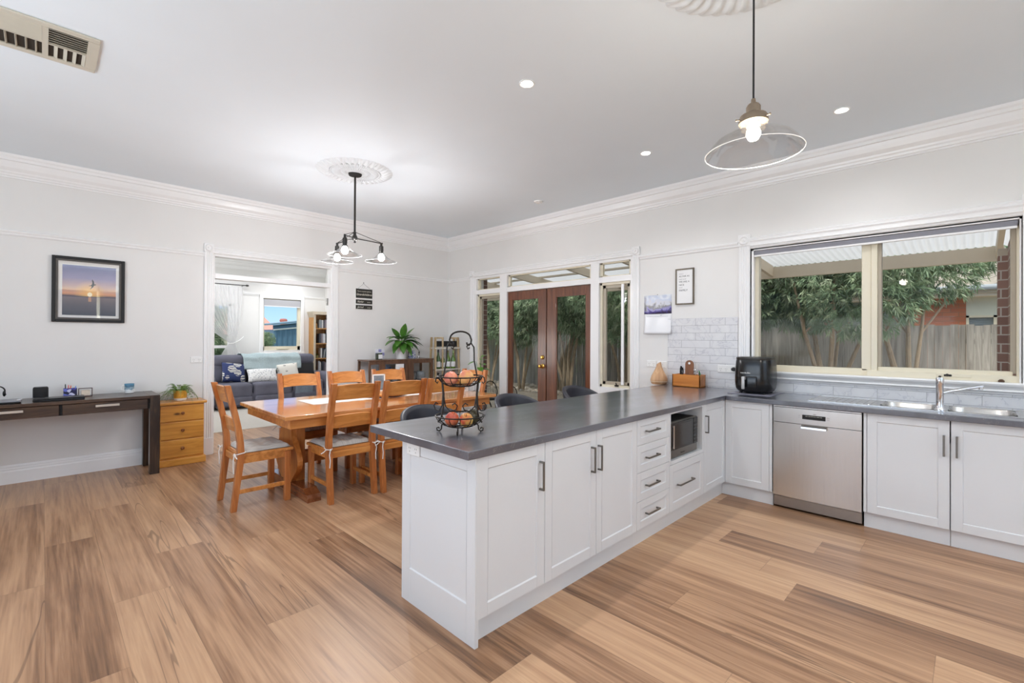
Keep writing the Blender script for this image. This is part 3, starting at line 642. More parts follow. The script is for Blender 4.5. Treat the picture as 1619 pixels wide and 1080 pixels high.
def carcass(t, face, u0, u1, d, depth, z0=.118, z1=.858, open_=None):
    m = M()
    def B(a0, a1, b0, b1, p0, p1):
        if face == 'Y': m.box(a0, a1, p0, p1, b0, b1)
        else: m.box(p0, p1, a0, a1, b0, b1)
    f = d+.0185
    if open_:
        a0, a1, b0, b1 = open_; th = .018
        B(u0, a0, z0, z1, f, d+depth); B(a1, u1, z0, z1, f, d+depth); B(a0, a1, z0, b0, f, d+depth); B(a0, a1, b1, z1, f, d+depth); B(a0, a1, b0, b1, d+depth-.02, d+depth)
    else: B(u0, u1, z0, z1, f, d+depth)
    m.build('carcass', M_CAB, t)
    m = M()
    def B(a0, a1, b0, b1, p0, p1):
        if face == 'Y': m.box(a0, a1, p0, p1, b0, b1)
        else: m.box(p0, p1, a0, a1, b0, b1)
    B(u0, u1, 0, z0-.001, d+.036, d+.052); m.build('plinth', M_CAB, t)
# peninsula units
t = unit('base_cabinet', 'white single-door cabinet at the free end of the peninsula, beside the socket panel', 'Y', 1.398, 1.860, .58, PF)
carcass(t, 'Y', 1.398, 1.860, PF, .58)
dr = shaker(M(), 'Y', 1.400, 1.860-g, .118, .857, PF).build('door', M_CAB, t); bar_handle('Y', 1.818, .692, PF, .150).build('handle', M_STEELV, dr)
t = unit('base_cabinet', 'white double-door cabinet in the middle of the peninsula with paired handles', 'Y', 1.860, 2.797, .58, PF)
carcass(t, 'Y', 1.860, 2.797, PF, .58)
dr = shaker(M(), 'Y', 1.860+g, 2.328-g, .118, .857, PF).build('door', M_CAB, t); bar_handle('Y', 2.275, .692, PF, .150).build('handle', M_STEELV, dr)
dr = shaker(M(), 'Y', 2.328+g, 2.797-g, .118, .857, PF).build('door', M_CAB, t); bar_handle('Y', 2.345, .692, PF, .150).build('handle', M_STEELV, dr)
t = unit('drawer_cabinet', 'white four-drawer cabinet in the peninsula left of the microwave', 'Y', 2.797, 3.265, .58, PF)
carcass(t, 'Y', 2.797, 3.265, PF, .58)
for z0, z1 in ((.685, .857), (.500, .682), (.307, .497), (.118, .304)):
    dr = shaker(M(), 'Y', 2.797+g, 3.265-g, z0, z1, PF).build('drawer', M_CAB, t)
    bar_handle('Y', 2.990, (z0+z1)/2-.0, PF, .165, False).build('handle', M_STEELV, dr)
t = unit('microwave_cabinet', 'white peninsula cabinet with an open microwave niche over one drawer', 'Y', 3.265, 3.872, .58, PF)
carcass(t, 'Y', 3.265, 3.872, PF, .58, open_=(3.283, 3.850, .492, .845))
dr = shaker(M(), 'Y', 3.265+g, 3.872-g, .118, .462, PF).build('drawer', M_CAB, t); bar_handle('Y', 3.515, .300, PF, .26, False).build('handle', M_STEELV, dr)
m = M(); m.box(3.265+g, 3.285, PF, PF+.018, .4655, .857, .001).box(3.848, 3.872-g, PF, PF+.018, .4655, .857, .001).box(3.285, 3.848, PF, PF+.018, .4655, .492, .001).box(3.285, 3.848, PF, PF+.018, .843, .857, .001)
m.build('niche_frame', M_CAB, t)
t = unit('base_cabinet', 'narrow white single-door cabinet between microwave niche and inner corner', 'Y', 3.872, 4.350, .58, PF)
carcass(t, 'Y', 3.872, 4.352, PF, .58)
M().box(4.352, 4.388, PF+.036, PF+.052, 0, .117).box(4.372, 4.388, 1.5955, PF+.0355, 0, .117).build('corner_filler', M_CAB, t)
dr = shaker(M(), 'Y', 3.872+g, 4.345, .118, .857, PF).build('door', M_CAB, t); bar_handle('Y', 3.905, .692, PF, .145).build('handle', M_STEELV, dr)
# end and back panels
t = thing('end_panel', 'white panelled end of the peninsula with a power socket at its top corner', 'panel', (1.386, 1.9, 0))
m = M(); y0, y1 = 1.594, 2.200
m.box(1.381, 1.3975, y0, y1, 0, .859, .0012)
m.box(1.375, 1.381, y0, 1.655, 0, .859, .0012).box(1.375, 1.381, 2.125, y1, 0, .859, .0012).box(1.375, 1.381, 1.655, 2.125, 0, .180, .0008).box(1.375, 1.381, 1.655, 2.125, .790, .859, .0008)
s = .0045; q = [(1.375, 1.655, .18), (1.375, 2.125, .18), (1.375, 2.125, .79), (1.375, 1.655, .79), (1.381, 1.655+s, .18+s), (1.381, 2.125-s, .18+s), (1.381, 2.125-s, .79-s), (1.381, 1.655+s, .79-s)]
m._add(q, [(0, 1, 5, 4), (1, 2, 6, 5), (2, 3, 7, 6), (3, 0, 4, 7)])
m.build('panel', M_CAB, t)
M().box(1.398, 4.94, 2.182, 2.198, 0, .859).build('back_panel', M_CAB, t)

def socket(name, label, face, c, w, h, gangs, usb=False):
    """wall plate with angled pin slots and rockers; c = centre on the wall face"""
    t = thing(name, label, 'power socket', c, world=True)
    m = M()
    def B(mm, a0, a1, b0, b1, p0, p1, bev=0):
        if face == 'A': mm.box(c[0]+a0, c[0]+a1, c[1]-p1, c[1]-p0, c[2]+b0, c[2]+b1, bev)
        else: mm.box(c[0]-p1, c[0]-p0, c[1]-a1, c[1]-a0, c[2]+b0, c[2]+b1, bev)
    B(m, -w/2, w/2, -h/2, h/2, 0, .010, .003); m.build('plate', M_WHITE, t)
    for k in range(gangs):
        u = (k-(gangs-1)/2)*w/gangs*.95
        f = M(); r = M()
        for a, b in ((-.007, .006), (.007, .006), (0, -.012)): B(f, u+a-.0012, u+a+.0012, b-.004-.006, b+.004-.006, .0095, .0103)
        B(r, u-.006, u+.006, h/2-.020, h/2-.010, .010, .013, .001)
        f.build('pin_slots', M_GAP, t); r.build('rocker_switch', M_WHITE, t)
    return t
socket('power_socket', 'white double power socket on the end panel under the worktop', 'B', (1.375, 2.085, .822), .115, .072, 2)
socket('power_socket', 'white double power socket on the wall above the dark desk', 'A', (1.268, YA, 1.132), .116, .072, 2)
socket('power_socket', 'left white socket plate behind the wooden diffuser', 'B', (XB, 2.645, 1.118), .115, .072, 2)
socket('power_socket', 'blank white switch plate right of the diffuser, next to the tiles', 'B', (XB, 2.515, 1.115), .105, .072, 1)
socket('power_socket', 'wide white four-outlet socket on the tiles beside the black air fryer', 'B', (XB-.008, 1.81, 1.10), .17, .075, 3)

# worktop (L shaped, one slab) with a cut-out for the sink bowls
t = thing('worktop', 'dark slate-look L-shaped worktop over peninsula and sink cabinets', 'worktop', (3.0, 2.0, .86))
m = M(); e = .003
m.box(1.320, 4.94, 1.580, 2.455, .860, .900, .004, 2)
m.build('peninsula_slab', M_STONE, t)
bz0, bz1 = .860, .900
m = M(); SX0, SX1 = 4.50, 4.875   # bowl cut-out in x
m.box(4.295, SX0, -.9, 1.5797, bz0, bz1, .004, 2).box(SX1, 4.94, -.9, 1.5797, bz0, bz1, .002)
for a, b in ((.53, 1.5797), (.155, .195), (-.9, -.215)): m.box(SX0-.002, SX1+.002, a, b, bz0, bz1, .0008)
m.build('sink_run_slab', M_STONE, t)

# cabinets under the window
t = unit('base_cabinet', 'white single-door cabinet between the inner corner and the dishwasher', 'X', 1.225, 1.600, .58, BF)
carcass(t, 'X', 1.215, 1.595, BF, .58)
dr = shaker(M(), 'X', 1.238, 1.597, .118, .857, BF).build('door', M_CAB, t)
M().box(BF+.001, BF+.018, 1.2135, 1.2355, .118, .857, .001).build('filler', M_CAB, t)
t = unit('base_cabinet', 'white sink cabinet door right of the dishwasher, handle at its right edge', 'X', .121, .596, .58, BF)
carcass(t, 'X', .121, .594, BF, .58, z1=.70)
dr = shaker(M(), 'X', .121+g*1.5, .572, .118, .857, BF).build('door', M_CAB, t); bar_handle('X', .152, .685, BF, .142).build('handle', M_STEELV, dr)
M().box(BF+.001, BF+.018, .575, .594, .118, .857, .001).build('filler', M_CAB, t)
t = unit('base_cabinet', 'white sink cabinet door at the right edge of the photo, handle at its left edge', 'X', -.34, .119, .58, BF)
carcass(t, 'X', -.34, .118, BF, .58, z1=.70)
dr = shaker(M(), 'X', -.338, .119-g*1.5, .118, .857, BF).build('door', M_CAB, t); bar_handle('X', .088, .685, BF, .142).build('handle', M_STEELV, dr)
t = unit('base_cabinet', 'white cabinet under the worktop beyond the right edge of the sink', 'X', -.9, -.342, .58, BF)
carcass(t, 'X', -.9, -.342, BF, .58); shaker(M(), 'X', -.895, -.344, .118, .857, BF).build('door', M_CAB, t)

# dishwasher
t = thing('dishwasher', 'stainless steel dishwasher with a black display strip', 'dishwasher', (4.6, .905, 0))
M().box(BF+.02, 4.90, .602, 1.205, .02, .855).build('body', M_GUN, t)
# upright brushed doors: slight horizontal bow
def bow(y): return BF-.004-.006*math.cos((y-.905)/.30*PI/2)
def bowed(z0, z1, y0=.604, y1=1.204, off=0, hole=None):
    m = M()
    m.grid(lambda u, v: (bow(y0+(y1-y0)*u)+off, y0+(y1-y0)*u, z0+(z1-z0)*v), 16, 1, -.022)
    return m
bowed(.108, .716).build('door', M_STEEL, t, smooth=True)
bowed(.720, .842).build('control_panel', M_STEEL, t, smooth=True)
M().box(BF-.008, BF+.02, .604, 1.204, .845, .856, .002).build('top_trim', M_STEEL, t)
M().box(BF+.012, BF+.03, .604, 1.204, .018, .100, .002).build('kick_plate', mat('dark_steel_kick', (160, 152, 144), .35, 1, noise=.03), t)
px = bow(.905)
dp = M().box(px-.0025, px+.004, .832, .991, .762, .797, .001).build('display', M_BLACK, t)
text('auto  eco  half  time  delay  dry', (px-.003, .912, .788), .009, RB, M_CHALK, dp, ext=.0002)
text('ASKO', (px-.001, .905, .806), .008, RB, M_GAP, t, ext=.0002)
for ysgn in (1.006, .808):
    for z in (.772, .788): M().box(px-.003, px+.006, ysgn, ysgn+.016, z-.003, z+.003, .001).build('button', M_CHROME, t)
m = M(); m.prism([(px-.002, .722), (px-.030, .704), (px-.032, .690), (px-.029, .690), (px-.026, .702), (px-.002, .716)], (.823, .993), 'Y')
m.prism([(px-.003, .722), (px-.030, .704), (px-.031, .690), (px-.003, .690)], (.822, .826), 'Y').prism([(px-.003, .722), (px-.030, .704), (px-.031, .690), (px-.003, .690)], (.990, .994), 'Y')
m.build('handle', M_STEEL, t)

# microwave in the niche
t = thing('microwave', 'silver and black microwave in the peninsula niche', 'microwave', (3.55, 1.8, .492))
M().box(3.288, 3.785, 1.640, 2.02, .500, .775, .006).build('case', M_BLKM, t)
M().box(3.288, 3.785, 1.618, 1.640, .500, .775, .004).build('front_frame', M_STEELV, t)
dk = M().box(3.295, 3.700, 1.612, 1.620, .560, .768, .003).build('door', M_BLACK, t)
M().box(3.335, 3.660, 1.6105, 1.6125, .582, .752, .001).build('window_glass', mat('smoked_glass', (40, 36, 34), .12, noise=.03), dk)
M().box(3.318, 3.328, 1.590, 1.600, .58, .755, .003).box(3.318, 3.328, 1.598, 1.614, .585, .597).box(3.318, 3.328, 1.598, 1.614, .74, .752).build('handle', M_CHROME, dk)
cp_ = M().box(3.706, 3.780, 1.612, 1.620, .560, .768, .002).build('control_panel', M_BLACK, t)
for k in range(6): M().box(3.716, 3.770, 1.610, 1.613, .575+k*.028, .590+k*.028, .001).build('button', M_GUN, cp_)
text('Panasonic', (3.52, 1.6175, .525), .018, RA, M_GAP, t, ext=.0003)
for x in (3.31, 3.76):
    for y in (1.66, 2.0): M().cyl((x, y, .4925), (x, y, .501), .010, seg=10).build('foot', M_BLKM, t)

# sink: drainer and two bowls
t = thing('sink', 'stainless steel double sink with a drainer in the worktop', 'sink', (4.68, .3, .90))
m = M()   # rim flange as strips round the bowls
fz0, fz1 = .9003, .9032
X0, X1, Y0, Y1 = 4.435, 4.905, -.245, .985
bowls = ((-.200, .140), (.205, .520)); bx0, bx1 = 4.515, 4.865
m.box(X0, bx0, Y0, Y1, fz0, fz1, .001).box(bx1, X1, Y0, Y1, fz0, fz1, .001).box(bx0, bx1, Y0, bowls[0][0], fz0, fz1).box(bx0, bx1, bowls[0][1], bowls[1][0], fz0, fz1).box(bx0, bx1, bowls[1][1], Y1, fz0, fz1)
for k in range(8): m.box(4.50, 4.86, .575+k*.045, .590+k*.045, fz1-.0005, fz1+.003, .001)
m.box(X0, X0+.006, Y0, Y1, fz1-.0005, fz1+.002).box(X1-.006, X1, Y0, Y1, fz1-.0005, fz1+.002).box(X0, X1, Y1-.006, Y1, fz1-.0005, fz1+.002)
m.build('drainer', M_STEEL, t)
for y0, y1 in bowls:
    def rr(k, off, z, y0=y0, y1=y1):
        cx_, cy_ = (bx0+bx1)/2, (y0+y1)/2; hx, hy = (bx1-bx0)/2-off, (y1-y0)/2-off; a = 2*PI*k/40; n = 5
        c, s_ = math.cos(a), math.sin(a); rad = (abs(c)**n+abs(s_)**n)**(-1/n)
        return (cx_+hx*c*rad, cy_+hy*s_*rad, z)
    m = M(); lv = [(.0, fz1), (.004, .895), (.008, .80), (.02, .765), (.05, .757), (.16, .755)]
    rings = [[m.bm.verts.new(rr(k, o_, z)) for k in range(40)] for o_, z in lv]
    for A_, B_ in zip(rings, rings[1:]):
        for k in range(40): m.bm.faces.new((A_[k], A_[(k+1) % 40], B_[(k+1) % 40], B_[k]))
    m.bm.faces.new(rings[-1])
    m.build('bowl', M_STEEL, t, smooth=True)
# mixer tap
t = thing('mixer_tap', 'chrome mixer tap with a swivel spout behind the sink bowls', 'tap', (4.475, .180, .904))
tx, ty = 4.475, .178
M().cyl((tx, ty, .9035), (tx, ty, .912), .034, seg=28).lathe([(.030, .912), (.024, .925), (.0215, .94), (.0215, 1.085), (.023, 1.088), (.023, 1.128), (.0205, 1.140), (0, 1.141)], (tx, ty, 0), 28).build('body', M_CHROME, t, smooth=True)
M().tube([(tx, ty-.01, 1.030), (tx+.02, ty-.05, 1.045), (tx+.06, ty-.16, 1.075), (tx+.078, ty-.215, 1.088)], [.0125, .012, .0115, .0115], 12).cyl((tx+.076, ty-.205, 1.082), (tx+.076, ty-.205, 1.063), .0125, seg=14).build('spout', M_CHROME, t, smooth=True)
M().box(tx-.01, tx+.01, ty-.008, ty+.008, 1.1415, 1.152, .003).build('lever', M_GUN, t)

# roller blind in the kitchen window
t = thing('roller_blind', 'grey roller blind rolled up at the head of the kitchen window', 'blind', (4.93, .67, 2.22))
M().box(4.957, 4.960, -.215, 1.552, 2.235, 2.276).build('fabric', mat('grey_blind_fabric', (134, 134, 142), .85, noise=.04, nscale=200), t)
M().cyl((4.975, -.22, 2.262), (4.975, 1.553, 2.262), .0155, seg=18).build('roll', mat('grey_blind_fabric', (134, 134, 142), .85), t)
M().box(4.948, 4.964, -.215, 1.552, 2.216, 2.2345, .003).build('bottom_bar', M_TRIM, t)
M().box(4.952, 4.998, 1.5525, 1.555, 2.24, 2.28).build('bracket', M_GUN, t)

# ---- air fryer
t = thing('air_fryer', 'black glossy air fryer on the worktop in front of the window', 'air fryer', (4.68, 1.455, .90))
af = (4.70, 1.455); hx, hy = .165, .160
def sq(k, n, s, off=0): a = 2*PI*k/n; c, d = math.cos(a), math.sin(a); r = (abs(c)**3.6+abs(d)**3.6)**(-1/3.6); return (af[0]+hx*s*c*r, af[1]+hy*s*d*r)
def afshell(lv, name, mt, cap=True, n=48):
    m = M(); R_ = [[m.bm.verts.new((*sq(k, n, s), z)) for k in range(n)] for s, z in lv]
    for A_, B_ in zip(R_, R_[1:]):
        for k in range(n): m.bm.faces.new((A_[k], A_[(k+1) % n], B_[(k+1) % n], B_[k]))
    m.bm.faces.new(R_[0][::-1]); m.bm.faces.new(R_[-1]); return m.build(name, mt, t, smooth=True)
afshell([(.70, .9125), (.86, .92), (.96, .95), (1.0, 1.0), (1.0, 1.06), (.995, 1.075)], 'lower_body', M_BLACK)
afshell([(.99, 1.0755), (.99, 1.10), (.975, 1.15), (.955, 1.195), (.93, 1.212)], 'upper_body', M_BLACK)
afshell([(.935, 1.2125), (.945, 1.218), (.94, 1.228), (.90, 1.234), (.6, 1.236)], 'chrome_rim', M_GUN)
fx = af[0]-hx
M().box(fx-.012, fx+.02, 1.395, 1.535, .955, 1.062, .01, 3).build('basket_front', M_BLACK, t, smooth=True)
hm = M().box(fx-.055, fx-.040, 1.484, 1.512, .945, 1.060, .007, 3).box(fx-.045, fx-.008, 1.485, 1.511, 1.030, 1.060, .006, 2); hm.build('handle', mat('silver_handle', (188, 186, 184), .35, .3), t, smooth=True)
text('nutribullet.', (fx-.0015, 1.492, 1.092), .020, RB, M_WHITE, t, ext=.0006)
for dx in (-.11, .11):
    for dy in (-.10, .10): M().cyl((af[0]+dx*.9, af[1]+dy, .9005), (af[0]+dx*.9, af[1]+dy, .914), .014, seg=12).build('foot', M_BLKM, t)
m = M().tube([(4.85, 1.60, 1.12), (4.87, 1.64, 1.10), (4.92, 1.70, 1.09), (4.925, 1.735, 1.095)], .004, 8); m.build('cord', M_BLKM, t, smooth=True)
M().cyl((4.93, 1.735, 1.095), (4.905, 1.735, 1.095), .021, .017, 16).build('plug', M_BLKM, t, smooth=True)
# thin grey mat below
M().box(4.50, 4.90, 1.275, 1.64, .9003, .9045, .002).build('mat', mat('grey_silicone_mat', (128, 128, 142), .4, noise=.03), None, label='thin grey mat under the black air fryer', cat='mat')
ORI[t.name] = Vector(t.location)
t.location.z += .0042

# ---- wooden caddy with utensils
t = thing('utensil_caddy', 'amber wooden utensil caddy with an arched handle against the tiles', 'caddy', (4.82, 2.15, .90))
a0, a1, b0, b1, c0, c1 = 4.745, 4.885, 2.000, 2.300, .9005, 1.030
m = M(); m.box(a0, a1, b0, b1, c0, c0+.008).box(a0, a0+.010, b0, b1, c0, c1, .001).box(a1-.010, a1, b0, b1, c0, c1, .001).box(a0, a1, b0, b0+.010, c0, c1-.002, .001).box(a0, a1, b1-.010, b1, c0, c1-.002, .001)
m.build('box', M_BAMBOO, t)
m = M(); pl = [(2.095, .912), (2.185, .912), (2.185, 1.095)]+[(2.140+.045*math.cos(k*PI/12), 1.135+.045*math.sin(k*PI/12)) for k in range(0, 13)]+[(2.095, 1.095)]
pl = [(2.095, .912), (2.185, .912)]+[(2.140+.045*math.cos(k*PI/14), 1.135+.045*math.sin(k*PI/14)) for k in range(15)]
m.prism(pl, (4.808, 4.820), 'X').build('handle_board', wood('brown_handle', (104, 64, 40), (136, 88, 58), (158, 108, 74), .4, 1, 'Z'), t)
M().cyl((4.8065, 2.140, 1.148), (4.8078, 2.140, 1.148), .012, seg=20).build('handle_hole', M_WHITE, t)
tools = [(2.235, .012, M_BLACK, 1.115, 'black marker pen', .009), (2.215, .0, M_BLACK, 1.10, 'second black pen', .008), (2.08, .01, M_CHROME, 1.065, 'steel teaspoon', .004), (2.065, -.02, M_CHROME, 1.06, 'steel fork', .004), (2.05, .015, M_CHROME, 1.072, 'steel butter knife', .004), (2.035, -.01, M_GUN, 1.06, 'dark scissors', .004), (2.02, .0, mat('green_plastic', (56, 130, 84), .4, noise=.03), 1.075, 'green peeler', .006), (2.20, -.02, M_BLACK, 1.09, 'short black pen', .007)]
labs = ['thick black marker standing in the wooden caddy, furthest left', 'slim black pen beside the marker in the wooden caddy', 'steel teaspoon in the caddy, nearest its arched handle', 'steel fork in the caddy right of the teaspoon', 'steel butter knife in the middle of the caddy cutlery', 'dark slim knife in the caddy left of the green peeler', 'green-handled peeler in the right end of the caddy', 'short black pen in the caddy left of the arched handle']
for (y, dx, mt, z1, nm, r), lb in zip(tools, labs):
    x = 4.785+dx
    m = M().tube([(x, y, .912), (x+.004, y+random.uniform(-.012, .012), z1-.03), (x+.004, y+random.uniform(-.015, .015), z1)], [r*.8, r, r*1.15], 8)
    if 'spoon' in nm: m.sphere((x+.004, y, z1+.01), .014, 12, (.35, 1, 1.3))
    if 'knife' in nm: m.box(x+.002, x+.006, y-.007, y+.007, z1-.02, z1+.025, .001)
    if 'fork' in nm:
        for q in (-.006, 0, .006): m.box(x+.002, x+.006, y+q-.0015, y+q+.0015, z1, z1+.022)
    m.build(nm.split()[-1] if nm.split()[-1] != 'knife' else 'butter_knife', mt, None, smooth=True, label=lb, cat='pen' if 'pen' in nm or 'marker' in nm else 'utensil', group='utensils in the wooden caddy')

# ---- wooden teardrop diffuser
t = thing('oil_diffuser', 'light wood-grain teardrop diffuser at the back corner of the worktop', 'diffuser', (4.80, 2.560-.02, .90))
M().lathe([(0, 0), (.078, 0), (.092, .012), (.100, .04), (.098, .062), (.086, .095), (.066, .13), (.046, .165), (.033, .195), (.028, .222)], (0, 0, .0005), 36).build('body', M_LWOOD, t, smooth=True, local=True)
m = M(); R0 = [( .028, .2225), (.026, .240)]
k = [m.bm.verts.new((.028*math.cos(a), .028*math.sin(a), .2225)) for a in [2*PI*i/24 for i in range(24)]]
k2 = [m.bm.verts.new((.024*math.cos(a), .024*math.sin(a), .233+.014*math.sin(a)*-1)) for a in [2*PI*i/24 for i in range(24)]]
for i in range(24): m.bm.faces.new((k[i], k[(i+1) % 24], k2[(i+1) % 24], k2[i]))
m.bm.faces.new(k2); m.build('spout', M_LWOOD, t, smooth=True, local=True)
M().lathe([(.0985, .030), (.101, .031), (.101, .034), (.0995, .035)], (0, 0, 0), 36).build('seam_ring', mat('pale_ring', (226, 206, 178), .4), t, smooth=True, local=True)
t.scale = (.92, .92, 1)
t.location = (4.84, 2.50, .90)

# ---- fruit basket, two tiers of wrought iron
FB = Vector((1.575, 1.955, .90))
t = thing('fruit_basket', 'two-tier dark wrought-iron fruit basket near the free end of the peninsula', 'fruit basket', tuple(FB), world=False)
R2 = Vector((math.sin(math.radians(44.8)), -math.cos(math.radians(44.8)), 0)); D2 = Vector((math.cos(math.radians(44.8)), math.sin(math.radians(44.8)), 0))
def fr(a, z): return R2*a+Vector((0, 0, z))           # in the frame's own plane
def ring(r, z, rad, seg=48): return [(r*math.cos(2*PI*k/seg), r*math.sin(2*PI*k/seg), z) for k in range(seg)]
def spiral(c, r0, r1, a0, a1, n=18):                   # in-plane scroll points around c=(a, z)
    return [fr(c[0]+(r0+(r1-r0)*i/n)*math.cos(a0+(a1-a0)*i/n), c[1]+(r0+(r1-r0)*i/n)*math.sin(a0+(a1-a0)*i/n)) for i in range(n+1)]
def bowl(name, zr, R_, depth, nst):
    m = M(); m.tube(ring(R_, zr, 0), .0036, 8, closed=True); m.tube(ring(R_*.80, zr-depth*.62, 0), .0020, 6, closed=True); m.tube(ring(R_*.50, zr-depth*.95, 0), .0030, 8, closed=True)
    for k in range(nst):
        a = 2*PI*k/nst
        m.tube([(R_*f_*math.cos(a), R_*f_*math.sin(a), zr-depth*d_) for f_, d_ in ((1, 0), (.95, .25), (.82, .60), (.62, .88), (.5, .95), (.25, 1), (0, 1))], .0022, 6)
    return m.build(name, M_IRON, t, smooth=True, local=True)
bowl('lower_bowl', .088, .130, .058, 14)
bowl('upper_bowl', .296, .120, .052, 14)
for s_ in (-1, 1):
    m = M()
    m.tube([fr(s_*.118, .050), fr(s_*.100, .075), fr(s_*.090, .13), fr(s_*.088, .20), fr(s_*.094, .26), fr(s_*.104, .296)], .0048, 8)          # upright between the bowls
    c_ = (s_*.118, .135)                                                                                                                        # outer scroll at the lower rim
    m.tube([fr(s_*.100, .296), fr(s_*.092, .20), fr(s_*.096, .14), fr(s_*.112, .112), fr(s_*.132, .118), fr(s_*.140, .140), fr(s_*.130, .156), fr(s_*.118, .150)], .0036, 8)
    m.tube([fr(s_*.088, .19), fr(s_*.078, .135), fr(s_*.052, .108), fr(s_*.022, .116), fr(s_*.014, .138), fr(s_*.028, .152), fr(s_*.042, .142)], .0036, 8)
    m.tube([fr(s_*.098, .285), fr(s_*.112, .300), fr(s_*.128, .290), fr(s_*.132, .268), fr(s_*.122, .258), fr(s_*.118, .268)], .0034, 8)
    m.tube([fr(s_*.090, .296), fr(s_*.084, .33), fr(s_*.074, .38), fr(s_*.074, .42), fr(s_*.072, .452), fr(s_*.060, .470), fr(s_*.044, .468), fr(s_*.034, .455), fr(s_*.040, .443), fr(s_*.050, .450)], .0040, 8)
    m.build('frame_side', M_IRON, t, smooth=True, local=True)
m = M(); m.tube([fr(-.034, .478), fr(-.036, .466), fr(-.046, .462), fr(-.056, .474), fr(-.058, .492)]+[fr(-.054*math.cos(a), .502+.034*math.sin(a)) for a in [i*PI/12 for i in range(1, 12)]]+[fr(.058, .492), fr(.056, .474), fr(.046, .462), fr(.036, .466), fr(.034, .478)], .0046, 8); m.build('handle', M_IRON, t, smooth=True, local=True)
for k in range(4):
    a = math.radians(44.8-90+90*k+0); c, s_ = math.cos(a), math.sin(a)
    pts = [(r*c, r*s_, z) for r, z in ((.085, .048), (.098, .034), (.100, .014), (.110, .004), (.122, .008), (.124, .020), (.114, .024), (.110, .016))]
    M().tube(pts, .0042, 8).build('scroll_foot', M_IRON, t, smooth=True, local=True)
def apple(cx_, cy_, cz, r, c1, c2, label, nm='apple', group='fruit in the iron basket'):
    m_ = bpy.data.materials.new(nm+'_skin'); m_.use_nodes = True; nt = m_.node_tree; b = nt.nodes['Principled BSDF']
    tc = N(nt, 'ShaderNodeTexCoord'); nz = N(nt, 'ShaderNodeTexNoise'); nz.inputs['Scale'].default_value = 16; nz.inputs['Detail'].default_value = 4
    nt.links.new(tc.outputs['Object'], nz.inputs['Vector']); nt.links.new(ramp(nt, nz.outputs['Fac'], [(.38, c1), (.62, c2)]), b.inputs['Base Color']); b.inputs['Roughness'].default_value = .3
    t_ = thing(nm, label, nm, (FB.x+cx_, FB.y+cy_, FB.z+cz), random.uniform(0, 6), group, world=False)
    M().lathe([(0, r*.72), (r*.18, r*.80), (r*.45, r*.93), (r*.8, r*.66), (r*1.0, .1*r), (r*.93, -.42*r), (r*.62, -.85*r), (r*.3, -.96*r), (0, -.86*r)], (0, 0, 0), 24).build('skin', m_, t_, smooth=True, local=True)
    if nm == 'apple': M().tube([(0, 0, r*.70), (.002, 0, r*.9), (.005, .001, r*1.05)], .0014, 6).build('stalk', mat('brown_stalk', (84, 60, 38), .7), t_, smooth=True, local=True)
    t_.rotation_euler = (random.uniform(-.5, .5), random.uniform(-.5, .5), 0)
v = lambda a, d: (R2*a+D2*d)
for a, d, z, r, c1, c2, lb in ((-.040, -.022, .070, .0375, (176, 60, 50), (214, 120, 78), 'red apple at the left of the lower basket tier'),
                               (.037, -.042, .070, .0370, (196, 72, 52), (222, 178, 92), 'red and yellow apple at the front of the lower basket tier'),
                               (-.048, -.012, .286, .0370, (206, 108, 92), (226, 150, 116), 'pink apple at the left of the upper basket tier'),
                               (.035, -.024, .290, .0410, (214, 122, 94), (226, 172, 104), 'large pink and yellow apple at the right of the upper basket tier')):
    p = v(a, d); apple(p.x, p.y, z, r, c1, c2, lb)
p = v(.062, .038); apple(p.x, p.y, .074, .042, (54, 48, 30), (80, 72, 44), 'dark green avocado at the right of the lower basket tier', 'avocado')
# ================================================================== CEILING FITTINGS
def downlight(x, y, label, power, z=ZC, vis=True, spot=150):
    t = thing('downlight', label, 'downlight', (x, y, z), group='recessed ceiling downlights', world=False)
    M().lathe([(.052, -.0005), (.052, -.004), (.045, -.006), (.038, -.002), (.036, -.0005)], (0, 0, 0), 36).build('trim_ring', M_WHITE, t, smooth=True, local=True)
    M().lathe([(0, -.0008), (.037, -.0008), (.037, -.0025), (0, -.0030)], (0, 0, 0), 32).build('diffuser', mat('lit_downlight', (255, 255, 255), .5, emit=(1, .98, .95), estr=14), t, local=True)
    light('downlight_beam', 'SPOT', (x, y, z-.02), power, (.96, .97, 1), spot_size=math.radians(spot), spot_blend=.9, shadow_soft_size=.035)
    return t
downlight(2.262, 2.121, 'lit downlight on the ceiling above the peninsula, left of the other two', 36)
downlight(3.870, 2.136, 'lit downlight on the ceiling between the dining table and the kitchen window', 26)
downlight(4.15, .702, 'lit downlight on the ceiling nearest the kitchen window, right of the pendant', 18)
for x, y, w_ in ((.55, 2.12, 'behind the camera left of the peninsula'), (.55, .60, 'directly over the camera'), (2.1, -1.0, 'behind the camera on the kitchen side'), (3.9, -1.0, 'right of the frame above the sink run'), (-1.2, 3.0, 'left of the frame above the desk area')):
    downlight(x, y, 'lit downlight on the ceiling ' + w_, 15)
for x, y, w_ in ((2.69, 10.75, 'leftmost of those seen through the transom'), (3.04, 10.4, 'second from left of those seen through the transom'), (4.01, 11.0, 'third from left of those seen through the transom'), (4.3, 10.5, 'rightmost of those seen through the transom'), (2.2, 8.4, 'nearest the doorway')):
    downlight(x, y, 'lit living-room ceiling downlight, ' + w_, 26)
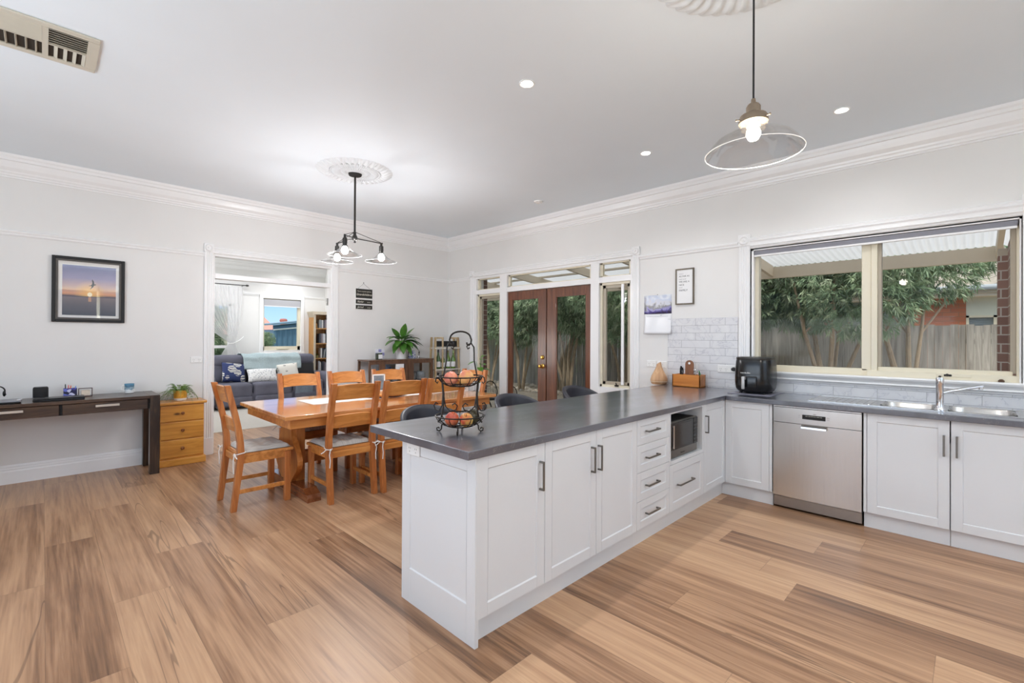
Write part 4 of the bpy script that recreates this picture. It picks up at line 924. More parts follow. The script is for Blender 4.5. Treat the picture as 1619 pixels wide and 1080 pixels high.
# smoke alarm / vent disc
t = thing('smoke_alarm', 'small white round disc on the ceiling near the french doors', 'smoke alarm', (4.314, 3.843, ZC), world=False)
M().lathe([(0, -.016), (.040, -.016), (.052, -.010), (.055, 0)], (0, 0, 0), 32).build('base', M_WHITE, t, smooth=True, local=True)
M().lathe([(0, -.023), (.026, -.023), (.030, -.018), (.030, -.015)], (0, 0, 0), 24).build('cap', M_WHITE, t, smooth=True, local=True)

# plaster ceiling roses
def rose(name, label, x, y, R_, petals):
    t = thing(name, label, 'ceiling rose', (x, y, ZC), world=False)
    m = M(); seg = petals*12
    def edge(a): return .975+.050*abs(math.sin(a*petals/2))**.7
    def leaf(a): return 1+.05*math.cos(a*petals/1)
    prof = [(.11, .026), (.15, .030), (.19, .022), (.24, .016), (.27, .022), (.31, .026), (.36, .020), (.40, .014), (.46, .026), (.52, .034), (.58, .030), (.64, .014), (.68, .012), (.74, .024), (.82, .030), (.90, .022), (.96, .012), (1.0, .001)]
    rings = []
    for f_, d_ in prof:
        ring_ = []
        for k in range(seg):
            a = 2*PI*k/seg
            rr_ = R_*f_*(edge(a) if f_ > .8 else 1)
            dd = d_
            if .70 < f_ < .97: dd = d_*(1+.35*math.cos(a*petals))
            if .42 < f_ < .60: dd = d_*(1+.22*math.cos(a*petals*2))
            if .27 < f_ < .37: dd = d_*(1+.25*math.cos(a*petals))
            ring_.append(m.bm.verts.new((rr_*math.cos(a), rr_*math.sin(a), -dd)))
        rings.append(ring_)
    for A_, B_ in zip(rings, rings[1:]):
        for k in range(seg): m.bm.faces.new((A_[k], A_[(k+1) % seg], B_[(k+1) % seg], B_[k]))
    m.bm.faces.new(rings[0])
    m.build('plaster_ring', mat('rose_plaster', (226, 232, 236), .8, noise=.03, nscale=30), t, smooth=2, local=True)
    # egg-and-dart teeth
    m = M()
    for k in range(petals*2):
        a = 2*PI*k/(petals*2); m.sphere((R_*.66*math.cos(a), R_*.66*math.sin(a), -.018), .012, 8, (1, 1, .8))
    m.build('bead_ring', mat('rose_plaster', (226, 232, 236), .8), t, smooth=True, local=True)
    return t
rose('ceiling_rose', 'round plaster ceiling rose above the three-shade dining lamp', 2.235, 4.49, .365, 34)
rose('ceiling_rose', 'scalloped plaster ceiling rose cut by the top edge above the glass pendant', 2.13, .665, .455, 40)

# dining chandelier with three glass shades
t = thing('chandelier', 'dark metal chandelier with three lit bulbs under shallow glass shades', 'chandelier', (2.2386, 4.4998, 3.08), world=False)
z0 = 3.08
M().lathe([(0, -.012), (.030, -.012), (.062, -.002), (.066, .010), (.066, .02)], (0, 0, -.022), 28).build('canopy', M_BLKM, t, smooth=True, local=True)
M().cyl((0, 0, -.03), (0, 0, -.62), .0105, seg=12).build('stem', M_GUN, t, smooth=True, local=True)
M().lathe([(0, -.59), (.014, -.60), (.016, -.63), (.024, -.645), (.030, -.665), (.024, -.685), (.012, -.695), (.012, -.71), (0, -.715)], (0, 0, 0), 20).build('hub', M_GUN, t, smooth=True, local=True)
M_BULB = mat('lit_bulb', (255, 255, 255), .4, emit=(1, .97, .93), estr=40)
for k, deg in enumerate((-17, 104, 224)):
    a = math.radians(deg); c, s_ = math.cos(a), math.sin(a); r = .268
    m = M().tube([(.015*c, .015*s_, -.665), (r*c, r*s_, -.690)], .0062, 8).tube([(0, 0, -.600), (r*.98*c, r*.98*s_, -.683)], .0032, 6).sphere(((r+.008)*c, (r+.008)*s_, -.690), .009, 10)
    ar = m.build('arm', M_GUN, t, smooth=True, local=True)
    M().lathe([(.008, -.685), (.012, -.70), (.012, -.712), (.022, -.722), (.023, -.765), (.019, -.785), (.028, -.792), (.028, -.80)], (r*c, r*s_, 0), 20).build('lamp_socket', M_GUN, ar, smooth=True, local=True)
    M().lathe([(.027, -.797), (.040, -.812), (.075, -.845), (.120, -.868), (.158, -.880), (.160, -.883), (.157, -.884), (.118, -.871), (.073, -.848), (.038, -.815), (.025, -.80)], (r*c, r*s_, 0), 40, close=True).build('glass_shade', M_SHADE, ar, smooth=True, local=True)
    M().lathe([(.1582, -.8812), (.1600, -.8812), (.1600, -.8830), (.1582, -.8830)], (r*c, r*s_, 0), 48, close=True).build('shade_rim', mat('bright_glass_rim', (240, 240, 240), .1, spec=.8), ar, smooth=True, local=True)
    M().lathe([(0, -.875), (.018, -.871), (.031, -.853), (.034, -.838), (.029, -.820), (.016, -.800), (.013, -.79)], (r*c, r*s_, 0), 24).build('bulb', M_BULB, ar, smooth=True, local=True)
    light('bulb_glow', 'POINT', (2.2386+r*c, 4.4998+r*s_, z0-.925), 13, (.97, .97, 1), shadow_soft_size=.04)

# kitchen pendant
PX, PY, PR = 2.12, .669, 2.192
t = thing('pendant_lamp', 'clear glass schoolhouse pendant lamp on a black cord over the kitchen', 'pendant lamp', (PX, PY, PR), world=False)
M().tube([(.0, 0, ZC-.03-PR), (.001, 0, .45), (0, 0, .225)], .0042, 8).build('cord', M_BLKM, t, smooth=True, local=True)
M().lathe([(0, ZC-.02-PR), (.05, ZC-.024-PR), (.055, ZC-.0-PR)], (0, 0, 0), 24).build('canopy', M_BLKM, t, smooth=True, local=True)
M_ABR = mat('aged_brass', (142, 126, 108), .5, .5, noise=.1, nscale=30)
M().lathe([(.0, .232), (.008, .230), (.010, .215), (.022, .206), (.028, .196), (.028, .172), (.034, .166), (.050, .160), (.056, .150), (.057, .128), (.052, .128), (.0, .150)], (0, 0, 0), 32).build('socket_cap', M_ABR, t, smooth=True, local=True)
for k in range(3):
    a = math.radians(15+120*k); M().cyl((.055*math.cos(a), .055*math.sin(a), .138), (.070*math.cos(a), .070*math.sin(a), .138), .003, seg=8).sphere((.072*math.cos(a), .072*math.sin(a), .138), .005, 8).build('thumb_screw', M_ABR, t, smooth=True, local=True)
gp = [(.050, .136), (.054, .120), (.050, .104), (.062, .090), (.086, .080), (.118, .072), (.146, .056), (.168, .032), (.184, .008), (.190, .0)]
M().lathe(gp+[(r-.003, z-.002) for r, z in gp[::-1]], (0, 0, 0), 64, close=True).build('glass_shade', M_SHADE, t, smooth=True, local=True)
M().lathe([(.1885, -.0012), (.1912, -.0012), (.1912, .0012), (.1885, .0012)], (0, 0, 0), 64, close=True).build('shade_rim', mat('bright_glass_rim', (240, 240, 240), .1, spec=.8), t, smooth=True, local=True)
M().lathe([(0, .052), (.018, .057), (.028, .074), (.028, .090), (.020, .110), (.014, .126), (.013, .14)], (0, 0, 0), 24).build('bulb', mat('lit_warm_bulb', (255, 250, 235), .4, emit=(1, .90, .72), estr=26), t, smooth=True, local=True)
light('pendant_glow', 'POINT', (PX, PY, PR-.03), 12, (1, .92, .80), shadow_soft_size=.04)
t.rotation_euler = (0, 0, 0)

# ceiling air vent
t = thing('ceiling_vent', 'beige ceiling air vent with angled louvres at the upper left', 'air vent', (0, 3.79, ZC), world=True)
VX0, VX1, VY0, VY1 = -.55, .222, 3.556, 4.014; z1 = ZC-.0005
M_VENT = mat('beige_vent_metal', (202, 197, 182), .45, noise=.02)
m = M(); zz = z1-.012
m.box(VX0, VX1, VY0, VY0+.045, zz, z1, .003).box(VX0, VX1, VY1-.045, VY1, zz, z1, .003).box(VX0, VX0+.05, VY0+.0452, VY1-.0452, zz, z1).box(VX1-.05, VX1, VY0+.0452, VY1-.0452, zz, z1)
m.box(-.016, .010, VY0+.0452, VY1-.0452, zz, z1).box(VX0+.05, -.0162, 3.795, 3.805, zz+.001, z1).box(.0102, VX1-.05, 3.795, 3.805, zz+.001, z1)
m.build('frame', M_VENT, t)
M().box(VX0+.03, VX1-.03, VY0+.03, VY1-.03, z1-.001, z1-.0002).build('duct_shade_sheet', mat('duct_shade', (52, 44, 36), .9, noise=.05), t)  # dark sheet painted in for the shade behind the louvres
n = 9
for k in range(7):     # long slats, half nearest the picture's top
    y = VY0+.058+k*.027
    for (a, b, tilt) in ((VX0+.05, -.0165, -.75), (.0105, VX1-.05, .75)):
        M().box(a, b, y-.011, y+.011, z1-.0068, z1-.0052, 0, 1, ('X', tilt, ((a+b)/2, y, z1-.006))).build('louvre', M_VENT, t)
for k in range(17):
    x = VX0+.065+k*.0405
    if -.02 < x < .012: continue
    if x > VX1-.055: break
    M().box(x-.009, x+.009, 3.806, VY1-.046, z1-.0068, z1-.0052, 0, 1, ('Y', (.55 if x > 0 else -1.1), (x, 3.9, z1-.006))).build('louvre', M_VENT, t)
# ================================================================== DINING TABLE AND CHAIRS
TX0, TX1, TY0, TY1, TZ = 1.36, 3.66, 3.885, 5.10, .765
t = thing('dining_table', 'honey timber trestle dining table with a glossy board top', 'table', (2.5, 4.49, 0))
M().box(TX0, TX1, TY0, TY1, TZ-.034, TZ, .006, 2).build('tabletop', M_TABLE, t)
m = M(); a = .055
m.box(TX0+a, TX1-a, TY0+a, TY0+a+.025, TZ-.115, TZ-.034, .002).box(TX0+a, TX1-a, TY1-a-.025, TY1-a, TZ-.115, TZ-.034, .002).box(TX0+a, TX0+a+.025, TY0+a+.0255, TY1-a-.0255, TZ-.115, TZ-.034, .002).box(TX1-a-.025, TX1-a, TY0+a+.0255, TY1-a-.0255, TZ-.115, TZ-.034, .002)
m.build('apron', M_ORWOODX, t)
def S_profile(y0, y1, n=16):
    """ogee-sided board between the foot and the top"""
    L, R = [], []
    for i in range(n+1):
        f = i/n; z = .10+f*.55; w = .17+.09*math.sin(f*2*PI-.6)*(1 if True else 0)+.05*f
        L.append((y0-w, z)); R.append((y1+w, z))
    return L+R[::-1]
for x0 in (1.58, 3.30):
    m = M(); yc = 4.49
    m.prism(S_profile(yc, yc), (x0, x0+.045), 'X'); m.prism([(yc-.13, .10), (yc-.13, .65), (yc+.13, .65), (yc+.13, .10)], (x0+.045, x0+.12), 'X')
    m.build('trestle_leg', M_ORWOOD, t)
    fp = [(-.50, 0), (-.50, .035), (-.485, .062), (-.45, .075), (-.43, .082), (-.40, .10), (.40, .10), (.43, .082), (.45, .075), (.485, .062), (.50, .035), (.50, 0)]
    M().prism([(yc+a_, z) for a_, z in fp], (x0, x0+.115), 'X').build('trestle_foot', wood('foot_stain', (92, 50, 28), (128, 74, 42), (158, 98, 62), .2, 1, 'Y', coat=.4), t)
    M().box(x0-.02, x0+.14, yc-.42, yc+.42, .65, .731, .004).build('top_bearer', M_ORWOODX, t)
M().box(1.70, 3.30, 4.465, 4.515, .22, .34, .004).build('stretcher', M_ORWOODX, t)

CH_LEG = wood('chair_leg_stain', (150, 84, 42), (186, 114, 60), (210, 142, 84), .28, 1, 'Z', coat=.3)
def make_chair(label):
    t = thing('dining_chair', label, 'chair', (0, 0, 0), group='ladder-back chairs around the dining table', world=False)
    cen = [(-.222, 0), (-.210, .10), (-.196, .22), (-.182, .34), (-.172, .45), (-.176, .55), (-.194, .68), (-.220, .80), (-.248, .91), (-.272, 1.015)]
    def cy_(z):
        for (a, z0), (b, z1) in zip(cen, cen[1:]):
            if z <= z1+1e-6: return a+(b-a)*(z-z0)/(z1-z0)
        return cen[-1][0]
    wid = lambda z: .021+.004*math.exp(-((z-.42)/.12)**2)
    for s in (-1, 1):
        poly = [(y-wid(z), z) for y, z in cen]+[(y+wid(z), z) for y, z in cen[::-1]]
        m = M().prism(poly, (s*.178, s*.222), 'X'); bmesh.ops.bevel(m.bm, geom=[e for e in m.bm.edges if e.calc_length() > .0], offset=.003, segments=1, affect='EDGES')
        m.build('back_post', CH_LEG, t, local=True)
        M().box(s*.178, s*.222, .165, .212, 0, .425, .003).build('front_leg', CH_LEG, t, local=True)
        M().box(s*.190, s*.212, -.19, .168, .135, .168, .002).build('side_stretcher', M_ORWOODX, t, local=True)
    def slat(z0, z1, name):
        m = M()
        def f(u, v):
            x = -.180+.360*u; z = z0+(z1-z0)*v; k = 1-(2*u-1)**2
            return (x, cy_(z)-.032*k+.010, z+(.012*k if v > .5 else .004*k))
        m.grid(f, 14, 2, .020); m.build(name, M_ORWOODX, t, smooth=True, local=True)
    slat(.868, .990, 'top_rail'); slat(.625, .728, 'middle_rail')
    m = M(); m._add([(-.205, -.175, .430), (.205, -.175, .430), (.228, .232, .430), (-.228, .232, .430), (-.205, -.175, .455), (.205, -.175, .455), (.228, .232, .455), (-.228, .232, .455)], [(0, 3, 2, 1), (4, 5, 6, 7), (0, 1, 5, 4), (1, 2, 6, 5), (2, 3, 7, 6), (3, 0, 4, 7)])
    bmesh.ops.bevel(m.bm, geom=list(m.bm.edges), offset=.005, segments=2, affect='EDGES'); m.build('seat', M_ORWOODX, t, local=True)
    m = M(); m.box(-.185, .185, -.185, -.165, .375, .430).box(-.185, .185, .180, .200, .375, .430).box(-.210, -.190, -.17, .19, .375, .430).box(.190, .210, -.17, .19, .375, .430)
    m.build('seat_apron', M_ORWOODX, t, local=True)
    return t
def make_cushion(label):
    t = thing('seat_cushion', label, 'cushion', (0, 0, .455), group='tufted cushions tied to the dining chairs', world=False)
    cm = bpy.data.materials.get('grey_striped_cotton')
    if cm is None:
        cm = mat('grey_striped_cotton', (192, 188, 182), .9, noise=.2, nscale=9, stretch=(14, .8, 1), bump=.2)
    def pad(sz):
        def f(u, v):
            x, y = -.205+.41*u, -.150+.36*v
            e = min(u, 1-u, v, 1-v); rnd = min(1, (e/.12))**.5
            tf = 1
            for i in range(3):
                for j in range(3):
                    d = math.hypot((u-(.2+.3*i))*.41, (v-(.2+.3*j))*.36); tf -= .62*math.exp(-(d/.035)**2)
            h = .040*rnd*max(.2, tf)+.004
            return (x*(1+.02*math.sin(9*v)), y, h*sz+.0)
        return f
    m = M(); m.grid(pad(1), 28, 26); m.grid(lambda u, v: (-.205+.41*u, -.150+.36*v, .0015), 8, 8)
    m.build('pad', cm, t, smooth=2, local=True)
    for s in (-1, 1):
        x, y = s*.20, -.165
        m = M().tube([(x*.97, -.135, .012), (x*1.14, -.15, .01), (x*1.17, -.20, .005), (x*1.02, -.212, -.002), (x*.92, -.212, .005)], .0045, 6)
        m.tube([(x*1.02, -.216, 0), (x*1.08, -.228, -.04), (x*1.04, -.226, -.09), (x*1.06, -.224, -.15)], .0045, 6)
        m.tube([(x*1.02, -.216, 0), (x*1.22, -.225, .008), (x*1.34, -.222, -.012), (x*1.42, -.218, -.02)], .004, 6)
        m.sphere((x*1.02, -.218, -.002), .010, 8)
        m.build('tie', mat('white_cotton_tie', (226, 224, 220), .9), t, smooth=True, local=True)
    return t
proto = make_chair('x'); cproto = make_cushion('x')
chairs = [((1.303, 4.41), -PI/2, 'honey wooden ladder-back chair at the left head of the dining table', 'grey tufted cushion on the chair at the left head of the table'),
          ((1.910, 4.055), 0, 'honey wooden chair on the near side of the table, left of the peninsula corner', 'grey striped cushion on the near-side chair left of the peninsula corner'),
          ((2.382, 4.020), 0, 'honey wooden chair, middle one on the near side, partly behind the worktop', 'grey cushion on the middle near-side chair partly behind the worktop'),
          ((2.815, 3.960), 0, 'honey wooden chair on the near side of the table behind the fruit basket', 'grey cushion on the near-side chair behind the fruit basket'),
          ((1.970, 4.965), PI, 'honey wooden chair on the far side of the table in front of the grey sofa', 'cushion on the far-side dining chair in front of the grey sofa'),
          ((2.510, 4.965), PI, 'honey wooden chair, middle one on the far side, in front of the doorway edge', 'cushion on the middle far-side chair'),
          ((3.060, 4.965), PI, 'honey wooden chair on the far side in front of the glass display cabinet', 'cushion on the far-side chair in front of the display cabinet'),
          ((3.515, 4.41), PI/2, 'honey wooden chair at the right head of the table near the french doors', 'cushion on the chair at the right head of the table')]
for k, ((x, y), rz, lb, cl) in enumerate(chairs):
    c = proto if k == 0 else copy_tree(proto)
    c['label'] = lb; c.location = (x, y, 0); c.rotation_euler = (0, 0, rz)
    c = cproto if k == 0 else copy_tree(cproto)
    c['label'] = cl; c.location = (x, y, .456); c.rotation_euler = (0, 0, rz)

# on the table
m = M()
def rf(u, v):
    x = 1.80+1.75*u; y = 4.42+.40*v; e = .012*abs(math.sin(u*40)); return (x, y+(e if v > .95 else (-e if v < .05 else 0)), TZ+.0028)
m.grid(rf, 160, 6, .002); m.build('table_runner', mat('white_lace_cloth', (232, 230, 226), .9, noise=.04, nscale=90, bump=.2), None, label='white scalloped table runner along the middle of the dining table', cat='table runner')
t = thing('lazy_susan', 'round wooden turntable tray on the white table runner', 'tray', (2.62, 4.60, TZ+.003), world=False)
M().lathe([(0, .012), (.10, .012), (.235, .016), (.245, .022), (.245, .034), (.238, .038), (0, .036)], (0, 0, 0), 48).build('tray_top', M_ORWOODX, t, smooth=True, local=True)
M().lathe([(0, 0), (.10, 0), (.10, .012), (0, .012)], (0, 0, 0), 32).build('tray_base', M_BLKM, t, smooth=True, local=True)
t = thing('photo_frame', 'small white photo frame standing on the dining table behind the near chairs', 'photo frame', (2.62, 4.68, TZ+.042), -.25, world=False)
m = M(); m.box(-.07, .07, -.006, .006, 0, .014).box(-.07, .07, -.006, .006, .176, .19).box(-.07, -.056, -.006, .006, 0, .19).box(.056, .07, -.006, .006, 0, .19); m.build('frame', M_WHITE, t, local=True)
M().box(-.056, .056, -.001, .003, .014, .176).build('picture', mat('blue_grey_photo', (120, 132, 142), .4, noise=.5, nscale=14), t, local=True)
M().box(-.015, .015, .006, .05, 0, .11, 0, 1, ('X', .25, (0, .006, .11))).build('stand', M_WHITE, t, local=True)
t = thing('succulent_bowl', 'small bowl of pale green succulents on the table turntable', 'plant', (2.72, 4.56, TZ+.041), world=False)
M().lathe([(0, 0), (.05, 0), (.075, .05), (.07, .052), (.045, .01), (0, .008)], (0, 0, 0), 28).build('bowl', M_WHITE, t, smooth=True, local=True)
m = M()
for k in range(60):
    a, r = random.uniform(0, 2*PI), .065*math.sqrt(random.random()); c = Vector((r*math.cos(a), r*math.sin(a), .05+.02*random.random()))
    m.sphere(c, .012, 6, (1, 1, 1.4))
m.build('foliage', mat('pale_succulent', (176, 190, 160), .6, noise=.25, nscale=40), t, smooth=True, local=True)
t = thing('dinner_plate', 'white round plate near the right end of the dining table', 'plate', (3.24, 4.62, TZ+.003), world=False)
M().lathe([(0, 0), (.07, 0), (.075, .004), (.125, .014), (.127, .017), (.10, .012), (.07, .006), (0, .006)], (0, 0, 0), 40).build('dish', M_WHITE, t, smooth=True, local=True)
t = thing('greeting_card', 'open white card with dark writing standing at the right end of the table', 'card', (3.50, 4.30, TZ+.001), .35, world=False)
M().box(-.085, -.001, -.001, .001, 0, .155, 0, 1, ('Z', .35, (0, 0, 0))).box(.001, .085, -.001, .001, 0, .155, 0, 1, ('Z', -.35, (0, 0, 0))).build('card_sheet', M_PAPER, t, local=True)
m = M()
for k in range(5): m.box(.012, .012+random.uniform(.03, .06), -.0016, -.0012, .03+k*.022, .036+k*.022, 0, 1, ('Z', -.35, (0, 0, 0)))
m.build('writing', M_INK, t, local=True)

# ================================================================== DESK AND CHEST
t = thing('desk', 'dark acacia console desk with drawers against the left wall', 'desk', (.06, 6.19, 0))
DY0, DY1 = 5.935, 6.455
M().box(-.655, .7685, DY0, DY1, .772, .802, .003).build('desktop', M_DESK, t)
M().box(-.655, .7685, DY0+.03, DY1-.01, .668, .7715).build('drawer_housing', M_BLKM, t)
for a, b, h0, h1 in ((.129, .752, .355, .531), (-.632, .107, -.318, -.118)):
    d_ = M().box(a, b, DY0+.006, DY0+.032, .670, .768, .002).build('drawer', M_DESK, t)
    M().box(h0, h1, DY0-.014, DY0-.006, .726, .748, .002).box(h0+.01, h0+.02, DY0-.007, DY0+.007, .732, .742).box(h1-.02, h1-.01, DY0-.007, DY0+.007, .732, .742).build('handle', mat('brushed_nickel_pull', (206, 196, 184), .35, .8, noise=.03), d_)
for x0 in (.769, -.735):
    M().box(x0, x0+.082, DY0-.003, DY0+.079, 0, .803, .003).build('leg', M_DESKZ, t)
    M().box(x0, x0+.082, DY1-.080, DY1, 0, .803, .003).build('leg', M_DESKZ, t)
    M().box(x0, x0+.082, DY0+.079, DY1-.080, .72, .803, .002).build('end_rail', wood('dark_acacia_y', (38, 27, 21), (78, 57, 43), (112, 88, 68), .3, 1, 'Y'), t)
t = thing('drawer_chest', 'yellow pine bedside chest with three drawers between desk and doorway', 'chest of drawers', (1.08, 6.29, 0))
KX0, KX1, KY_0, KY_1 = .880, 1.284, 6.165, 6.44
M().box(KX0, KX1, KY_0+.004, KY_1, .0, .660).build('carcass', M_PINE, t)
M().box(KX0-.018, KX1+.026, KY_0-.025, KY_1+.01, .660, .690, .008, 2).build('top', M_PINE, t)
M().box(KX0-.014, KX1+.018, KY_0-.022, KY_1, 0, .072, .006, 2).build('plinth', M_PINE, t)
for z0_, z1_ in ((.482, .650), (.290, .470), (.092, .278)):
    d_ = M().box(KX0+.006, KX1-.004, KY_0-.012, KY_0+.004, z0_, z1_, .004, 2).build('drawer', M_PINE, t)
    M().lathe([(0, .030), (.010, .029), (.017, .022), (.017, .016), (.008, .010), (.008, 0)], (0, 0, 0), 20).xf(Matrix.Translation((1.082, KY_0-.012, (z0_+z1_)/2)) @ Matrix.Rotation(PI/2, 4, 'X')).build('knob', wood('brown_knob', (96, 54, 28), (132, 80, 44), (160, 104, 62), .3), d_, smooth=True)
    
def frond(m, base, d, L, w, droop, n=9, pinnae=True):
    """fern frond: a drooping stalk with paired leaflets"""
    d = Vector(d).normalized(); side = d.cross(Vector((0, 0, 1))).normalized(); pts = []
    for i in range(n+1):
        f = i/n; pts.append(Vector(base)+d*L*f+Vector((0, 0, -droop*f*f*L)))
    for i in range(1, n+1):
        p = pts[i]; q = (pts[i]-pts[i-1]).normalized(); ww = w*math.sin(PI*min(1, .15+i/n*.85))
        for s in (-1, 1):
            tip = p+side*s*ww+q*ww*.5; a = p-q*ww*.22; b = p+q*ww*.22; mid = (p+tip)/2+q*ww*.22; mid2 = (p+tip)/2-q*ww*.16
            vs = [m.bm.verts.new(v_) for v_ in (a, mid2, tip, mid, b)]; m.bm.faces.new(vs)
    m.tube(pts, .0012, 4, caps=False)
t = thing('potted_fern', 'green fern in a mustard and white pot on the pine chest', 'potted plant', (1.085, 6.30, .690), world=False)
M().lathe([(0, .0005), (.054, .0005), (.058, .006), (.060, .028)], (0, 0, 0), 32).build('saucer_base', M_WHITE, t, smooth=True, local=True)
M().lathe([(.0605, .028), (.066, .112), (.062, .113), (.056, .03), (0, .03)], (0, 0, 0), 32).build('pot', mat('mustard_glaze', (212, 158, 58), .4, noise=.25, nscale=26), t, smooth=True, local=True)
M().lathe([(0, .098), (.060, .100)], (0, 0, 0), 20).build('soil', mat('potting_soil', (60, 44, 34), .95, noise=.3), t, local=True)
m = M()
for k in range(52):
    a = random.uniform(0, 2*PI); el = random.uniform(.15, 1.3); L = random.uniform(.17, .27)
    frond(m, (.03*math.cos(a), .03*math.sin(a), .10), (math.cos(a)*math.cos(el), math.sin(a)*math.cos(el), math.sin(el)), L, .026, random.uniform(.5, 1.3))
m.bm.verts.ensure_lookup_table()
for v in m.bm.verts:                       # keep leaves clear of the wall behind
    if v.co.y > .165: v.co.y = .165-.05*(v.co.y-.165)
m.build('foliage', mat('fern_green', (112, 140, 72), .6, noise=.35, nscale=30), t, local=True)

# desk-top things
DZ = .8025
t = thing('smart_speaker', 'black round-sided fabric speaker on the dark desk', 'speaker', (-.013, 6.27, DZ), world=False)
M().lathe([(0, 0), (.050, 0), (.053, .006), (.053, .100), (.050, .112), (.046, .115)], (0, 0, 0), 36).build('body', mat('black_speaker_fabric', (34, 34, 35), .8, noise=.15, nscale=220, bump=.2), t, smooth=True, local=True)
M().lathe([(0, .1155), (.046, .1155), (.046, .1175), (0, .118)], (0, 0, 0), 32).build('top_plate', M_BLACK, t, smooth=True, local=True)
t = thing('slim_box', 'flat black rectangular device lying along the front of the desk', 'device', (.11, 6.10, DZ))
M().box(-.063, .284, 6.02, 6.19, DZ+.0005, DZ+.020, .002).build('base', M_BLACK, t); M().box(-.063, .284, 6.02, 6.19, DZ+.0205, DZ+.026, .002).build('lid', mat('dark_lid', (58, 57, 58), .35), t)
t = thing('laptop', 'closed grey laptop at the left edge of the photo on the desk', 'laptop', (-.33, 6.12, DZ))
M().box(-.49, -.135, 6.00, 6.24, DZ+.0005, DZ+.014, .004, 2).build('base', M_BLACK, t); M().box(-.49, -.135, 6.00, 6.24, DZ+.0145, DZ+.022, .003, 2).build('lid', mat('laptop_silver', (150, 152, 160), .35, .5), t)
M().cyl((-.155, 6.05, DZ+.030), (-.128, 6.05, DZ+.030), .005, seg=8).box(-.165, -.14, 6.02, 6.10, DZ+.0225, DZ+.028, .002).build('pen_drive', M_CHROME, None, label='tiny metal gadget on the closed laptop lid', cat='gadget')
# headphones on a stand, cut by the frame
hp = t = thing('headphones', 'black and silver headphones on a stand at the left edge of the desk', 'headphones', (-.27, 6.33, DZ), world=False)
M().lathe([(0, 0), (.045, 0), (.045, .006), (.012, .012), (.006, .02), (.006, .13)], (0, 0, 0), 24).build('stand', M_CHROME, t, smooth=True, local=True)
m = M().tube([(.052*math.cos(a), 0, .115+.055*math.sin(a)) for a in [-.5+i*(PI+1)/16 for i in range(17)]], .007, 8); m.build('headband', M_BLKM, t, smooth=True, local=True)
for s in (-1, 1): M().sphere((s*.047, 0, .085), .030, 16, (.5, 1, 1.15)).build('ear_cup', M_BLACK, t, smooth=True, local=True)
for s in (-1, 1): M().lathe([(0, .004), (.016, .004), (.018, 0)], (0, 0, 0), 18).xf(Matrix.Translation((s*.060, 0, .085)) @ Matrix.Rotation(s*PI/2, 4, 'Y')).build('cup_ring', M_CHROME, t, smooth=True, local=True)
hp.scale = (.78, .78, .78); hp.location = (-.285, 6.33, DZ)
# pen holder
t = thing('pen_holder', 'purple and blue patterned pen holder on the dark desk', 'pen holder', (.190, 6.28, DZ), world=False)
def pattern(name, cols, scale=24):
    if name in MATS: return MATS[name]
    m_ = bpy.data.materials.new(name); m_.use_nodes = True; MATS[name] = m_; nt = m_.node_tree; b = nt.nodes['Principled BSDF']
    tc = N(nt, 'ShaderNodeTexCoord'); vo = N(nt, 'ShaderNodeTexVoronoi'); vo.inputs['Scale'].default_value = scale; nt.links.new(tc.outputs['Object'], vo.inputs['Vector'])
    sc_ = N(nt, 'ShaderNodeSeparateXYZ'); nt.links.new(vo.outputs['Color'], sc_.inputs[0])
    n = len(cols); c = ramp(nt, sc_.outputs[0], [(i/n, c_) for i, c_ in enumerate(cols)]); nt.nodes[-1].color_ramp.interpolation = 'CONSTANT' if nt.nodes[-1].type == 'VALTORGB' else 'LINEAR'
    nt.links.new(c, b.inputs['Base Color']); b.inputs['Roughness'].default_value = .45; return m_
M().box(-.048, .048, -.035, .035, .0005, .006).box(-.048, .048, -.035, -.031, .006, .088).box(-.048, .048, .031, .035, .006, .088).box(-.048, -.044, -.031, .031, .006, .088).box(.044, .048, -.031, .031, .006, .088).build('box', pattern('galaxy_print', [(30, 26, 70), (60, 60, 150), (110, 120, 205), (210, 210, 235), (26, 22, 40)], 40), t, local=True)
pens = [((-.032, .0), (-.034, .132), (30, 30, 32), 'black pen in the desk pen holder, furthest left'), ((-.016, .01), (-.012, .122), (226, 120, 110), 'pink pen beside the black pen in the pen holder'), ((-.004, -.01), (.004, .118), (232, 110, 60), 'orange pen in the middle of the pen holder'), ((.018, .0), (.040, .110), (120, 160, 220), 'light blue pen leaning right in the pen holder'), ((.030, .012), (.036, .100), (210, 90, 140), 'short magenta pen at the right of the pen holder')]
for (x0, y0), (x1, z1), col_, lb in pens:
    M().tube([(.190+x0, 6.28+y0, DZ+.008), (.190+x1, 6.28+y0, DZ+z1-.01), (.190+x1*1.02, 6.28+y0, DZ+z1)], [.0042, .0042, .002], 8).build('pen', mat('pen_%d_%d' % (col_[0], col_[1]), col_, .4), None, smooth=True, label=lb, cat='pen', group='pens in the desk pen holder')
t = thing('desk_calendar', 'small clear-framed block calendar beside the pen holder', 'calendar', (.300, 6.28, DZ), world=False)
M().box(-.052, .052, -.022, .022, .0005, .006).box(-.052, -.047, -.022, .022, .006, .078).box(.047, .052, -.022, .022, .006, .078).box(-.052, .052, -.022, .022, .078, .083).build('frame', mat('dark_red_frame', (74, 44, 40), .35), t, local=True)
M().box(-.030, .034, -.012, .018, .007, .062, .002).build('paper_block', mat('cream_paper', (226, 210, 190), .8, noise=.08, nscale=60), t, local=True)
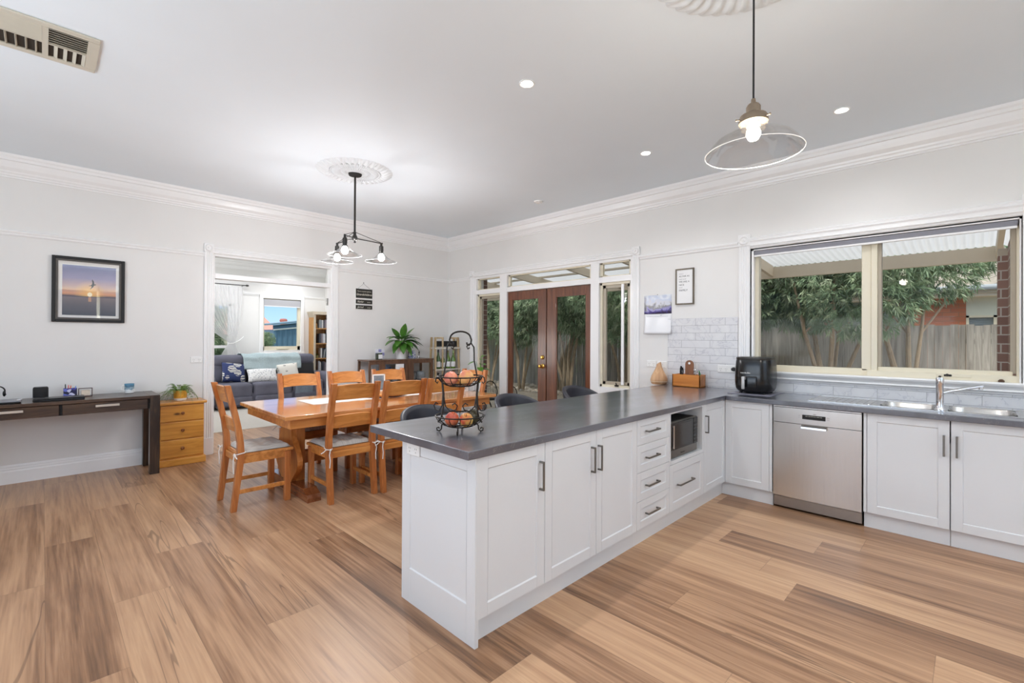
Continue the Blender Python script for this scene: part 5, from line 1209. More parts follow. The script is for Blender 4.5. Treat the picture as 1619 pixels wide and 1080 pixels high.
def mug(x, y, label):
    t = thing('mug', label, 'mug', (x, y, DZ), world=False)
    m_ = bpy.data.materials.new('seascape_mug'); m_.use_nodes = True; nt = m_.node_tree; b = nt.nodes['Principled BSDF']
    tc = N(nt, 'ShaderNodeTexCoord'); sp = N(nt, 'ShaderNodeSeparateXYZ'); nt.links.new(tc.outputs['Object'], sp.inputs[0])
    nz = N(nt, 'ShaderNodeTexNoise'); nz.inputs['Scale'].default_value = 30; nt.links.new(tc.outputs['Object'], nz.inputs['Vector'])
    f = math_(nt, 'ADD', math_(nt, 'DIVIDE', sp.outputs['Z'], .1), math_(nt, 'MULTIPLY', math_(nt, 'SUBTRACT', nz.outputs['Fac'], .5), .5))
    nt.links.new(ramp(nt, f, [(.1, (232, 234, 234)), (.38, (226, 230, 232)), (.45, (120, 150, 168)), (.6, (168, 190, 200)), (.75, (84, 120, 146)), (.95, (96, 150, 178))]), b.inputs['Base Color']); b.inputs['Roughness'].default_value = .25
    M().lathe([(0, .0005), (.034, .0005), (.040, .005), (.0415, .10), (.0385, .10), (.037, .008), (0, .006)], (0, 0, 0), 36).build('cup', m_, t, smooth=True, local=True)
    M().tube([(-.040, 0, .082), (-.058, 0, .080), (-.069, 0, .062), (-.064, 0, .040), (-.040, 0, .026)], [.005, .0055, .0055, .005, .005], 8).build('handle', M_WHITE, t, smooth=True, local=True)
mug(.645, 6.33, 'blue and white seascape mug at the right end of the desk')

# framed sunset photograph on the wall
t = thing('framed_photograph', 'black framed sunset seascape photograph with a flying bird above the desk', 'picture', (.335, YA, 1.54))
m = M(); x0, x1, z0_, z1_ = .055, .613, 1.543, 2.203; yb, yf = YA-.001, YA-.028
for a, b, c, d in ((x0, x0+.028, z0_, z1_), (x1-.028, x1, z0_, z1_), (x0+.028, x1-.028, z0_, z0_+.028), (x0+.028, x1-.028, z1_-.028, z1_)): m.box(a, b, yf, yb, c, d, .003)
m.build('frame', M_BLKM, t)
m = M()
for a, b, c, d in ((x0+.028, x0+.046, z0_+.028, z1_-.028), (x1-.046, x1-.028, z0_+.028, z1_-.028), (x0+.046, x1-.046, z0_+.028, z0_+.046), (x0+.046, x1-.046, z1_-.046, z1_-.028)): m.box(a, b, yf+.008, yb, c, d)
m.build('inner_slip', mat('grey_wood_slip', (84, 80, 76), .5, noise=.1), t)
M().box(x0+.046, x1-.046, yb-.008, yb, z0_+.046, z1_-.046).build('mat_board', mat('mat_board_white', (226, 222, 216), .8), t)
px0, px1, pz0, pz1 = .131, .541, 1.614, 2.120
def photo_mat():
    m_ = bpy.data.materials.new('sunset_print'); m_.use_nodes = True; nt = m_.node_tree; b = nt.nodes['Principled BSDF']
    tc = N(nt, 'ShaderNodeTexCoord'); sp = N(nt, 'ShaderNodeSeparateXYZ'); nt.links.new(tc.outputs['Object'], sp.inputs[0])
    u = math_(nt, 'DIVIDE', math_(nt, 'SUBTRACT', sp.outputs['X'], px0-.335), px1-px0); v = math_(nt, 'DIVIDE', math_(nt, 'SUBTRACT', sp.outputs['Z'], pz0-1.54), pz1-pz0)
    skyc = ramp(nt, v, [(0, (60, 52, 48)), (.20, (92, 80, 74)), (.36, (124, 104, 96)), (.385, (62, 54, 56)), (.43, (214, 150, 100)), (.55, (196, 158, 140)), (.75, (134, 124, 158)), (1, (92, 88, 130))])
    du = math_(nt, 'SUBTRACT', u, .50); dv = math_(nt, 'SUBTRACT', v, .425)
    r = math_(nt, 'SQRT', math_(nt, 'ADD', math_(nt, 'MULTIPLY', du, du), math_(nt, 'MULTIPLY', dv, dv)))
    g1 = N(nt, 'ShaderNodeMapRange'); g1.inputs[1].default_value = .0; g1.inputs[2].default_value = .30; g1.inputs[3].default_value = .9; g1.inputs[4].default_value = 0; nt.links.new(r, g1.inputs[0])
    mx = N(nt, 'ShaderNodeMixRGB'); nt.links.new(math_(nt, 'MULTIPLY', g1.outputs[0], math_(nt, 'GREATER_THAN', v, .385)), mx.inputs[0]); nt.links.new(skyc, mx.inputs[1]); mx.inputs[2].default_value = srgb(248, 190, 90)
    g2 = math_(nt, 'LESS_THAN', r, .045); mx2 = N(nt, 'ShaderNodeMixRGB'); nt.links.new(g2, mx2.inputs[0]); nt.links.new(mx.outputs[0], mx2.inputs[1]); mx2.inputs[2].default_value = srgb(255, 240, 200)
    pth = math_(nt, 'MULTIPLY', math_(nt, 'LESS_THAN', math_(nt, 'ABSOLUTE', du), .028), math_(nt, 'MULTIPLY', math_(nt, 'LESS_THAN', v, .37), math_(nt, 'GREATER_THAN', v, .28)))
    mx3 = N(nt, 'ShaderNodeMixRGB'); nt.links.new(math_(nt, 'MULTIPLY', pth, .7), mx3.inputs[0]); nt.links.new(mx2.outputs[0], mx3.inputs[1]); mx3.inputs[2].default_value = srgb(220, 160, 110)
    nt.links.new(mx3.outputs[0], b.inputs['Base Color']); b.inputs['Roughness'].default_value = .3; return m_
pr = M().box(px0, px1, yb-.010, yb-.0085, pz0, pz1).build('print', photo_mat(), t)
bd = [(-.012, -.006), (-.004, .004), (.000, .022), (-.004, .044), (.000, .058), (.010, .040), (.014, .020), (.014, .008), (.024, .008), (.032, .004), (.022, -.002), (.012, -.006), (.008, -.020), (-.004, -.036), (-.020, -.050), (-.010, -.032), (-.004, -.016), (-.012, -.012), (-.024, -.014), (-.026, -.008)]
M().prism([(.355+a, 1.930+b) for a, b in bd], (yb-.0108, yb-.0101), 'Y').build('bird', M_BLKM, pr)
M().box(x0+.046, x1-.046, yb-.016, yb-.0145, z0_+.046, z1_-.046).build('cover_glass', glass_mat('picture_glass', (1, 1, 1), .03), t)

# hanging wooden sign with three boards
t = thing('hanging_sign', 'black three-board grandchildren sign hanging on the wall beside the doorway', 'sign', (3.37, YA, 1.84))
yb = YA-.003; yf = YA-.014
BRD = mat('black_sign_board', (44, 42, 38), .7, noise=.1)
for k, (a, b) in enumerate(((1.985, 2.128), (1.900, 1.968), (1.822-.0+.0, 1.886))):
    M().box(3.2375, 3.5055, yf-.001, yb, a, b, .001).build('board_edge', M_WHITE, t)
    bb = M().box(3.240, 3.503, yf-.003, yf-.001, a+.003, b-.003).build('board', BRD, t)
    if k == 0:
        text("There's no greater gift than", (3.372, yf-.0035, b-.040), .020, RA, M_CHALK, bb, ext=.0004); text('Grandchildren', (3.372, yf-.0035, b-.088), .043, RA, M_CHALK, bb, ext=.0006, shear=.25)
    else:
        text(('Xavier', 'Jarrad')[k-1], (3.310, yf-.0035, (a+b)/2), .038, RA, M_CHALK, bb, ext=.0005, shear=.35); text(('8.10.15', '20.5.20')[k-1], (3.448, yf-.0035, (a+b)/2-.006), .018, RA, M_CHALK, bb, ext=.0004)
M().tube([(3.275, yf, 2.128), (3.365, YA-.008, 2.205), (3.470, yf, 2.128)], .0015, 6).build('string', M_INK, t)
M().cyl((3.365, YA, 2.215), (3.365, YA-.014, 2.215), .003, seg=8).box(3.363, 3.367, YA-.012, YA-.008, 2.205, 2.228).build('nail', M_GUN, t)

# ---- glass display cabinet along the wall, right of the doorway
t = thing('display_cabinet', 'low dark wood and glass display cabinet against the left wall', 'cabinet', (3.83, 6.28, 0))
GY0, GY1, GX0, GX1, GZ = 6.115, 6.45, 3.27, 4.375, 1.078
M().box(GX0-.008, GX1+.008, GY0-.008, GY1, GZ-.022, GZ, .003).build('top', M_WALNUT, t)
M().box(GX0, GX1, GY0, GY1, .10, .13).box(GX0, GX1, GY0+.01, GY1, .55, .558).build('shelf', M_WALNUT, t)
for x0, x1 in ((GX0, GX0+.028), (3.435, 3.53), (3.862, 3.918), (3.932, 4.020), (GX1-.045, GX1)): M().box(x0, x1, GY0, GY0+.025, 0, GZ-.0225, .002).build('front_stile', M_WALNUT, t)
M().box(GX0+.028, GX1-.045, GY0+.001, GY0+.024, GZ-.065, GZ-.0225).build('top_rail', M_WALNUT, t)
M().box(3.920, 3.930, GY0-.003, GY1, .0, GZ-.023).build('divider', M_WALNUT, t)
for x0 in (GX0, GX1-.028): M().box(x0, x0+.028, GY1-.028, GY1, 0, GZ-.0225).build('back_post', M_WALNUT, t)
for x0, x1 in ((GX0+.028, 3.435), (3.53, 3.862), (4.02, GX1-.045)): M().box(x0, x1, GY0+.010, GY0+.014, .13, GZ-.065).build('glass_door', M_GLASS, t)
M().cyl((3.985, GY0-.012, .72), (3.985, GY0, .72), .010, seg=12).build('knob', mat('aged_knob', (170, 140, 90), .4, .8), t)
M().box(3.70, 3.84, GY0-.003, GY0-.001, .93, 1.01).build('paper_note', M_PAPER, None, label='small white paper note on the glass of the display cabinet', cat='note')
GLW = mat('crystal_glassware', (225, 232, 238), .05, spec=.9, trans=.75)
def goblet(x, y, z, s, label):
    M().lathe([(0, 0), (.030*s, 0), (.030*s, .004), (.005*s, .010), (.004*s, .060*s), (.012*s, .075*s), (.034*s, .10*s), (.036*s, .135*s), (.031*s, .155*s), (.029*s, .155*s), (.033*s, .13*s), (.03*s, .10*s), (0, .08*s)], (x, y, z), 20).build('goblet', GLW, None, smooth=True, label=label, cat='glass', group='glassware in the display cabinet')
gl = [(3.60, 6.27), (3.68, 6.33), (3.76, 6.25), (3.82, 6.34), (4.06, 6.24), (4.14, 6.32), (4.21, 6.22), (4.29, 6.33)]
pos_ = ['left half, leftmost', 'left half, second from left', 'left half, second from right', 'left half, rightmost', 'right half, leftmost', 'right half, second from left', 'right half, second from right', 'right half, rightmost']
for (x, y), p_ in zip(gl, pos_): goblet(x, y, .5585, 2.0, 'tall crystal goblet on the cabinet shelf, %s' % p_)
t = thing('blue_china_plate', 'blue patterned china plate standing in the left half of the display cabinet', 'plate', (3.70, 6.41, .64), world=False)
M().lathe([(0, 0), (.09, .0), (.15, .015), (.15, .018), (.09, .006), (0, .006)], (0, 0, 0), 36).xf(Matrix.Translation((0, 0, .19)) @ Matrix.Rotation(PI/2-.15, 4, 'X')).build('plate_disc', pattern('blue_china', [(150, 170, 205), (205, 214, 230), (90, 112, 165), (225, 230, 238)], 30), t, smooth=True, local=True)
M().box(-.06, .06, -.04, .01, -.081, .04, .002).build('stand', M_BLKM, t, local=True)

# plant on the cabinet
def leafmesh(m, base, d, L, w, droop, up=Vector((0, 0, 1)), n=6, twist=0):
    d = Vector(d).normalized(); side = d.cross(up); side = side.normalized() if side.length > .05 else Vector((1, 0, 0)); pl = []
    side = (Matrix.Rotation(twist, 3, d) @ side)
    for i in range(n+1):
        f = i/n; p = Vector(base)+d*L*f+Vector((0, 0, -droop*L*f*f)); ww = w*(math.sin(PI*f**.8)**.8 if 0 < f < 1 else 0.02)
        nrm = side.cross(d).normalized(); pl.append([m.bm.verts.new(p-side*ww+nrm*ww*.25), m.bm.verts.new(p), m.bm.verts.new(p+side*ww+nrm*ww*.25)])
    for A_, B_ in zip(pl, pl[1:]):
        m.bm.faces.new((A_[0], A_[1], B_[1], B_[0])); m.bm.faces.new((A_[1], A_[2], B_[2], B_[1]))
M_LEAF = mat('glossy_green_leaf', (74, 122, 46), .35, noise=.35, nscale=14)
t = thing('potted_plant', 'broad-leaved green plant in a white pot on the display cabinet', 'potted plant', (3.885, 6.265, GZ), world=False)
M().lathe([(0, .0005), (.072, .0005), (.088, .15), (.094, .155), (.094, .168), (.084, .168), (.08, .14), (0, .14)], (0, 0, 0), 32).build('pot', M_WHITE, t, smooth=True, local=True)
m = M()
spec = [(-2.9, .15, .26), (-2.6, .45, .30), (-2.2, .1, .27), (-1.9, -.3, .22), (-1.5, .0, .24), (-1.2, .35, .24), (-.7, -.2, .23), (-.4, .15, .30), (-.2, .45, .30), (.1, .2, .27), (-1.6, 1.2, .27), (-2.8, .9, .24), (-.3, .9, .26), (.3, .6, .22), (-3.1, .55, .24), (-1.0, .7, .22), (-2.4, -.25, .24), (-1.35, -.5, .20), (-.9, .1, .26), (-.1, -.1, .24), (-2.0, .55, .24)]
for a, el, L in spec:
    st = Vector((.06*math.cos(a), .05*math.sin(a), .27+.05*math.sin(el))); d = Vector((math.cos(a)*math.cos(el), math.sin(a)*math.cos(el)*.75, math.sin(el)))
    m.tube([(0, 0, .14), (st.x*.4, st.y*.4, .22), st], .004, 5, caps=False); leafmesh(m, st, d, L, .062, .45 if el < .9 else .12)
for v_ in m.bm.verts:
    if v_.co.y > .19: v_.co.y = .19
m.build('foliage', M_LEAF, t, smooth=2, local=True)
t = thing('candle_jar', 'small square dark glass candle jar with a white label on the cabinet', 'candle', (3.505, 6.26, GZ))
M().box(3.465, 3.545, 6.225, 6.295, GZ+.0005, GZ+.095, .006, 2).build('jar', mat('olive_glass', (52, 60, 38), .1), t); M().box(3.478, 3.543, 6.2235, 6.2248, GZ+.012, GZ+.075).build('paper_label', M_PAPER, t)
t = thing('tile_ornament', 'blue and white patterned tile ornament behind the candle jar', 'ornament', (3.56, 6.34, GZ))
for i in range(3):
    for j in range(3):
        if i == 0 and j == 0: continue
        M().box(3.495+i*.05, 3.538+i*.05, 6.335, 6.345, GZ+.002+j*.052, GZ+.046+j*.052, .002).build('tile', mat('lilac_tile' if (i+j) % 2 else 'pale_tile', (150, 150, 200) if (i+j) % 2 else (226, 226, 236), .4, noise=.2, nscale=80), t)
M().box(3.49, 3.645, 6.346, 6.350, GZ+.0005, GZ+.155).build('backing', M_WHITE, t)
t = thing('picture_block', 'blue and white picture block with a tiny football on the cabinet', 'ornament', (4.10, 6.30, GZ), -.2, world=False)
M().box(-.055, .06, -.004, .004, .0005, .12, .001).build('picture', pattern('blue_sketch', [(226, 228, 236), (150, 156, 200), (90, 98, 160), (236, 236, 240)], 50), t, local=True)
M().box(-.062, -.056, -.006, .006, .0005, .125).build('frame_edge', M_BLKM, t, local=True)
M().sphere((4.165, 6.22, GZ+.024), .0235, 20).build('toy_football', pattern('football_panels', [(236, 236, 236), (236, 236, 236), (30, 30, 30)], 60), None, smooth=True, label='tiny black and white toy football on the display cabinet', cat='ball')
M().lathe([(0, 0), (.014, 0), (.014, .004), (.004, .01), (.006, .07), (.012, .09), (.004, .11), (0, .13)], (4.235, 6.30, GZ+.0005), 16).build('figurine', M_GUN, None, smooth=True, label='slender grey figurine at the right end of the display cabinet', cat='figurine')

# ladder wine rack
t = thing('ladder_shelf', 'oak A-frame ladder shelf holding wine bottles in the corner', 'shelf', (4.68, 6.2, 0))
M_RACK = wood('pale_oak_rack', (156, 132, 96), (188, 164, 126), (208, 188, 154), .5, 1, 'Z')
for s in (0, 1):
    for yy, (xt, xb) in ((6.17, (4.440+s*.455, 4.405+s*.525)), (6.27, (4.440+s*.455, 4.405+s*.525))):
        m = M(); m._add([(xb, yy-.012+(-.06 if yy < 6.2 else .06), 0), (xb+.03, yy-.012+(-.06 if yy < 6.2 else .06), 0), (xb+.03, yy+.012+(-.06 if yy < 6.2 else .06), 0), (xb, yy+.012+(-.06 if yy < 6.2 else .06), 0), (xt, yy-.012, 1.415), (xt+.03, yy-.012, 1.415), (xt+.03, yy+.012, 1.415), (xt, yy+.012, 1.415)], [(0, 3, 2, 1), (4, 5, 6, 7), (0, 1, 5, 4), (1, 2, 6, 5), (2, 3, 7, 6), (3, 0, 4, 7)])
        m.build('upright', M_RACK, t)
M().box(4.572, 4.600, 6.140, 6.156, 0, 1.415, .002).build('centre_post', M_RACK, t)
for a, b in ((4.44, 4.60), (4.76, 4.925)): M().box(a, b, 6.158, 6.182, 1.390, 1.415, .002).build('top_bar', M_RACK, t)
for z_ in (1.235, .885, .53, .18): M().box(4.438, 4.936, 6.125, 6.315, z_-.01, z_+.012, .002).build('shelf_board', mat('whitewashed_board', (214, 208, 196), .5, noise=.04), t)
M().box(4.47, 4.92, 6.178, 6.190, 1.262, 1.352).build('chalk_strip', M_BLKM, t)
def bottle(x, y, z, h, gcol, label, lab=True, cap=(30, 30, 30)):
    r = .037; t = thing('wine_bottle', label, 'bottle', (x, y, z), group='wine bottles on the ladder shelf', world=False)
    M().lathe([(0, 0), (r, 0), (r, h*.48), (r*.95, h*.55), (r*.62, h*.66), (r*.38, h*.76), (r*.36, h*.90), (r*.40, h*.90), (r*.40, h*.93), (r*.36, h*.94), (0, h*.94)], (0, 0, .0005), 24).build('glass_body', mat('bottle_glass_%d' % gcol[0], gcol, .12, spec=.6, coat=.5), t, smooth=True, local=True)
    M().lathe([(r*.41, h*.86), (r*.42, h), (0, h)], (0, 0, .0005), 16).build('cap', mat('bottle_cap_%d' % cap[0], cap, .4), t, smooth=True, local=True)
    if lab: M().lathe([(r+.0006, h*.10), (r+.0006, h*.38)], (0, 0, .0005), 24).build('paper_label', M_PAPER, t, smooth=True, local=True)
    return t
bottle(4.552-.01, 6.21, .8975, .315, (52, 84, 34), 'dark green wine bottle at the left of the ladder shelf')
bottle(4.685-.02, 6.25, .8975, .26, (116, 142, 78), 'short pale green bottle behind the iron basket handle', cap=(80, 100, 60))
bottle(4.758, 6.23, .8975, .30, (92, 120, 44), 'olive wine bottle second from right on the ladder shelf', cap=(120, 110, 60))
bottle(4.835, 6.19, .8975, .30, (86, 120, 36), 'bright green wine bottle with white label at the right of the ladder shelf', cap=(150, 170, 110))
bottle(4.55, 6.22, .5425, .29, (30, 24, 24), 'dark bottle on the lower board of the ladder shelf', cap=(16, 16, 18))
bottle(4.78, 6.22, .5425, .29, (44, 28, 30), 'dark red bottle on the lower board of the ladder shelf', cap=(90, 20, 30))
# plant stand by the sidelight
t = thing('plant_stand', 'black metal plant stand beside the left sidelight', 'plant stand', (4.64, 5.30, 0), world=False)
m = M()
for k in range(3):
    a = 2*PI*k/3; m.tube([(.15*math.cos(a), .15*math.sin(a), .004), (.06*math.cos(a), .06*math.sin(a), .35), (.09*math.cos(a), .09*math.sin(a), .60)], .006, 6)
m.lathe([(0, .595), (.11, .595), (.11, .605), (0, .605)], (0, 0, 0), 24); m.build('frame', M_BLKM, t, local=True)
t = thing('potted_pothos', 'bright green leafy plant by the left sidelight of the french doors', 'potted plant', (4.64, 5.30, .6055), world=False)
M().lathe([(0, .0005), (.06, .0005), (.075, .13), (.068, .13), (.065, .11), (0, .11)], (0, 0, 0), 24).build('pot', M_WHITE, t, smooth=True, local=True)
m = M()
for a, r, z_, el, L in ((-.2, .03, .50, .6, .13), (2.8, .05, .44, .0, .14), (-2.2, .06, .36, -.1, .13), (-.9, .06, .34, -.1, .13), (.5, .07, .46, .3, .14), (-1.6, .02, .40, .3, .12), (2.0, .04, .30, .2, .12), (-2.9, .05, .28, -.2, .12), (-.4, .05, .27, -.3, .12)):
    st = Vector((r*math.cos(a), r*math.sin(a), z_)); m.tube([(0, 0, .11), (st.x*.5, st.y*.5, z_*.6), st], .0035, 5, caps=False)
    leafmesh(m, st, (math.cos(a)*math.cos(el), math.sin(a)*math.cos(el), math.sin(el)), L, .048, .35)
m.build('foliage', mat('pothos_leaf', (96, 146, 52), .35, noise=.25, nscale=14), t, smooth=2, local=True)

# bar stools behind the peninsula
def stool(x, y, rz, label):
    t = thing('bar_stool', label, 'bar stool', (x, y, 0), rz, 'dark bar stools behind the peninsula', world=False)
    lm = mat('dark_navy_leather', (46, 46, 54), .42, noise=.06)
    M().lathe([(0, 0), (.20, 0), (.20, .008), (.05, .02), (.03, .03), (.025, .60), (0, .60)], (0, 0, 0), 32).build('pedestal', M_CHROME, t, smooth=True, local=True)
    M().tube([(.13*math.cos(a), .13*math.sin(a)-.03, .26) for a in [2*PI*i/24 for i in range(24)]], .009, 8, closed=True).build('footrest', M_CHROME, t, smooth=True, local=True)
    M().lathe([(0, .60), (.16, .60), (.20, .63), (.20, .67), (.17, .695), (0, .70)], (0, 0, 0), 32).build('seat', lm, t, smooth=True, local=True)
    m = M()
    def f(u, v):
        a = -.35+(PI+.7)*u; c, s = math.cos(a), math.sin(a); h = .66+.26*math.sin(PI*u)**.55*1.0; z = .64+(h-.64)*v+.04*0
        R_ = .205+.035*v; return (R_*c, R_*s, z)
    m.grid(f, 36, 8, -.035); m.build('barrel_back', lm, t, smooth=2, local=True)
    return t
stool(1.93, 2.60, 0, 'dark leather barrel bar stool behind the fruit basket')
stool(2.86, 2.66, 0, 'dark leather barrel bar stool in front of the french door handles')
stool(3.84, 2.72, 0, 'dark leather barrel bar stool below the right-hand sidelight')
# wall things by the kitchen
t = thing('framed_quote', 'narrow grey-framed family quote print above the splashback', 'picture', (XB, 2.25, 1.78))
m = M(); y0, y1, z0_, z1_ = 2.149, 2.357, 1.781, 2.175; xb, xf = XB-.001, XB-.020
for a, b, c, d in ((y0, y0+.014, z0_, z1_), (y1-.014, y1, z0_, z1_), (y0+.014, y1-.014, z0_, z0_+.014), (y0+.014, y1-.014, z1_-.014, z1_)): m.box(xf, xb, a, b, c, d, .001)
m.build('frame', wood('grey_oak_frame', (84, 76, 64), (112, 102, 88), (132, 122, 106), .6, 1, 'Z'), t)
pp = M().box(xb-.010, xb-.003, y0+.014, y1-.014, z0_+.014, z1_-.014).build('print_sheet', M_PAPER, t)
for s_, z_, tx in ((.011, 2.118, 'anyone can'), (.026, 2.090, 'AS FAR AS'), (.013, 2.060, 'anyone can see'), (.026, 2.030, 'WE ARE A'), (.026, 1.996, 'NICE'), (.013, 1.968, 'normal'), (.030, 1.936, 'FAMILY')):
    text(tx, (xb-.0105, 2.318, z_), s_, RB, M_INK, pp, ext=.0002, align='LEFT')
t = thing('wall_calendar', 'hanging wall calendar with a purple picture page left of the tiles', 'calendar', (XB, 2.58, 1.46))
def cal_mat():
    m_ = bpy.data.materials.new('calendar_picture'); m_.use_nodes = True; nt = m_.node_tree; b = nt.nodes['Principled BSDF']
    tc = N(nt, 'ShaderNodeTexCoord'); sp = N(nt, 'ShaderNodeSeparateXYZ'); nt.links.new(tc.outputs['Object'], sp.inputs[0])
    nz = N(nt, 'ShaderNodeTexNoise'); nz.inputs['Scale'].default_value = 11; nz.inputs['Detail'].default_value = 4; nz.inputs['Distortion'].default_value = 1.2; nt.links.new(tc.outputs['Object'], nz.inputs['Vector'])
    f = math_(nt, 'ADD', math_(nt, 'DIVIDE', math_(nt, 'SUBTRACT', sp.outputs['Z'], .22), .22), math_(nt, 'MULTIPLY', math_(nt, 'SUBTRACT', nz.outputs['Fac'], .5), 1.1))
    nt.links.new(ramp(nt, f, [(.0, (70, 62, 90)), (.15, (88, 80, 150)), (.28, (150, 146, 196)), (.42, (128, 128, 126)), (.6, (206, 206, 214)), (.8, (196, 204, 222)), (1, (222, 226, 234))]), b.inputs['Base Color']); b.inputs['Roughness'].default_value = .3; return m_
m = M(); m.grid(lambda u, v: (XB-.004-.004*math.sin(PI*u)*(1-v), 2.742-.335*u, 1.690+.214*v), 10, 6, .001); m.build('picture_page', cal_mat(), t, smooth=2)
M().grid(lambda u, v: (XB-.004-.030*(1-v)**2-.006*math.sin(3*PI*u)*(1-v), 2.742-.335*u+(-.006*(1-v)), 1.462+.226*v), 14, 8, .001).build('date_page', mat('glossy_date_page', (234, 235, 238), .25), t, smooth=2)
m = M()
for i in range(5): m.box(XB-.0075-.002, XB-.006, 2.45, 2.71, 1.660-i*.0001, 1.6605)
m.build('heading_rule', M_INK, t)
text('MAY', (XB-.009, 2.53, 1.672), .012, RB, M_INK, t, ext=.0002)
M().cyl((XB, 2.575, 1.907), (XB-.012, 2.575, 1.909), .003, seg=8).build('hook', M_GUN, t)
# ================================================================== LIVING ROOM BEYOND THE DOORWAY
def cushbox(x0, x1, y0, y1, z0, z1, r=.05, seg=3): return M().box(x0, x1, y0, y1, z0, z1, r, seg)
M_SOFA = mat('slate_grey_velvet', (96, 96, 110), .8, noise=.14, nscale=5, bump=.1)
M_SOFAD = mat('black_leather_panel', (34, 34, 38), .5, noise=.1)
t = thing('sofa', 'slate grey velvet recliner sofa in the living room', 'sofa', (3.3, 10.45, 0))
M().box(2.30, 4.45, 10.12, 10.95, .04, .30, .03, 2).build('base', M_SOFA, t, smooth=True)
for k, (a, b) in enumerate(((2.30, 2.93), (2.94, 3.68), (3.69, 4.34))):
    cushbox(a, b, 10.08, 10.72, .20, .50, .075, 4).build('seat_cushion', M_SOFA, t, smooth=True)
    M().box(a+.02, b-.02, 10.05, 10.12, .07, .245, .03, 3).build('footrest_panel', M_SOFA, t, smooth=True)
for a, b in ((2.34, 2.96), (2.97, 3.66), (3.67, 4.34)):
    M().box(a, b, 10.58, 10.80, .46, .86, .06, 4, ('X', -.12, (0, 10.7, .46))).build('back_cushion', M_SOFA if a < 2.5 else M_SOFAD, t, smooth=True)
    M().box(a-.005, b+.005, 10.60, 10.90, .80, 1.035, .09, 4).build('headrest', M_SOFA, t, smooth=True)
M().box(2.32, 4.36, 10.80, 10.95, .20, .98, .05, 3).build('back_frame', M_SOFA, t, smooth=True)
M().box(2.02, 2.30, 10.08, 10.90, .06, .66, .08, 4).build('armrest', M_SOFA, t, smooth=True)
M().box(4.35, 4.60, 10.08, 10.90, .06, .64, .08, 4).build('armrest', M_SOFA, t, smooth=True)
# throw blanket over the back
def thr(u, v):
    x = 2.86+1.14*u+.02*math.sin(v*7); s = v*.62
    pts = [(10.50, .72), (10.555, .86), (10.575, .98), (10.66, 1.055), (10.80, 1.06), (10.93, 1.02), (10.975, .85)]
    k = v*(len(pts)-1); i = min(int(k), len(pts)-2); f = k-i; y = pts[i][0]*(1-f)+pts[i+1][0]*f; z = pts[i][1]*(1-f)+pts[i+1][1]*f
    return (x, y-.008*math.sin(u*22), z+.010*math.sin(u*18+v*3)+(.05*abs(u-.5) if v < .2 else 0))
M().grid(thr, 44, 24, .008).build('throw_blanket', mat('pale_blue_throw', (166, 182, 186), .95, noise=.12, nscale=60, bump=.4), None, smooth=2, label='pale blue throw draped over the back of the grey sofa', cat='blanket')
M().grid(lambda u, v: (3.72+.36*u, 10.07-.008*math.sin(u*12)-.06*math.sin(PI*min(1, v*1.4))*.3, .53-.36*v+.006*math.sin(9*u)), 18, 12, .006).build('throw_blanket', mat('blue_grey_throw', (118, 128, 142), .95, noise=.12, nscale=50), None, smooth=2, label='blue-grey blanket hanging over the sofa seat behind the far dining chair', cat='blanket')
def pillow(name, c, w, h, rot, m_, label):
    t = thing(name, label, 'cushion', c, group='scatter cushions on the grey sofa', world=False)
    def f(sg):
        def g_(u, v):
            e = (1-(2*u-1)**4)*(1-(2*v-1)**4); pin = 1-.06*(1-abs(2*u-1))*0
            x = (u-.5)*w*(1-.06*math.sin(PI*v)); z = v*h-.02*math.sin(PI*u)*(0 if v > .5 else -.5); return (x, sg*.075*e**.6, z)
        return g_
    m = M(); m.grid(f(-1), 18, 18); m.grid(f(1), 18, 18); bmesh.ops.remove_doubles(m.bm, verts=m.bm.verts, dist=.001)
    m.build('cover', m_, t, smooth=2, local=True); t.rotation_euler = rot; return t
def floral(name, base, motif, sc=7, th=.30, petals=True):
    m_ = bpy.data.materials.new(name); m_.use_nodes = True; nt = m_.node_tree; b = nt.nodes['Principled BSDF']
    tc = N(nt, 'ShaderNodeTexCoord'); vo = N(nt, 'ShaderNodeTexVoronoi'); vo.inputs['Scale'].default_value = sc; nt.links.new(tc.outputs['Object'], vo.inputs['Vector'])
    wv = N(nt, 'ShaderNodeTexWave', wave_type='RINGS'); wv.inputs['Scale'].default_value = sc*1.4; wv.inputs['Distortion'].default_value = 6; wv.inputs['Detail'].default_value = 2; nt.links.new(tc.outputs['Object'], wv.inputs['Vector'])
    f = math_(nt, 'MULTIPLY', math_(nt, 'LESS_THAN', vo.outputs['Distance'], th), math_(nt, 'GREATER_THAN', wv.outputs['Fac'], .38))
    mx = N(nt, 'ShaderNodeMixRGB'); nt.links.new(f, mx.inputs[0]); mx.inputs[1].default_value = srgb(*base); mx.inputs[2].default_value = srgb(*motif)
    nt.links.new(mx.outputs[0], b.inputs['Base Color']); b.inputs['Roughness'].default_value = .9; return m_
pillow('scatter_cushion', (2.67, 10.42, .50), .44, .40, (-.35, .12, .12), floral('navy_leaf_print', (48, 60, 104), (226, 224, 214), 6, .48), 'navy scatter cushion with white leaf print at the left of the sofa')
pillow('scatter_cushion', (3.17, 10.28, .49), .56, .30, (-.55, .0, -.05), floral('white_speckle_print', (226, 226, 226), (150, 154, 162), 26, .35), 'long white cushion with grey speckled pattern in the middle of the sofa')
pillow('scatter_cushion', (3.72, 10.40, .50), .44, .36, (-.40, -.10, -.08), floral('white_leaf_print', (224, 220, 212), (126, 124, 122), 9, .25), 'cream cushion with grey leaf motifs at the right of the sofa')

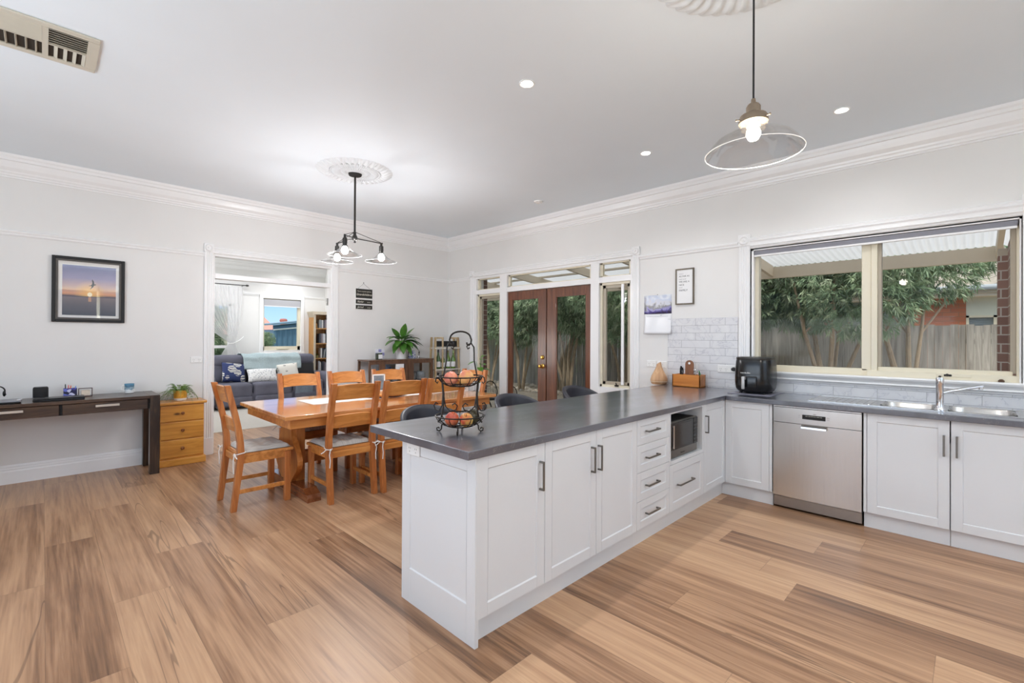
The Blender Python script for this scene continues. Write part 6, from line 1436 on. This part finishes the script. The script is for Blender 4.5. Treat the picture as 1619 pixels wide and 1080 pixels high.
# bookcase
BX0, BX1, BY0, BY1 = 4.55, 5.32, 11.20, 11.49
M_OAKB = wood('honey_oak_bookcase', (148, 100, 50), (184, 134, 74), (206, 158, 96), .45, 1, 'Z')
t = thing('bookcase', 'tall honey oak bookcase with a white-washed cornice behind the sofa', 'bookcase', (4.93, 11.3, 0))
M().box(BX0, BX0+.05, BY0, BY1, 0, 1.95, .003).box(BX1-.05, BX1, BY0, BY1, 0, 1.95, .003).build('side_panel', M_OAKB, t)
M().box(BX0-.001, BX0+.051, BY0-.004, BY0-.0005, 0, 1.95).box(BX1-.051, BX1+.001, BY0-.004, BY0-.0005, 0, 1.95).build('face_frame', mat('whitewashed_oak', (196, 184, 164), .6, noise=.08, nscale=8, stretch=(8, 8, .6)), t)
M().box(BX0+.05, BX1-.05, BY1-.02, BY1, 0, 1.95).build('back_board', M_OAKB, t)
M().prism([(BX0-.045, 2.02), (BX0-.04, 1.99), (BX0, 1.88), (BX0, 1.95), (BX1, 1.95), (BX1, 1.88), (BX1+.05, 1.99), (BX1+.06, 2.02)], (BY0-.03, BY1), 'Y').build('cornice', MATS['whitewashed_oak'], t)
for z_ in (1.625, 1.262, .905, .55, .18): M().box(BX0+.05, BX1-.05, BY0+.01, BY1-.02, z_-.024, z_, .002).build('shelf', M_OAKB, t)
bcol = [(150, 156, 160), (196, 200, 204), (60, 66, 76), (110, 124, 132), (206, 206, 206), (88, 84, 92), (168, 172, 180), (40, 44, 50), (140, 130, 136), (214, 212, 208)]
nb = 0
for sh, (z_, x0, n, hh) in enumerate(((1.6255, 4.70, 11, .21), (1.2625, 4.70, 12, .23), (.9055, 4.74, 9, .24), (.5505, 4.68, 10, .27))):
    x = x0
    for k in range(n):
        wd = random.uniform(.018, .038); h = hh*random.uniform(.86, 1.06); c_ = bcol[(k*3+sh*2) % len(bcol)]
        if x+wd > BX1-.06: break
        lb = '%s book, %s from left on the %s shelf of the oak bookcase' % (('grey', 'pale grey', 'dark blue', 'teal grey', 'white', 'plum', 'silver', 'black', 'mauve', 'cream')[(k*3+sh*2) % 10], ('first', 'second', 'third', 'fourth', 'fifth', 'sixth', 'seventh', 'eighth', 'ninth', 'tenth', 'eleventh', 'twelfth', 'thirteenth')[k], ('top', 'second', 'third', 'lowest visible')[sh])
        lean = .12 if (sh >= 2 and k == 2) else 0
        m = M().box(x, x+wd, BY0+.03, BY0+.19, z_, z_+h, .001, 1, (('Y', lean, (x+wd, 0, z_)) if lean else None))
        m.build('book', mat('book_cover_%d' % ((k*3+sh*2) % 10), c_, .5, noise=.12, nscale=50), None, label=lb, cat='book', group='books on the living-room bookcase')
        x += wd+.0015+(.03 if lean else 0); nb += 1
# small golden ornaments at the left of the top and third shelves
M().lathe([(0, 0), (.025, 0), (.03, .03), (.018, .06), (.028, .09), (.012, .12), (0, .13)], (4.645, 11.27, 1.6255), 16).build('ornament', mat('gilded_resin', (150, 110, 60), .45, .5, noise=.3), None, smooth=True, label='small golden ornament at the left of the top bookcase shelf', cat='ornament')
m = M()
for k in range(26):
    a = random.uniform(0, 2*PI); leafmesh(m, (4.66, 11.28, .96), (math.cos(a)*.5, math.sin(a)*.5, random.uniform(.3, 1)), .09, .016, .3)
m.lathe([(0, 0), (.035, 0), (.042, .06), (0, .06)], (4.66, 11.28, .9055), 16)
m.build('small_plant', mat('olive_leaf', (130, 124, 70), .6, noise=.3), None, label='small olive-coloured plant on the third bookcase shelf', cat='potted plant')
# sheer curtain and rod
t = thing('sheer_curtain', 'white sheer curtain tied back at the living-room window', 'curtain', (2.7, 11.38, 1.0))
m_ = bpy.data.materials.new('sheer_white'); m_.use_nodes = True; nt = m_.node_tree; nt.nodes.clear()
o_ = N(nt, 'ShaderNodeOutputMaterial'); mx = N(nt, 'ShaderNodeMixShader'); a_ = N(nt, 'ShaderNodeBsdfTransparent'); b_ = N(nt, 'ShaderNodeBsdfDiffuse'); c_ = N(nt, 'ShaderNodeBsdfTranslucent'); m2_ = N(nt, 'ShaderNodeMixShader')
b_.inputs[0].default_value = (.85, .85, .86, 1); c_.inputs[0].default_value = (.85, .85, .86, 1); m2_.inputs[0].default_value = .5; mx.inputs[0].default_value = .62
nt.links.new(b_.outputs[0], m2_.inputs[1]); nt.links.new(c_.outputs[0], m2_.inputs[2]); nt.links.new(a_.outputs[0], mx.inputs[1]); nt.links.new(m2_.outputs[0], mx.inputs[2]); nt.links.new(mx.outputs[0], o_.inputs[0])
def cur(u, v):
    z = 2.50-2.35*v; tie = 1.27
    if z > tie: f = (2.50-z)/(2.50-tie); xl = 1.70+(2.84-1.70)*(f**1.5); xr = 3.08-.14*f**2
    else: f = (tie-z)/tie; xl = 2.84-.42*min(1, f*1.6)**.8; xr = 2.94+.16*min(1, f*2.5)
    w_ = (xr-xl); ph = u*2*PI*15
    return (xl+w_*u+.0*math.sin(ph), 11.395+min(.022, .02+.0*w_)*math.sin(ph)*(.4+.6*min(1, w_/.6)), z)
M().grid(cur, 150, 44).build('sheer_panel', m_, t, smooth=2)
M().tube([(2.83, 11.37, 1.26), (2.90, 11.355, 1.27), (3.02, 11.38, 1.33), (3.12, 11.46, 1.41)], .007, 8).tube([(2.83, 11.37, 1.26), (2.80, 11.40, 1.27), (2.84, 11.43, 1.29)], .007, 8).build('tieback_cord', M_WHITE, t, smooth=True)
t = thing('curtain_rod', 'dark metal curtain rod above the living-room window', 'curtain rod', (2.4, 11.39, 2.52))
M().cyl((1.2, 11.395, 2.535), (3.14, 11.395, 2.535), .010, seg=12).build('pole', M_GUN, t, smooth=True)
M().lathe([(0, 0), (.012, 0), (.020, .012), (.022, .028), (.014, .044), (.018, .050), (0, .066)], (0, 0, 0), 16).xf(Matrix.Translation((3.14, 11.395, 2.535)) @ Matrix.Rotation(PI/2, 4, 'Y')).build('finial', M_GUN, t, smooth=True)
for x in (1.6, 3.09): M().box(x-.006, x+.006, 11.395, 11.499, 2.52, 2.532).build('bracket', M_GUN, t)
t = thing('roller_blind', 'pale grey roller blind rolled up in the living-room window', 'blind', (3.94, 11.5, 2.2))
M().box(LWX0+.01, LWX1-.01, 11.495, 11.500, 2.125, 2.27).build('fabric', mat('pale_blind_fabric', (176, 176, 180), .85), t); M().box(LWX0+.01, LWX1-.01, 11.490, 11.503, 2.105, 2.124, .003).build('bottom_bar', M_TRIM, t)
M().cyl((LWX0+.01, 11.53, 2.255), (LWX1-.01, 11.53, 2.255), .022, seg=14).build('roll', MATS['pale_blind_fabric'], t)
# grey rug on the carpet
struct('trim_12', M().box(1.30, 3.0, YA-.0, YA+.12, 0, .003), M_FLOOR)
# ================================================================== OUTSIDE
GZ0 = -.09
def ground_mat():
    m = mat('sandy_paving', (196, 184, 168), .9, noise=.18, nscale=7, bump=.3); return m
M().box(-14, 30, 11.8, 60, GZ0-.3, GZ0).build('garden_ground', mat('lawn_ground', (96, 116, 62), .95, noise=.3, nscale=6), None, kind='structure')
M().box(XB+.2, 30, -14, 11.8, GZ0-.3, GZ0).build('patio_paving', ground_mat(), None, kind='structure')
# river stones along the fence
m = M(); rs = random.Random(5)
for k in range(520):
    x = rs.uniform(9.55, 11.1); y = rs.uniform(3.5, 13.0); r = rs.uniform(.035, .085)
    m.sphere((x, y, GZ0+r*.35), r, 6, (1, rs.uniform(.7, 1.3), .6))
m.build('river_stones', mat('pale_river_stone', (198, 190, 178), .85, noise=.25, nscale=3), None, label='pale river stones and leaf litter along the fence', kind='stuff')
# paling fence
FX = 11.2
M_PAL = wood('weathered_paling', (138, 134, 128), (170, 166, 159), (198, 194, 187), .85, .7, 'Z', board=.098)
t = thing('paling_fence', 'weathered grey timber paling fence behind the trees', 'fence', (FX, 6, GZ0))
m = M(); y = -7.0; rs = random.Random(9)
while y < 20:
    w_ = rs.uniform(.094, .108); dx = rs.uniform(-.006, .006)+(.012 if int(y*10) % 2 else 0); m.box(FX+dx, FX+dx+.014, y, y+w_-.003, GZ0, 1.675+rs.uniform(-.018, .014)); y += w_
m.build('palings', M_PAL, t)
M().box(FX+.03, FX+.07, -7, 20, 1.35, 1.43).box(FX+.03, FX+.07, -7, 20, .3, .38).build('fence_rail', M_PAL, t)
# pergola: rafters, outer beam, corrugated roof
t = thing('pergola_roof', 'cream framed veranda roof with corrugated sheeting outside the windows', 'veranda', (6.5, 4, 2.4))
BXo = 7.75
def rz(x): return 2.80-(x-5.15)*.095
M().box(BXo, BXo+.05, -.235, 12.0, 2.325, 2.495, .003).build('front_beam', M_CREAM2, t)
for y in (-.21, 2.16, 3.7, 4.75, 6.05, 7.4, 9.0, 10.6):
    m = M(); y0, y1 = y, y+.045; z0a, z0b = rz(5.15), rz(BXo)
    m._add([(5.15, y0, z0a-.16), (5.15, y1, z0a-.16), (BXo, y1, z0b-.20), (BXo, y0, z0b-.20), (5.15, y0, z0a-.045), (5.15, y1, z0a-.045), (BXo, y1, z0b-.045), (BXo, y0, z0b-.045)], [(0, 1, 2, 3), (4, 7, 6, 5), (0, 4, 5, 1), (1, 5, 6, 2), (2, 6, 7, 3), (3, 7, 4, 0)])
    m.build('rafter', M_CREAM2, t)
for x in (6.0, 6.9): M().box(x, x+.07, -.2, 11.5, rz(x)-.043, rz(x)-.012).build('purlin', M_CREAM2, t)
m = M()
n = 1; ys = []
yy = -.6; L = 13.0; pitch = .076; k = 0; N_ = int(L/pitch*8)
A_, B_, C_, D_ = [], [], [], []
for i in range(N_+1):
    y = yy+L*i/N_; o = .009*math.cos(2*PI*(y/pitch)); 
    A_.append(m.bm.verts.new((5.15, y, rz(5.15)+o))); B_.append(m.bm.verts.new((8.0, y, rz(8.0)+o)))
for i in range(N_): m.bm.faces.new((A_[i], A_[i+1], B_[i+1], B_[i]))
# translucent roofing: lets soft daylight through
pm = bpy.data.materials.new('corrugated_sheet'); pm.use_nodes = True; nt = pm.node_tree; nt.nodes.clear()
o_ = N(nt, 'ShaderNodeOutputMaterial'); mx = N(nt, 'ShaderNodeMixShader'); b1 = N(nt, 'ShaderNodeBsdfDiffuse'); b2 = N(nt, 'ShaderNodeBsdfTranslucent'); b1.inputs[0].default_value = (.72, .74, .77, 1); b2.inputs[0].default_value = (.66, .69, .74, 1); mx.inputs[0].default_value = .55
nt.links.new(b1.outputs[0], mx.inputs[1]); nt.links.new(b2.outputs[0], mx.inputs[2]); nt.links.new(mx.outputs[0], o_.inputs[0])
m.build('corrugated_roof', pm, t, smooth=2)
# brick return of the house at the right of the kitchen window
M_BR = brick_mat('brown_brick', (172, 138, 126), (150, 118, 108), (214, 208, 200), 'XY')
t = thing('brick_return', 'brown brick wing of the house at the right edge of the kitchen window', 'brick wall', (5.7, -.6, GZ0))
M().box(5.17, 6.35, -2.4, -.215, GZ0, 2.30).build('brickwork', M_BR, t)
M().box(6.35, 6.58, -2.4, -.150, GZ0, 2.2).build('pier', M_BR, t)
M().box(6.35, 6.60, -2.4, -.150, 2.2, 2.27).build('pier_cap', M_CREAM2, t)
t = thing('brick_pier', 'dark brick pier outside the left sidelight of the french doors', 'brick wall', (5.3, 6.3, GZ0))
M().box(5.17, 5.45, 6.03, 6.6, GZ0, 2.6).build('brickwork', brick_mat('dark_brown_brick', (128, 98, 88), (108, 80, 72), (186, 176, 166), 'XY'), t)

# neighbour's house over the fence
t = thing('neighbour_house', 'orange brick neighbouring house with grey tiled roof over the fence', 'house', (14, 0, GZ0))
M_OB = brick_mat('orange_brick', (196, 128, 98), (182, 112, 84), (160, 122, 100), 'Y')
M().box(13.0, 13.2, .132, .92, GZ0, 2.30).build('brick_wall', M_OB, t)
M().box(13.05, 13.2, .92, 6.0, GZ0, 2.30).build('side_wall', mat('grey_green_weatherboard', (150, 160, 150), .7, noise=.05), t)  # even grey-green boards
M().box(13.02, 13.2, -4, .132, 1.88, 2.30).box(13.02, 13.2, -4, .132, GZ0, 1.55).build('panel_wall', mat('pale_cream_panel', (222, 224, 208), .6, noise=.02), t)
f_ = M().box(12.99, 13.1, .09, .132, 1.50, 1.90).box(12.99, 13.1, -.30, -.25, 1.50, 1.90).box(12.99, 13.1, -.9, .132, 1.86, 1.90).build('window_frame', M_CREAM, t)
M().box(13.06, 13.07, -.9, .10, 1.50, 1.86).build('window_pane', mat('louvred_glass', (128, 140, 146), .2, noise=.2, nscale=3, stretch=(1, 1, 18)), f_)
M().box(12.7, 13.1, -4, 6, 2.26, 2.32).build('eave', M_CREAM2, t)
M().box(12.66, 12.72, -4, 6, 2.32, 2.42).build('fascia', M_CREAM2, t); M().tube([(12.60, -4, 2.42), (12.60, 6, 2.42)], .055, 10).build('gutter', mat('blue_grey_gutter', (166, 176, 184), .4), t)
m = M(); rows, per = 11, .33
for r in range(rows):
    x0 = 12.62+r*.30; z0_ = 2.46+r*.165; n_ = int(10/per*6)
    P0 = []; P1 = []
    for i in range(n_+1):
        y = -4+10*i/n_; o = .030*math.cos(2*PI*y/per)
        P0.append(m.bm.verts.new((x0, y, z0_+o+.02))); P1.append(m.bm.verts.new((x0+.34, y, z0_+.185+o)))
    P2 = [m.bm.verts.new((v.co.x, v.co.y, v.co.z-.03)) for v in P0]
    for i in range(n_): m.bm.faces.new((P0[i], P0[i+1], P1[i+1], P1[i])); m.bm.faces.new((P2[i], P2[i+1], P0[i+1], P0[i]))
m.build('tiled_roof', mat('lichen_roof_tile', (172, 166, 156), .9, noise=.18, nscale=9), t, smooth=True)
# trees: multi-stemmed, drooping narrow leaves
def bark(): return mat('pale_bark', (168, 152, 130), .9, noise=.25, nscale=9, stretch=(6, 6, 1), bump=.4)
LEAFM = []
for nm, c in (('willow_leaf', (132, 156, 124)), ('willow_leaf_pale', (172, 188, 158))):
    LEAFM.append(mat(nm, c, .55, noise=.4, nscale=3))
def crown(seed, rx, ry, rz_, nspr, dens=.9):
    """sprigs of narrow leaves scattered through an irregular crown"""
    rs = random.Random(seed); verts, faces, mi = [], [], []
    lobes = [(Vector((rs.uniform(-.5, .5)*rx, rs.uniform(-.6, .6)*ry, rs.uniform(-.45, .5)*rz_)), rs.uniform(.45, .75)) for _ in range(9)]
    for k in range(nspr):
        c, s = lobes[rs.randrange(9)]
        d = Vector((rs.gauss(0, 1), rs.gauss(0, 1), rs.gauss(0, 1))).normalized(); rr = s*(.55+.45*rs.random()**.4)
        p = c+Vector((d.x*rx*rr, d.y*ry*rr, d.z*rz_*rr))
        ax = (d+Vector((rs.uniform(-.6, .6), rs.uniform(-.6, .6), rs.uniform(-.9, .2)))).normalized(); m_i = 1 if rs.random() < .32 else 0
        for j in range(11):
            q = (ax+Vector((rs.gauss(0, .55), rs.gauss(0, .55), rs.gauss(0, .55)-.1))).normalized(); L = rs.uniform(.08, .15); w_ = L*.085
            b = p+ax*rs.uniform(-.06, .06); sd = q.cross(Vector((rs.gauss(0, 1), rs.gauss(0, 1), rs.gauss(0, 1)))).normalized()*w_
            t1 = b+q*L*.45+Vector((0, 0, .0)); t2 = b+q*L+Vector((0, 0, -.18*L)); i = len(verts)
            verts += [b, t1+sd, t2, t1-sd]; faces.append((i, i+1, i+2, i+3)); mi.append(m_i)
    me = bpy.data.meshes.new('foliage'); me.from_pydata([tuple(v) for v in verts], [], faces); me.polygons.foreach_set('material_index', mi)
    for mm in LEAFM: me.materials.append(mm)
    me.update(); return me
CR = [crown(11, 1.25, 1.55, 1.30, 3900), crown(23, 1.2, 1.5, 1.25, 3900)]
def tree(x, y, k, zc, label, sc=1.0, stems=5, rz_=0, seed=1):
    t = thing('garden_tree', label, 'tree', (x, y, GZ0), group='leafy trees along the fence', world=False)
    rs = random.Random(seed); m = M()
    for i in range(stems):
        a = 2*PI*i/stems+rs.uniform(-.4, .4); sp = rs.uniform(.18, .55); r0 = rs.uniform(.024, .044)
        pts = [(0.05*math.cos(a), .05*math.sin(a), 0), (.10*math.cos(a), .10*math.sin(a), .35), (sp*.5*math.cos(a)+rs.uniform(-.05, .05), sp*.5*math.sin(a), .95), (sp*math.cos(a), sp*math.sin(a), 1.6), (sp*1.5*math.cos(a), sp*1.5*math.sin(a), 2.5)]
        m.tube(pts, [r0*1.5, r0*1.1, r0, r0*.8, r0*.4], 8)
        for j in range(2):
            q = Vector(pts[3]); m.tube([q, q+Vector((rs.uniform(-.4, .4), rs.uniform(-.4, .4), .5))], [r0*.5, r0*.2], 6)
    m.build('trunk', bark(), t, smooth=True, local=True)
    f = bpy.data.objects.new('foliage', CR[k]); COL.objects.link(f); f.parent = t; f.location = (0, 0, zc-GZ0); f.scale = (sc, sc, sc); f.rotation_euler = (0, 0, rz_)
    return t
tree(9.3, 1.75, 0, 2.62, 'leafy tree with thick pale stems seen left of the kitchen window mullion', .92, 5, 0, 3)
tree(9.0, 3.35, 1, 2.45, 'leafy tree at the left side of the kitchen window behind the air fryer', .95, 5, 2.0, 4)
tree(9.7, .75, 1, 2.75, 'feathery tree reaching right over the fence in the right kitchen window pane', .78, 3, .7, 5)
tree(9.6, 5.1, 0, 2.32, 'leafy tree seen through the kitchen window corner and right sidelight', .95, 4, 1.4, 6)
tree(9.5, 7.45, 1, 2.32, 'multi-stemmed tree seen through the right french door leaf', .95, 6, 2.7, 7)
tree(9.6, 9.15, 0, 2.35, 'slender multi-stemmed tree seen through the left french door leaf', .95, 4, 3.4, 8)
tree(10.0, 10.9, 1, 2.45, 'tree seen through the left sidelight of the french doors', 1.0, 5, 4.2, 9)
tree(10.0, 12.9, 0, 2.45, 'tree far left behind the left sidelight', 1.0, 5, 5.0, 10)
tree(10.3, 6.25, 1, 2.25, 'smaller tree hard against the fence between the kitchen window and the french doors', .80, 3, 5.5, 12)
tree(10.3, 8.3, 0, 2.25, 'smaller tree hard against the fence between the two french door trees', .76, 3, 1.5, 14)
# garden beyond the living room
t = thing('garden_shrub', 'dense leafy shrub outside the curtained living-room window', 'shrub', (2.3, 13.0, GZ0), world=False)
M().tube([(0, 0, 0), (0, 0, .9)], .05, 8).build('trunk', bark(), t, local=True)
f = bpy.data.objects.new('foliage', CR[0]); COL.objects.link(f); f.parent = t; f.location = (0, 0, 1.15); f.scale = (1.2, .7, 1.15)
t = thing('garden_shrub', 'small green bush left of the blue shed', 'shrub', (6.2, 20.5, GZ0), world=False)
M().tube([(0, 0, 0), (0, 0, .7)], .05, 8).build('trunk', bark(), t, local=True)
f = bpy.data.objects.new('foliage', CR[1]); COL.objects.link(f); f.parent = t; f.location = (0, 0, 1.25); f.scale = (.42, .42, .42)
t = thing('garden_shed', 'blue corrugated metal shed outside the living-room window', 'shed', (8.6, 23.5, GZ0))
m = M(); y0 = 22.0; x = 7.18
m.box(7.18, 11, 22.03, 25, GZ0, 1.74)
while x < 11: m.prism([(x, y0+.03), (x+.04, y0), (x+.12, y0), (x+.16, y0+.03)], (GZ0, 1.74), 'Z'); x += .22
m.build('wall', mat('blue_corrugated_steel', (84, 118, 146), .5, noise=.04), t)
m = M(); m._add([(7.05, 21.8, 1.93), (11, 21.8, 2.42), (11, 25, 2.42), (7.05, 25, 1.93), (7.05, 21.8, 2.0), (11, 21.8, 2.49), (11, 25, 2.49), (7.05, 25, 2.0)], [(0, 3, 2, 1), (4, 5, 6, 7), (0, 1, 5, 4), (1, 2, 6, 5), (2, 3, 7, 6), (3, 0, 4, 7)])
m.build('roof', mat('blue_roof_steel', (110, 140, 160), .5), t)
m = M(); m._add([(7.18, 21.98, 1.70), (11, 21.98, 2.12), (11, 22.06, 2.12), (7.18, 22.06, 1.70), (7.18, 21.98, 1.76), (11, 21.98, 2.18), (11, 22.06, 2.18), (7.18, 22.06, 1.76)], [(0, 3, 2, 1), (4, 5, 6, 7), (0, 1, 5, 4), (1, 2, 6, 5), (2, 3, 7, 6), (3, 0, 4, 7)])
m.build('trim_strip', M_WHITE, t)
m = M(); m._add([(7.18, 22.02, 1.74), (11, 22.02, 1.74), (11, 22.02, 2.42), (7.18, 22.02, 1.93), (7.18, 22.1, 1.74), (11, 22.1, 1.74), (11, 22.1, 2.42), (7.18, 22.1, 1.93)], [(0, 1, 2, 3), (4, 7, 6, 5), (0, 4, 5, 1), (2, 6, 7, 3), (1, 5, 6, 2), (0, 3, 7, 4)]); m.build('gable', MATS['blue_corrugated_steel'], t)
t = thing('pink_roof_house', 'far house with a salmon tiled roof and brick chimney behind the shed', 'house', (8, 32, GZ0))
M().box(4, 14, 30, 36, GZ0, 1.7).build('wall', mat('cream_render', (214, 208, 196), .8), t)
M().prism([(28.8, 1.55), (33, 3.0), (37, 1.55)], (3.5, 9.9), 'X').build('roof', mat('salmon_roof_tile', (208, 150, 138), .8, noise=.1), t)
M().lathe([(0, 0), (.22, 0), (.24, .1), (.19, .19), (0, .22)], (11.15, 32.3, 2.42), 20).build('roof_vent', mat('terracotta_vent', (176, 112, 102), .8), t, smooth=True)
M().box(11.0, 11.3, 32.15, 32.45, 1.6, 2.44).build('vent_base', MATS['salmon_roof_tile'], t)
M().box(-6, 16, 27, 27.04, GZ0, 1.45).build('rear_fence', mat('cream_sheet_fence', (206, 200, 184), .8, noise=.03), None, label='cream sheet fence beyond the blue shed', cat='fence')

# wicker chairs on the patio
def wicker(x, y, rz_, label):
    t = thing('patio_chair', label, 'outdoor chair', (x, y, GZ0), rz_, 'black wicker chairs on the patio', world=False)
    wm = mat('black_wicker', (30, 28, 28), .6, noise=.2, nscale=60)
    m = M()
    for s in (-1, 1):
        m.tube([(s*.22, .20, .001), (s*.21, .18, .42)], .014, 8)
        m.tube([(s*.20, -.26, .001), (s*.20, -.20, .42), (s*.22, -.27, .62)], .014, 8)
        m.tube([(s*.21, .18, .42), (s*.25, .10, .60), (s*.24, -.22, .62)], .012, 8)
    m.tube([(.23*math.cos(a), -.24-.10*math.sin(a), .55+.38*math.sin(a)) for a in [i*PI/18 for i in range(19)]], .015, 8)
    m.build('frame', wm, t, smooth=True, local=True)
    m = M()
    for i in range(-8, 9):
        x_ = i*.026; h = .38*math.sqrt(max(0, 1-(x_/.23)**2)); m.tube([(x_, -.22, .43), (x_+.02*(1 if i % 2 else -1), -.27, .43+(h+.12)*.5), (x_, -.24-.10*h/.38, .55+h)], .0035, 5)
    for j in range(12):
        z_ = .46+j*.038; hw = .23*math.sqrt(max(0, 1-(max(0, z_-.55)/.38)**2)); m.tube([(-hw, -.235-.1*max(0, z_-.55)/.38, z_), (hw, -.235-.1*max(0, z_-.55)/.38, z_)], .0035, 5)
    m.build('woven_back', wm, t, local=True)
    M().lathe([(0, .40), (.22, .40), (.235, .415), (.22, .435), (0, .43)], (0, -.01, 0), 28).build('seat', wm, t, smooth=True, local=True)
    return t
wk1 = wicker(6.30, 6.90, 2.3, 'black woven patio chair outside the left sidelight, partly behind the table')
wk2 = wicker(6.25, 6.33, 1.9, 'black woven patio chair outside the left french door leaf')
t = thing('metal_chair_frame', 'folded dark metal chair frame leaning outside the left sidelight', 'chair frame', (6.6, 7.3, GZ0), world=False)
M().tube([(0, 0, .001), (-.06, .05, .45), (-.16, .12, .92)], .020, 8).tube([(.16, -.1, .001), (-.02, .02, .5), (.1, .16, .88)], .018, 8).tube([(-.16, .12, .92), (.1, .16, .88)], .018, 8).tube([(-.2, .0, .9), (.1, .1, .95)], .02, 8).build('metal_frame', M_BLKM, t, smooth=True, local=True)
wk1.scale = (.66, .66, .66); wk2.scale = (.6, .6, .6); t.scale = (.85, .85, .85); t.location = (6.75, 7.55, GZ0)
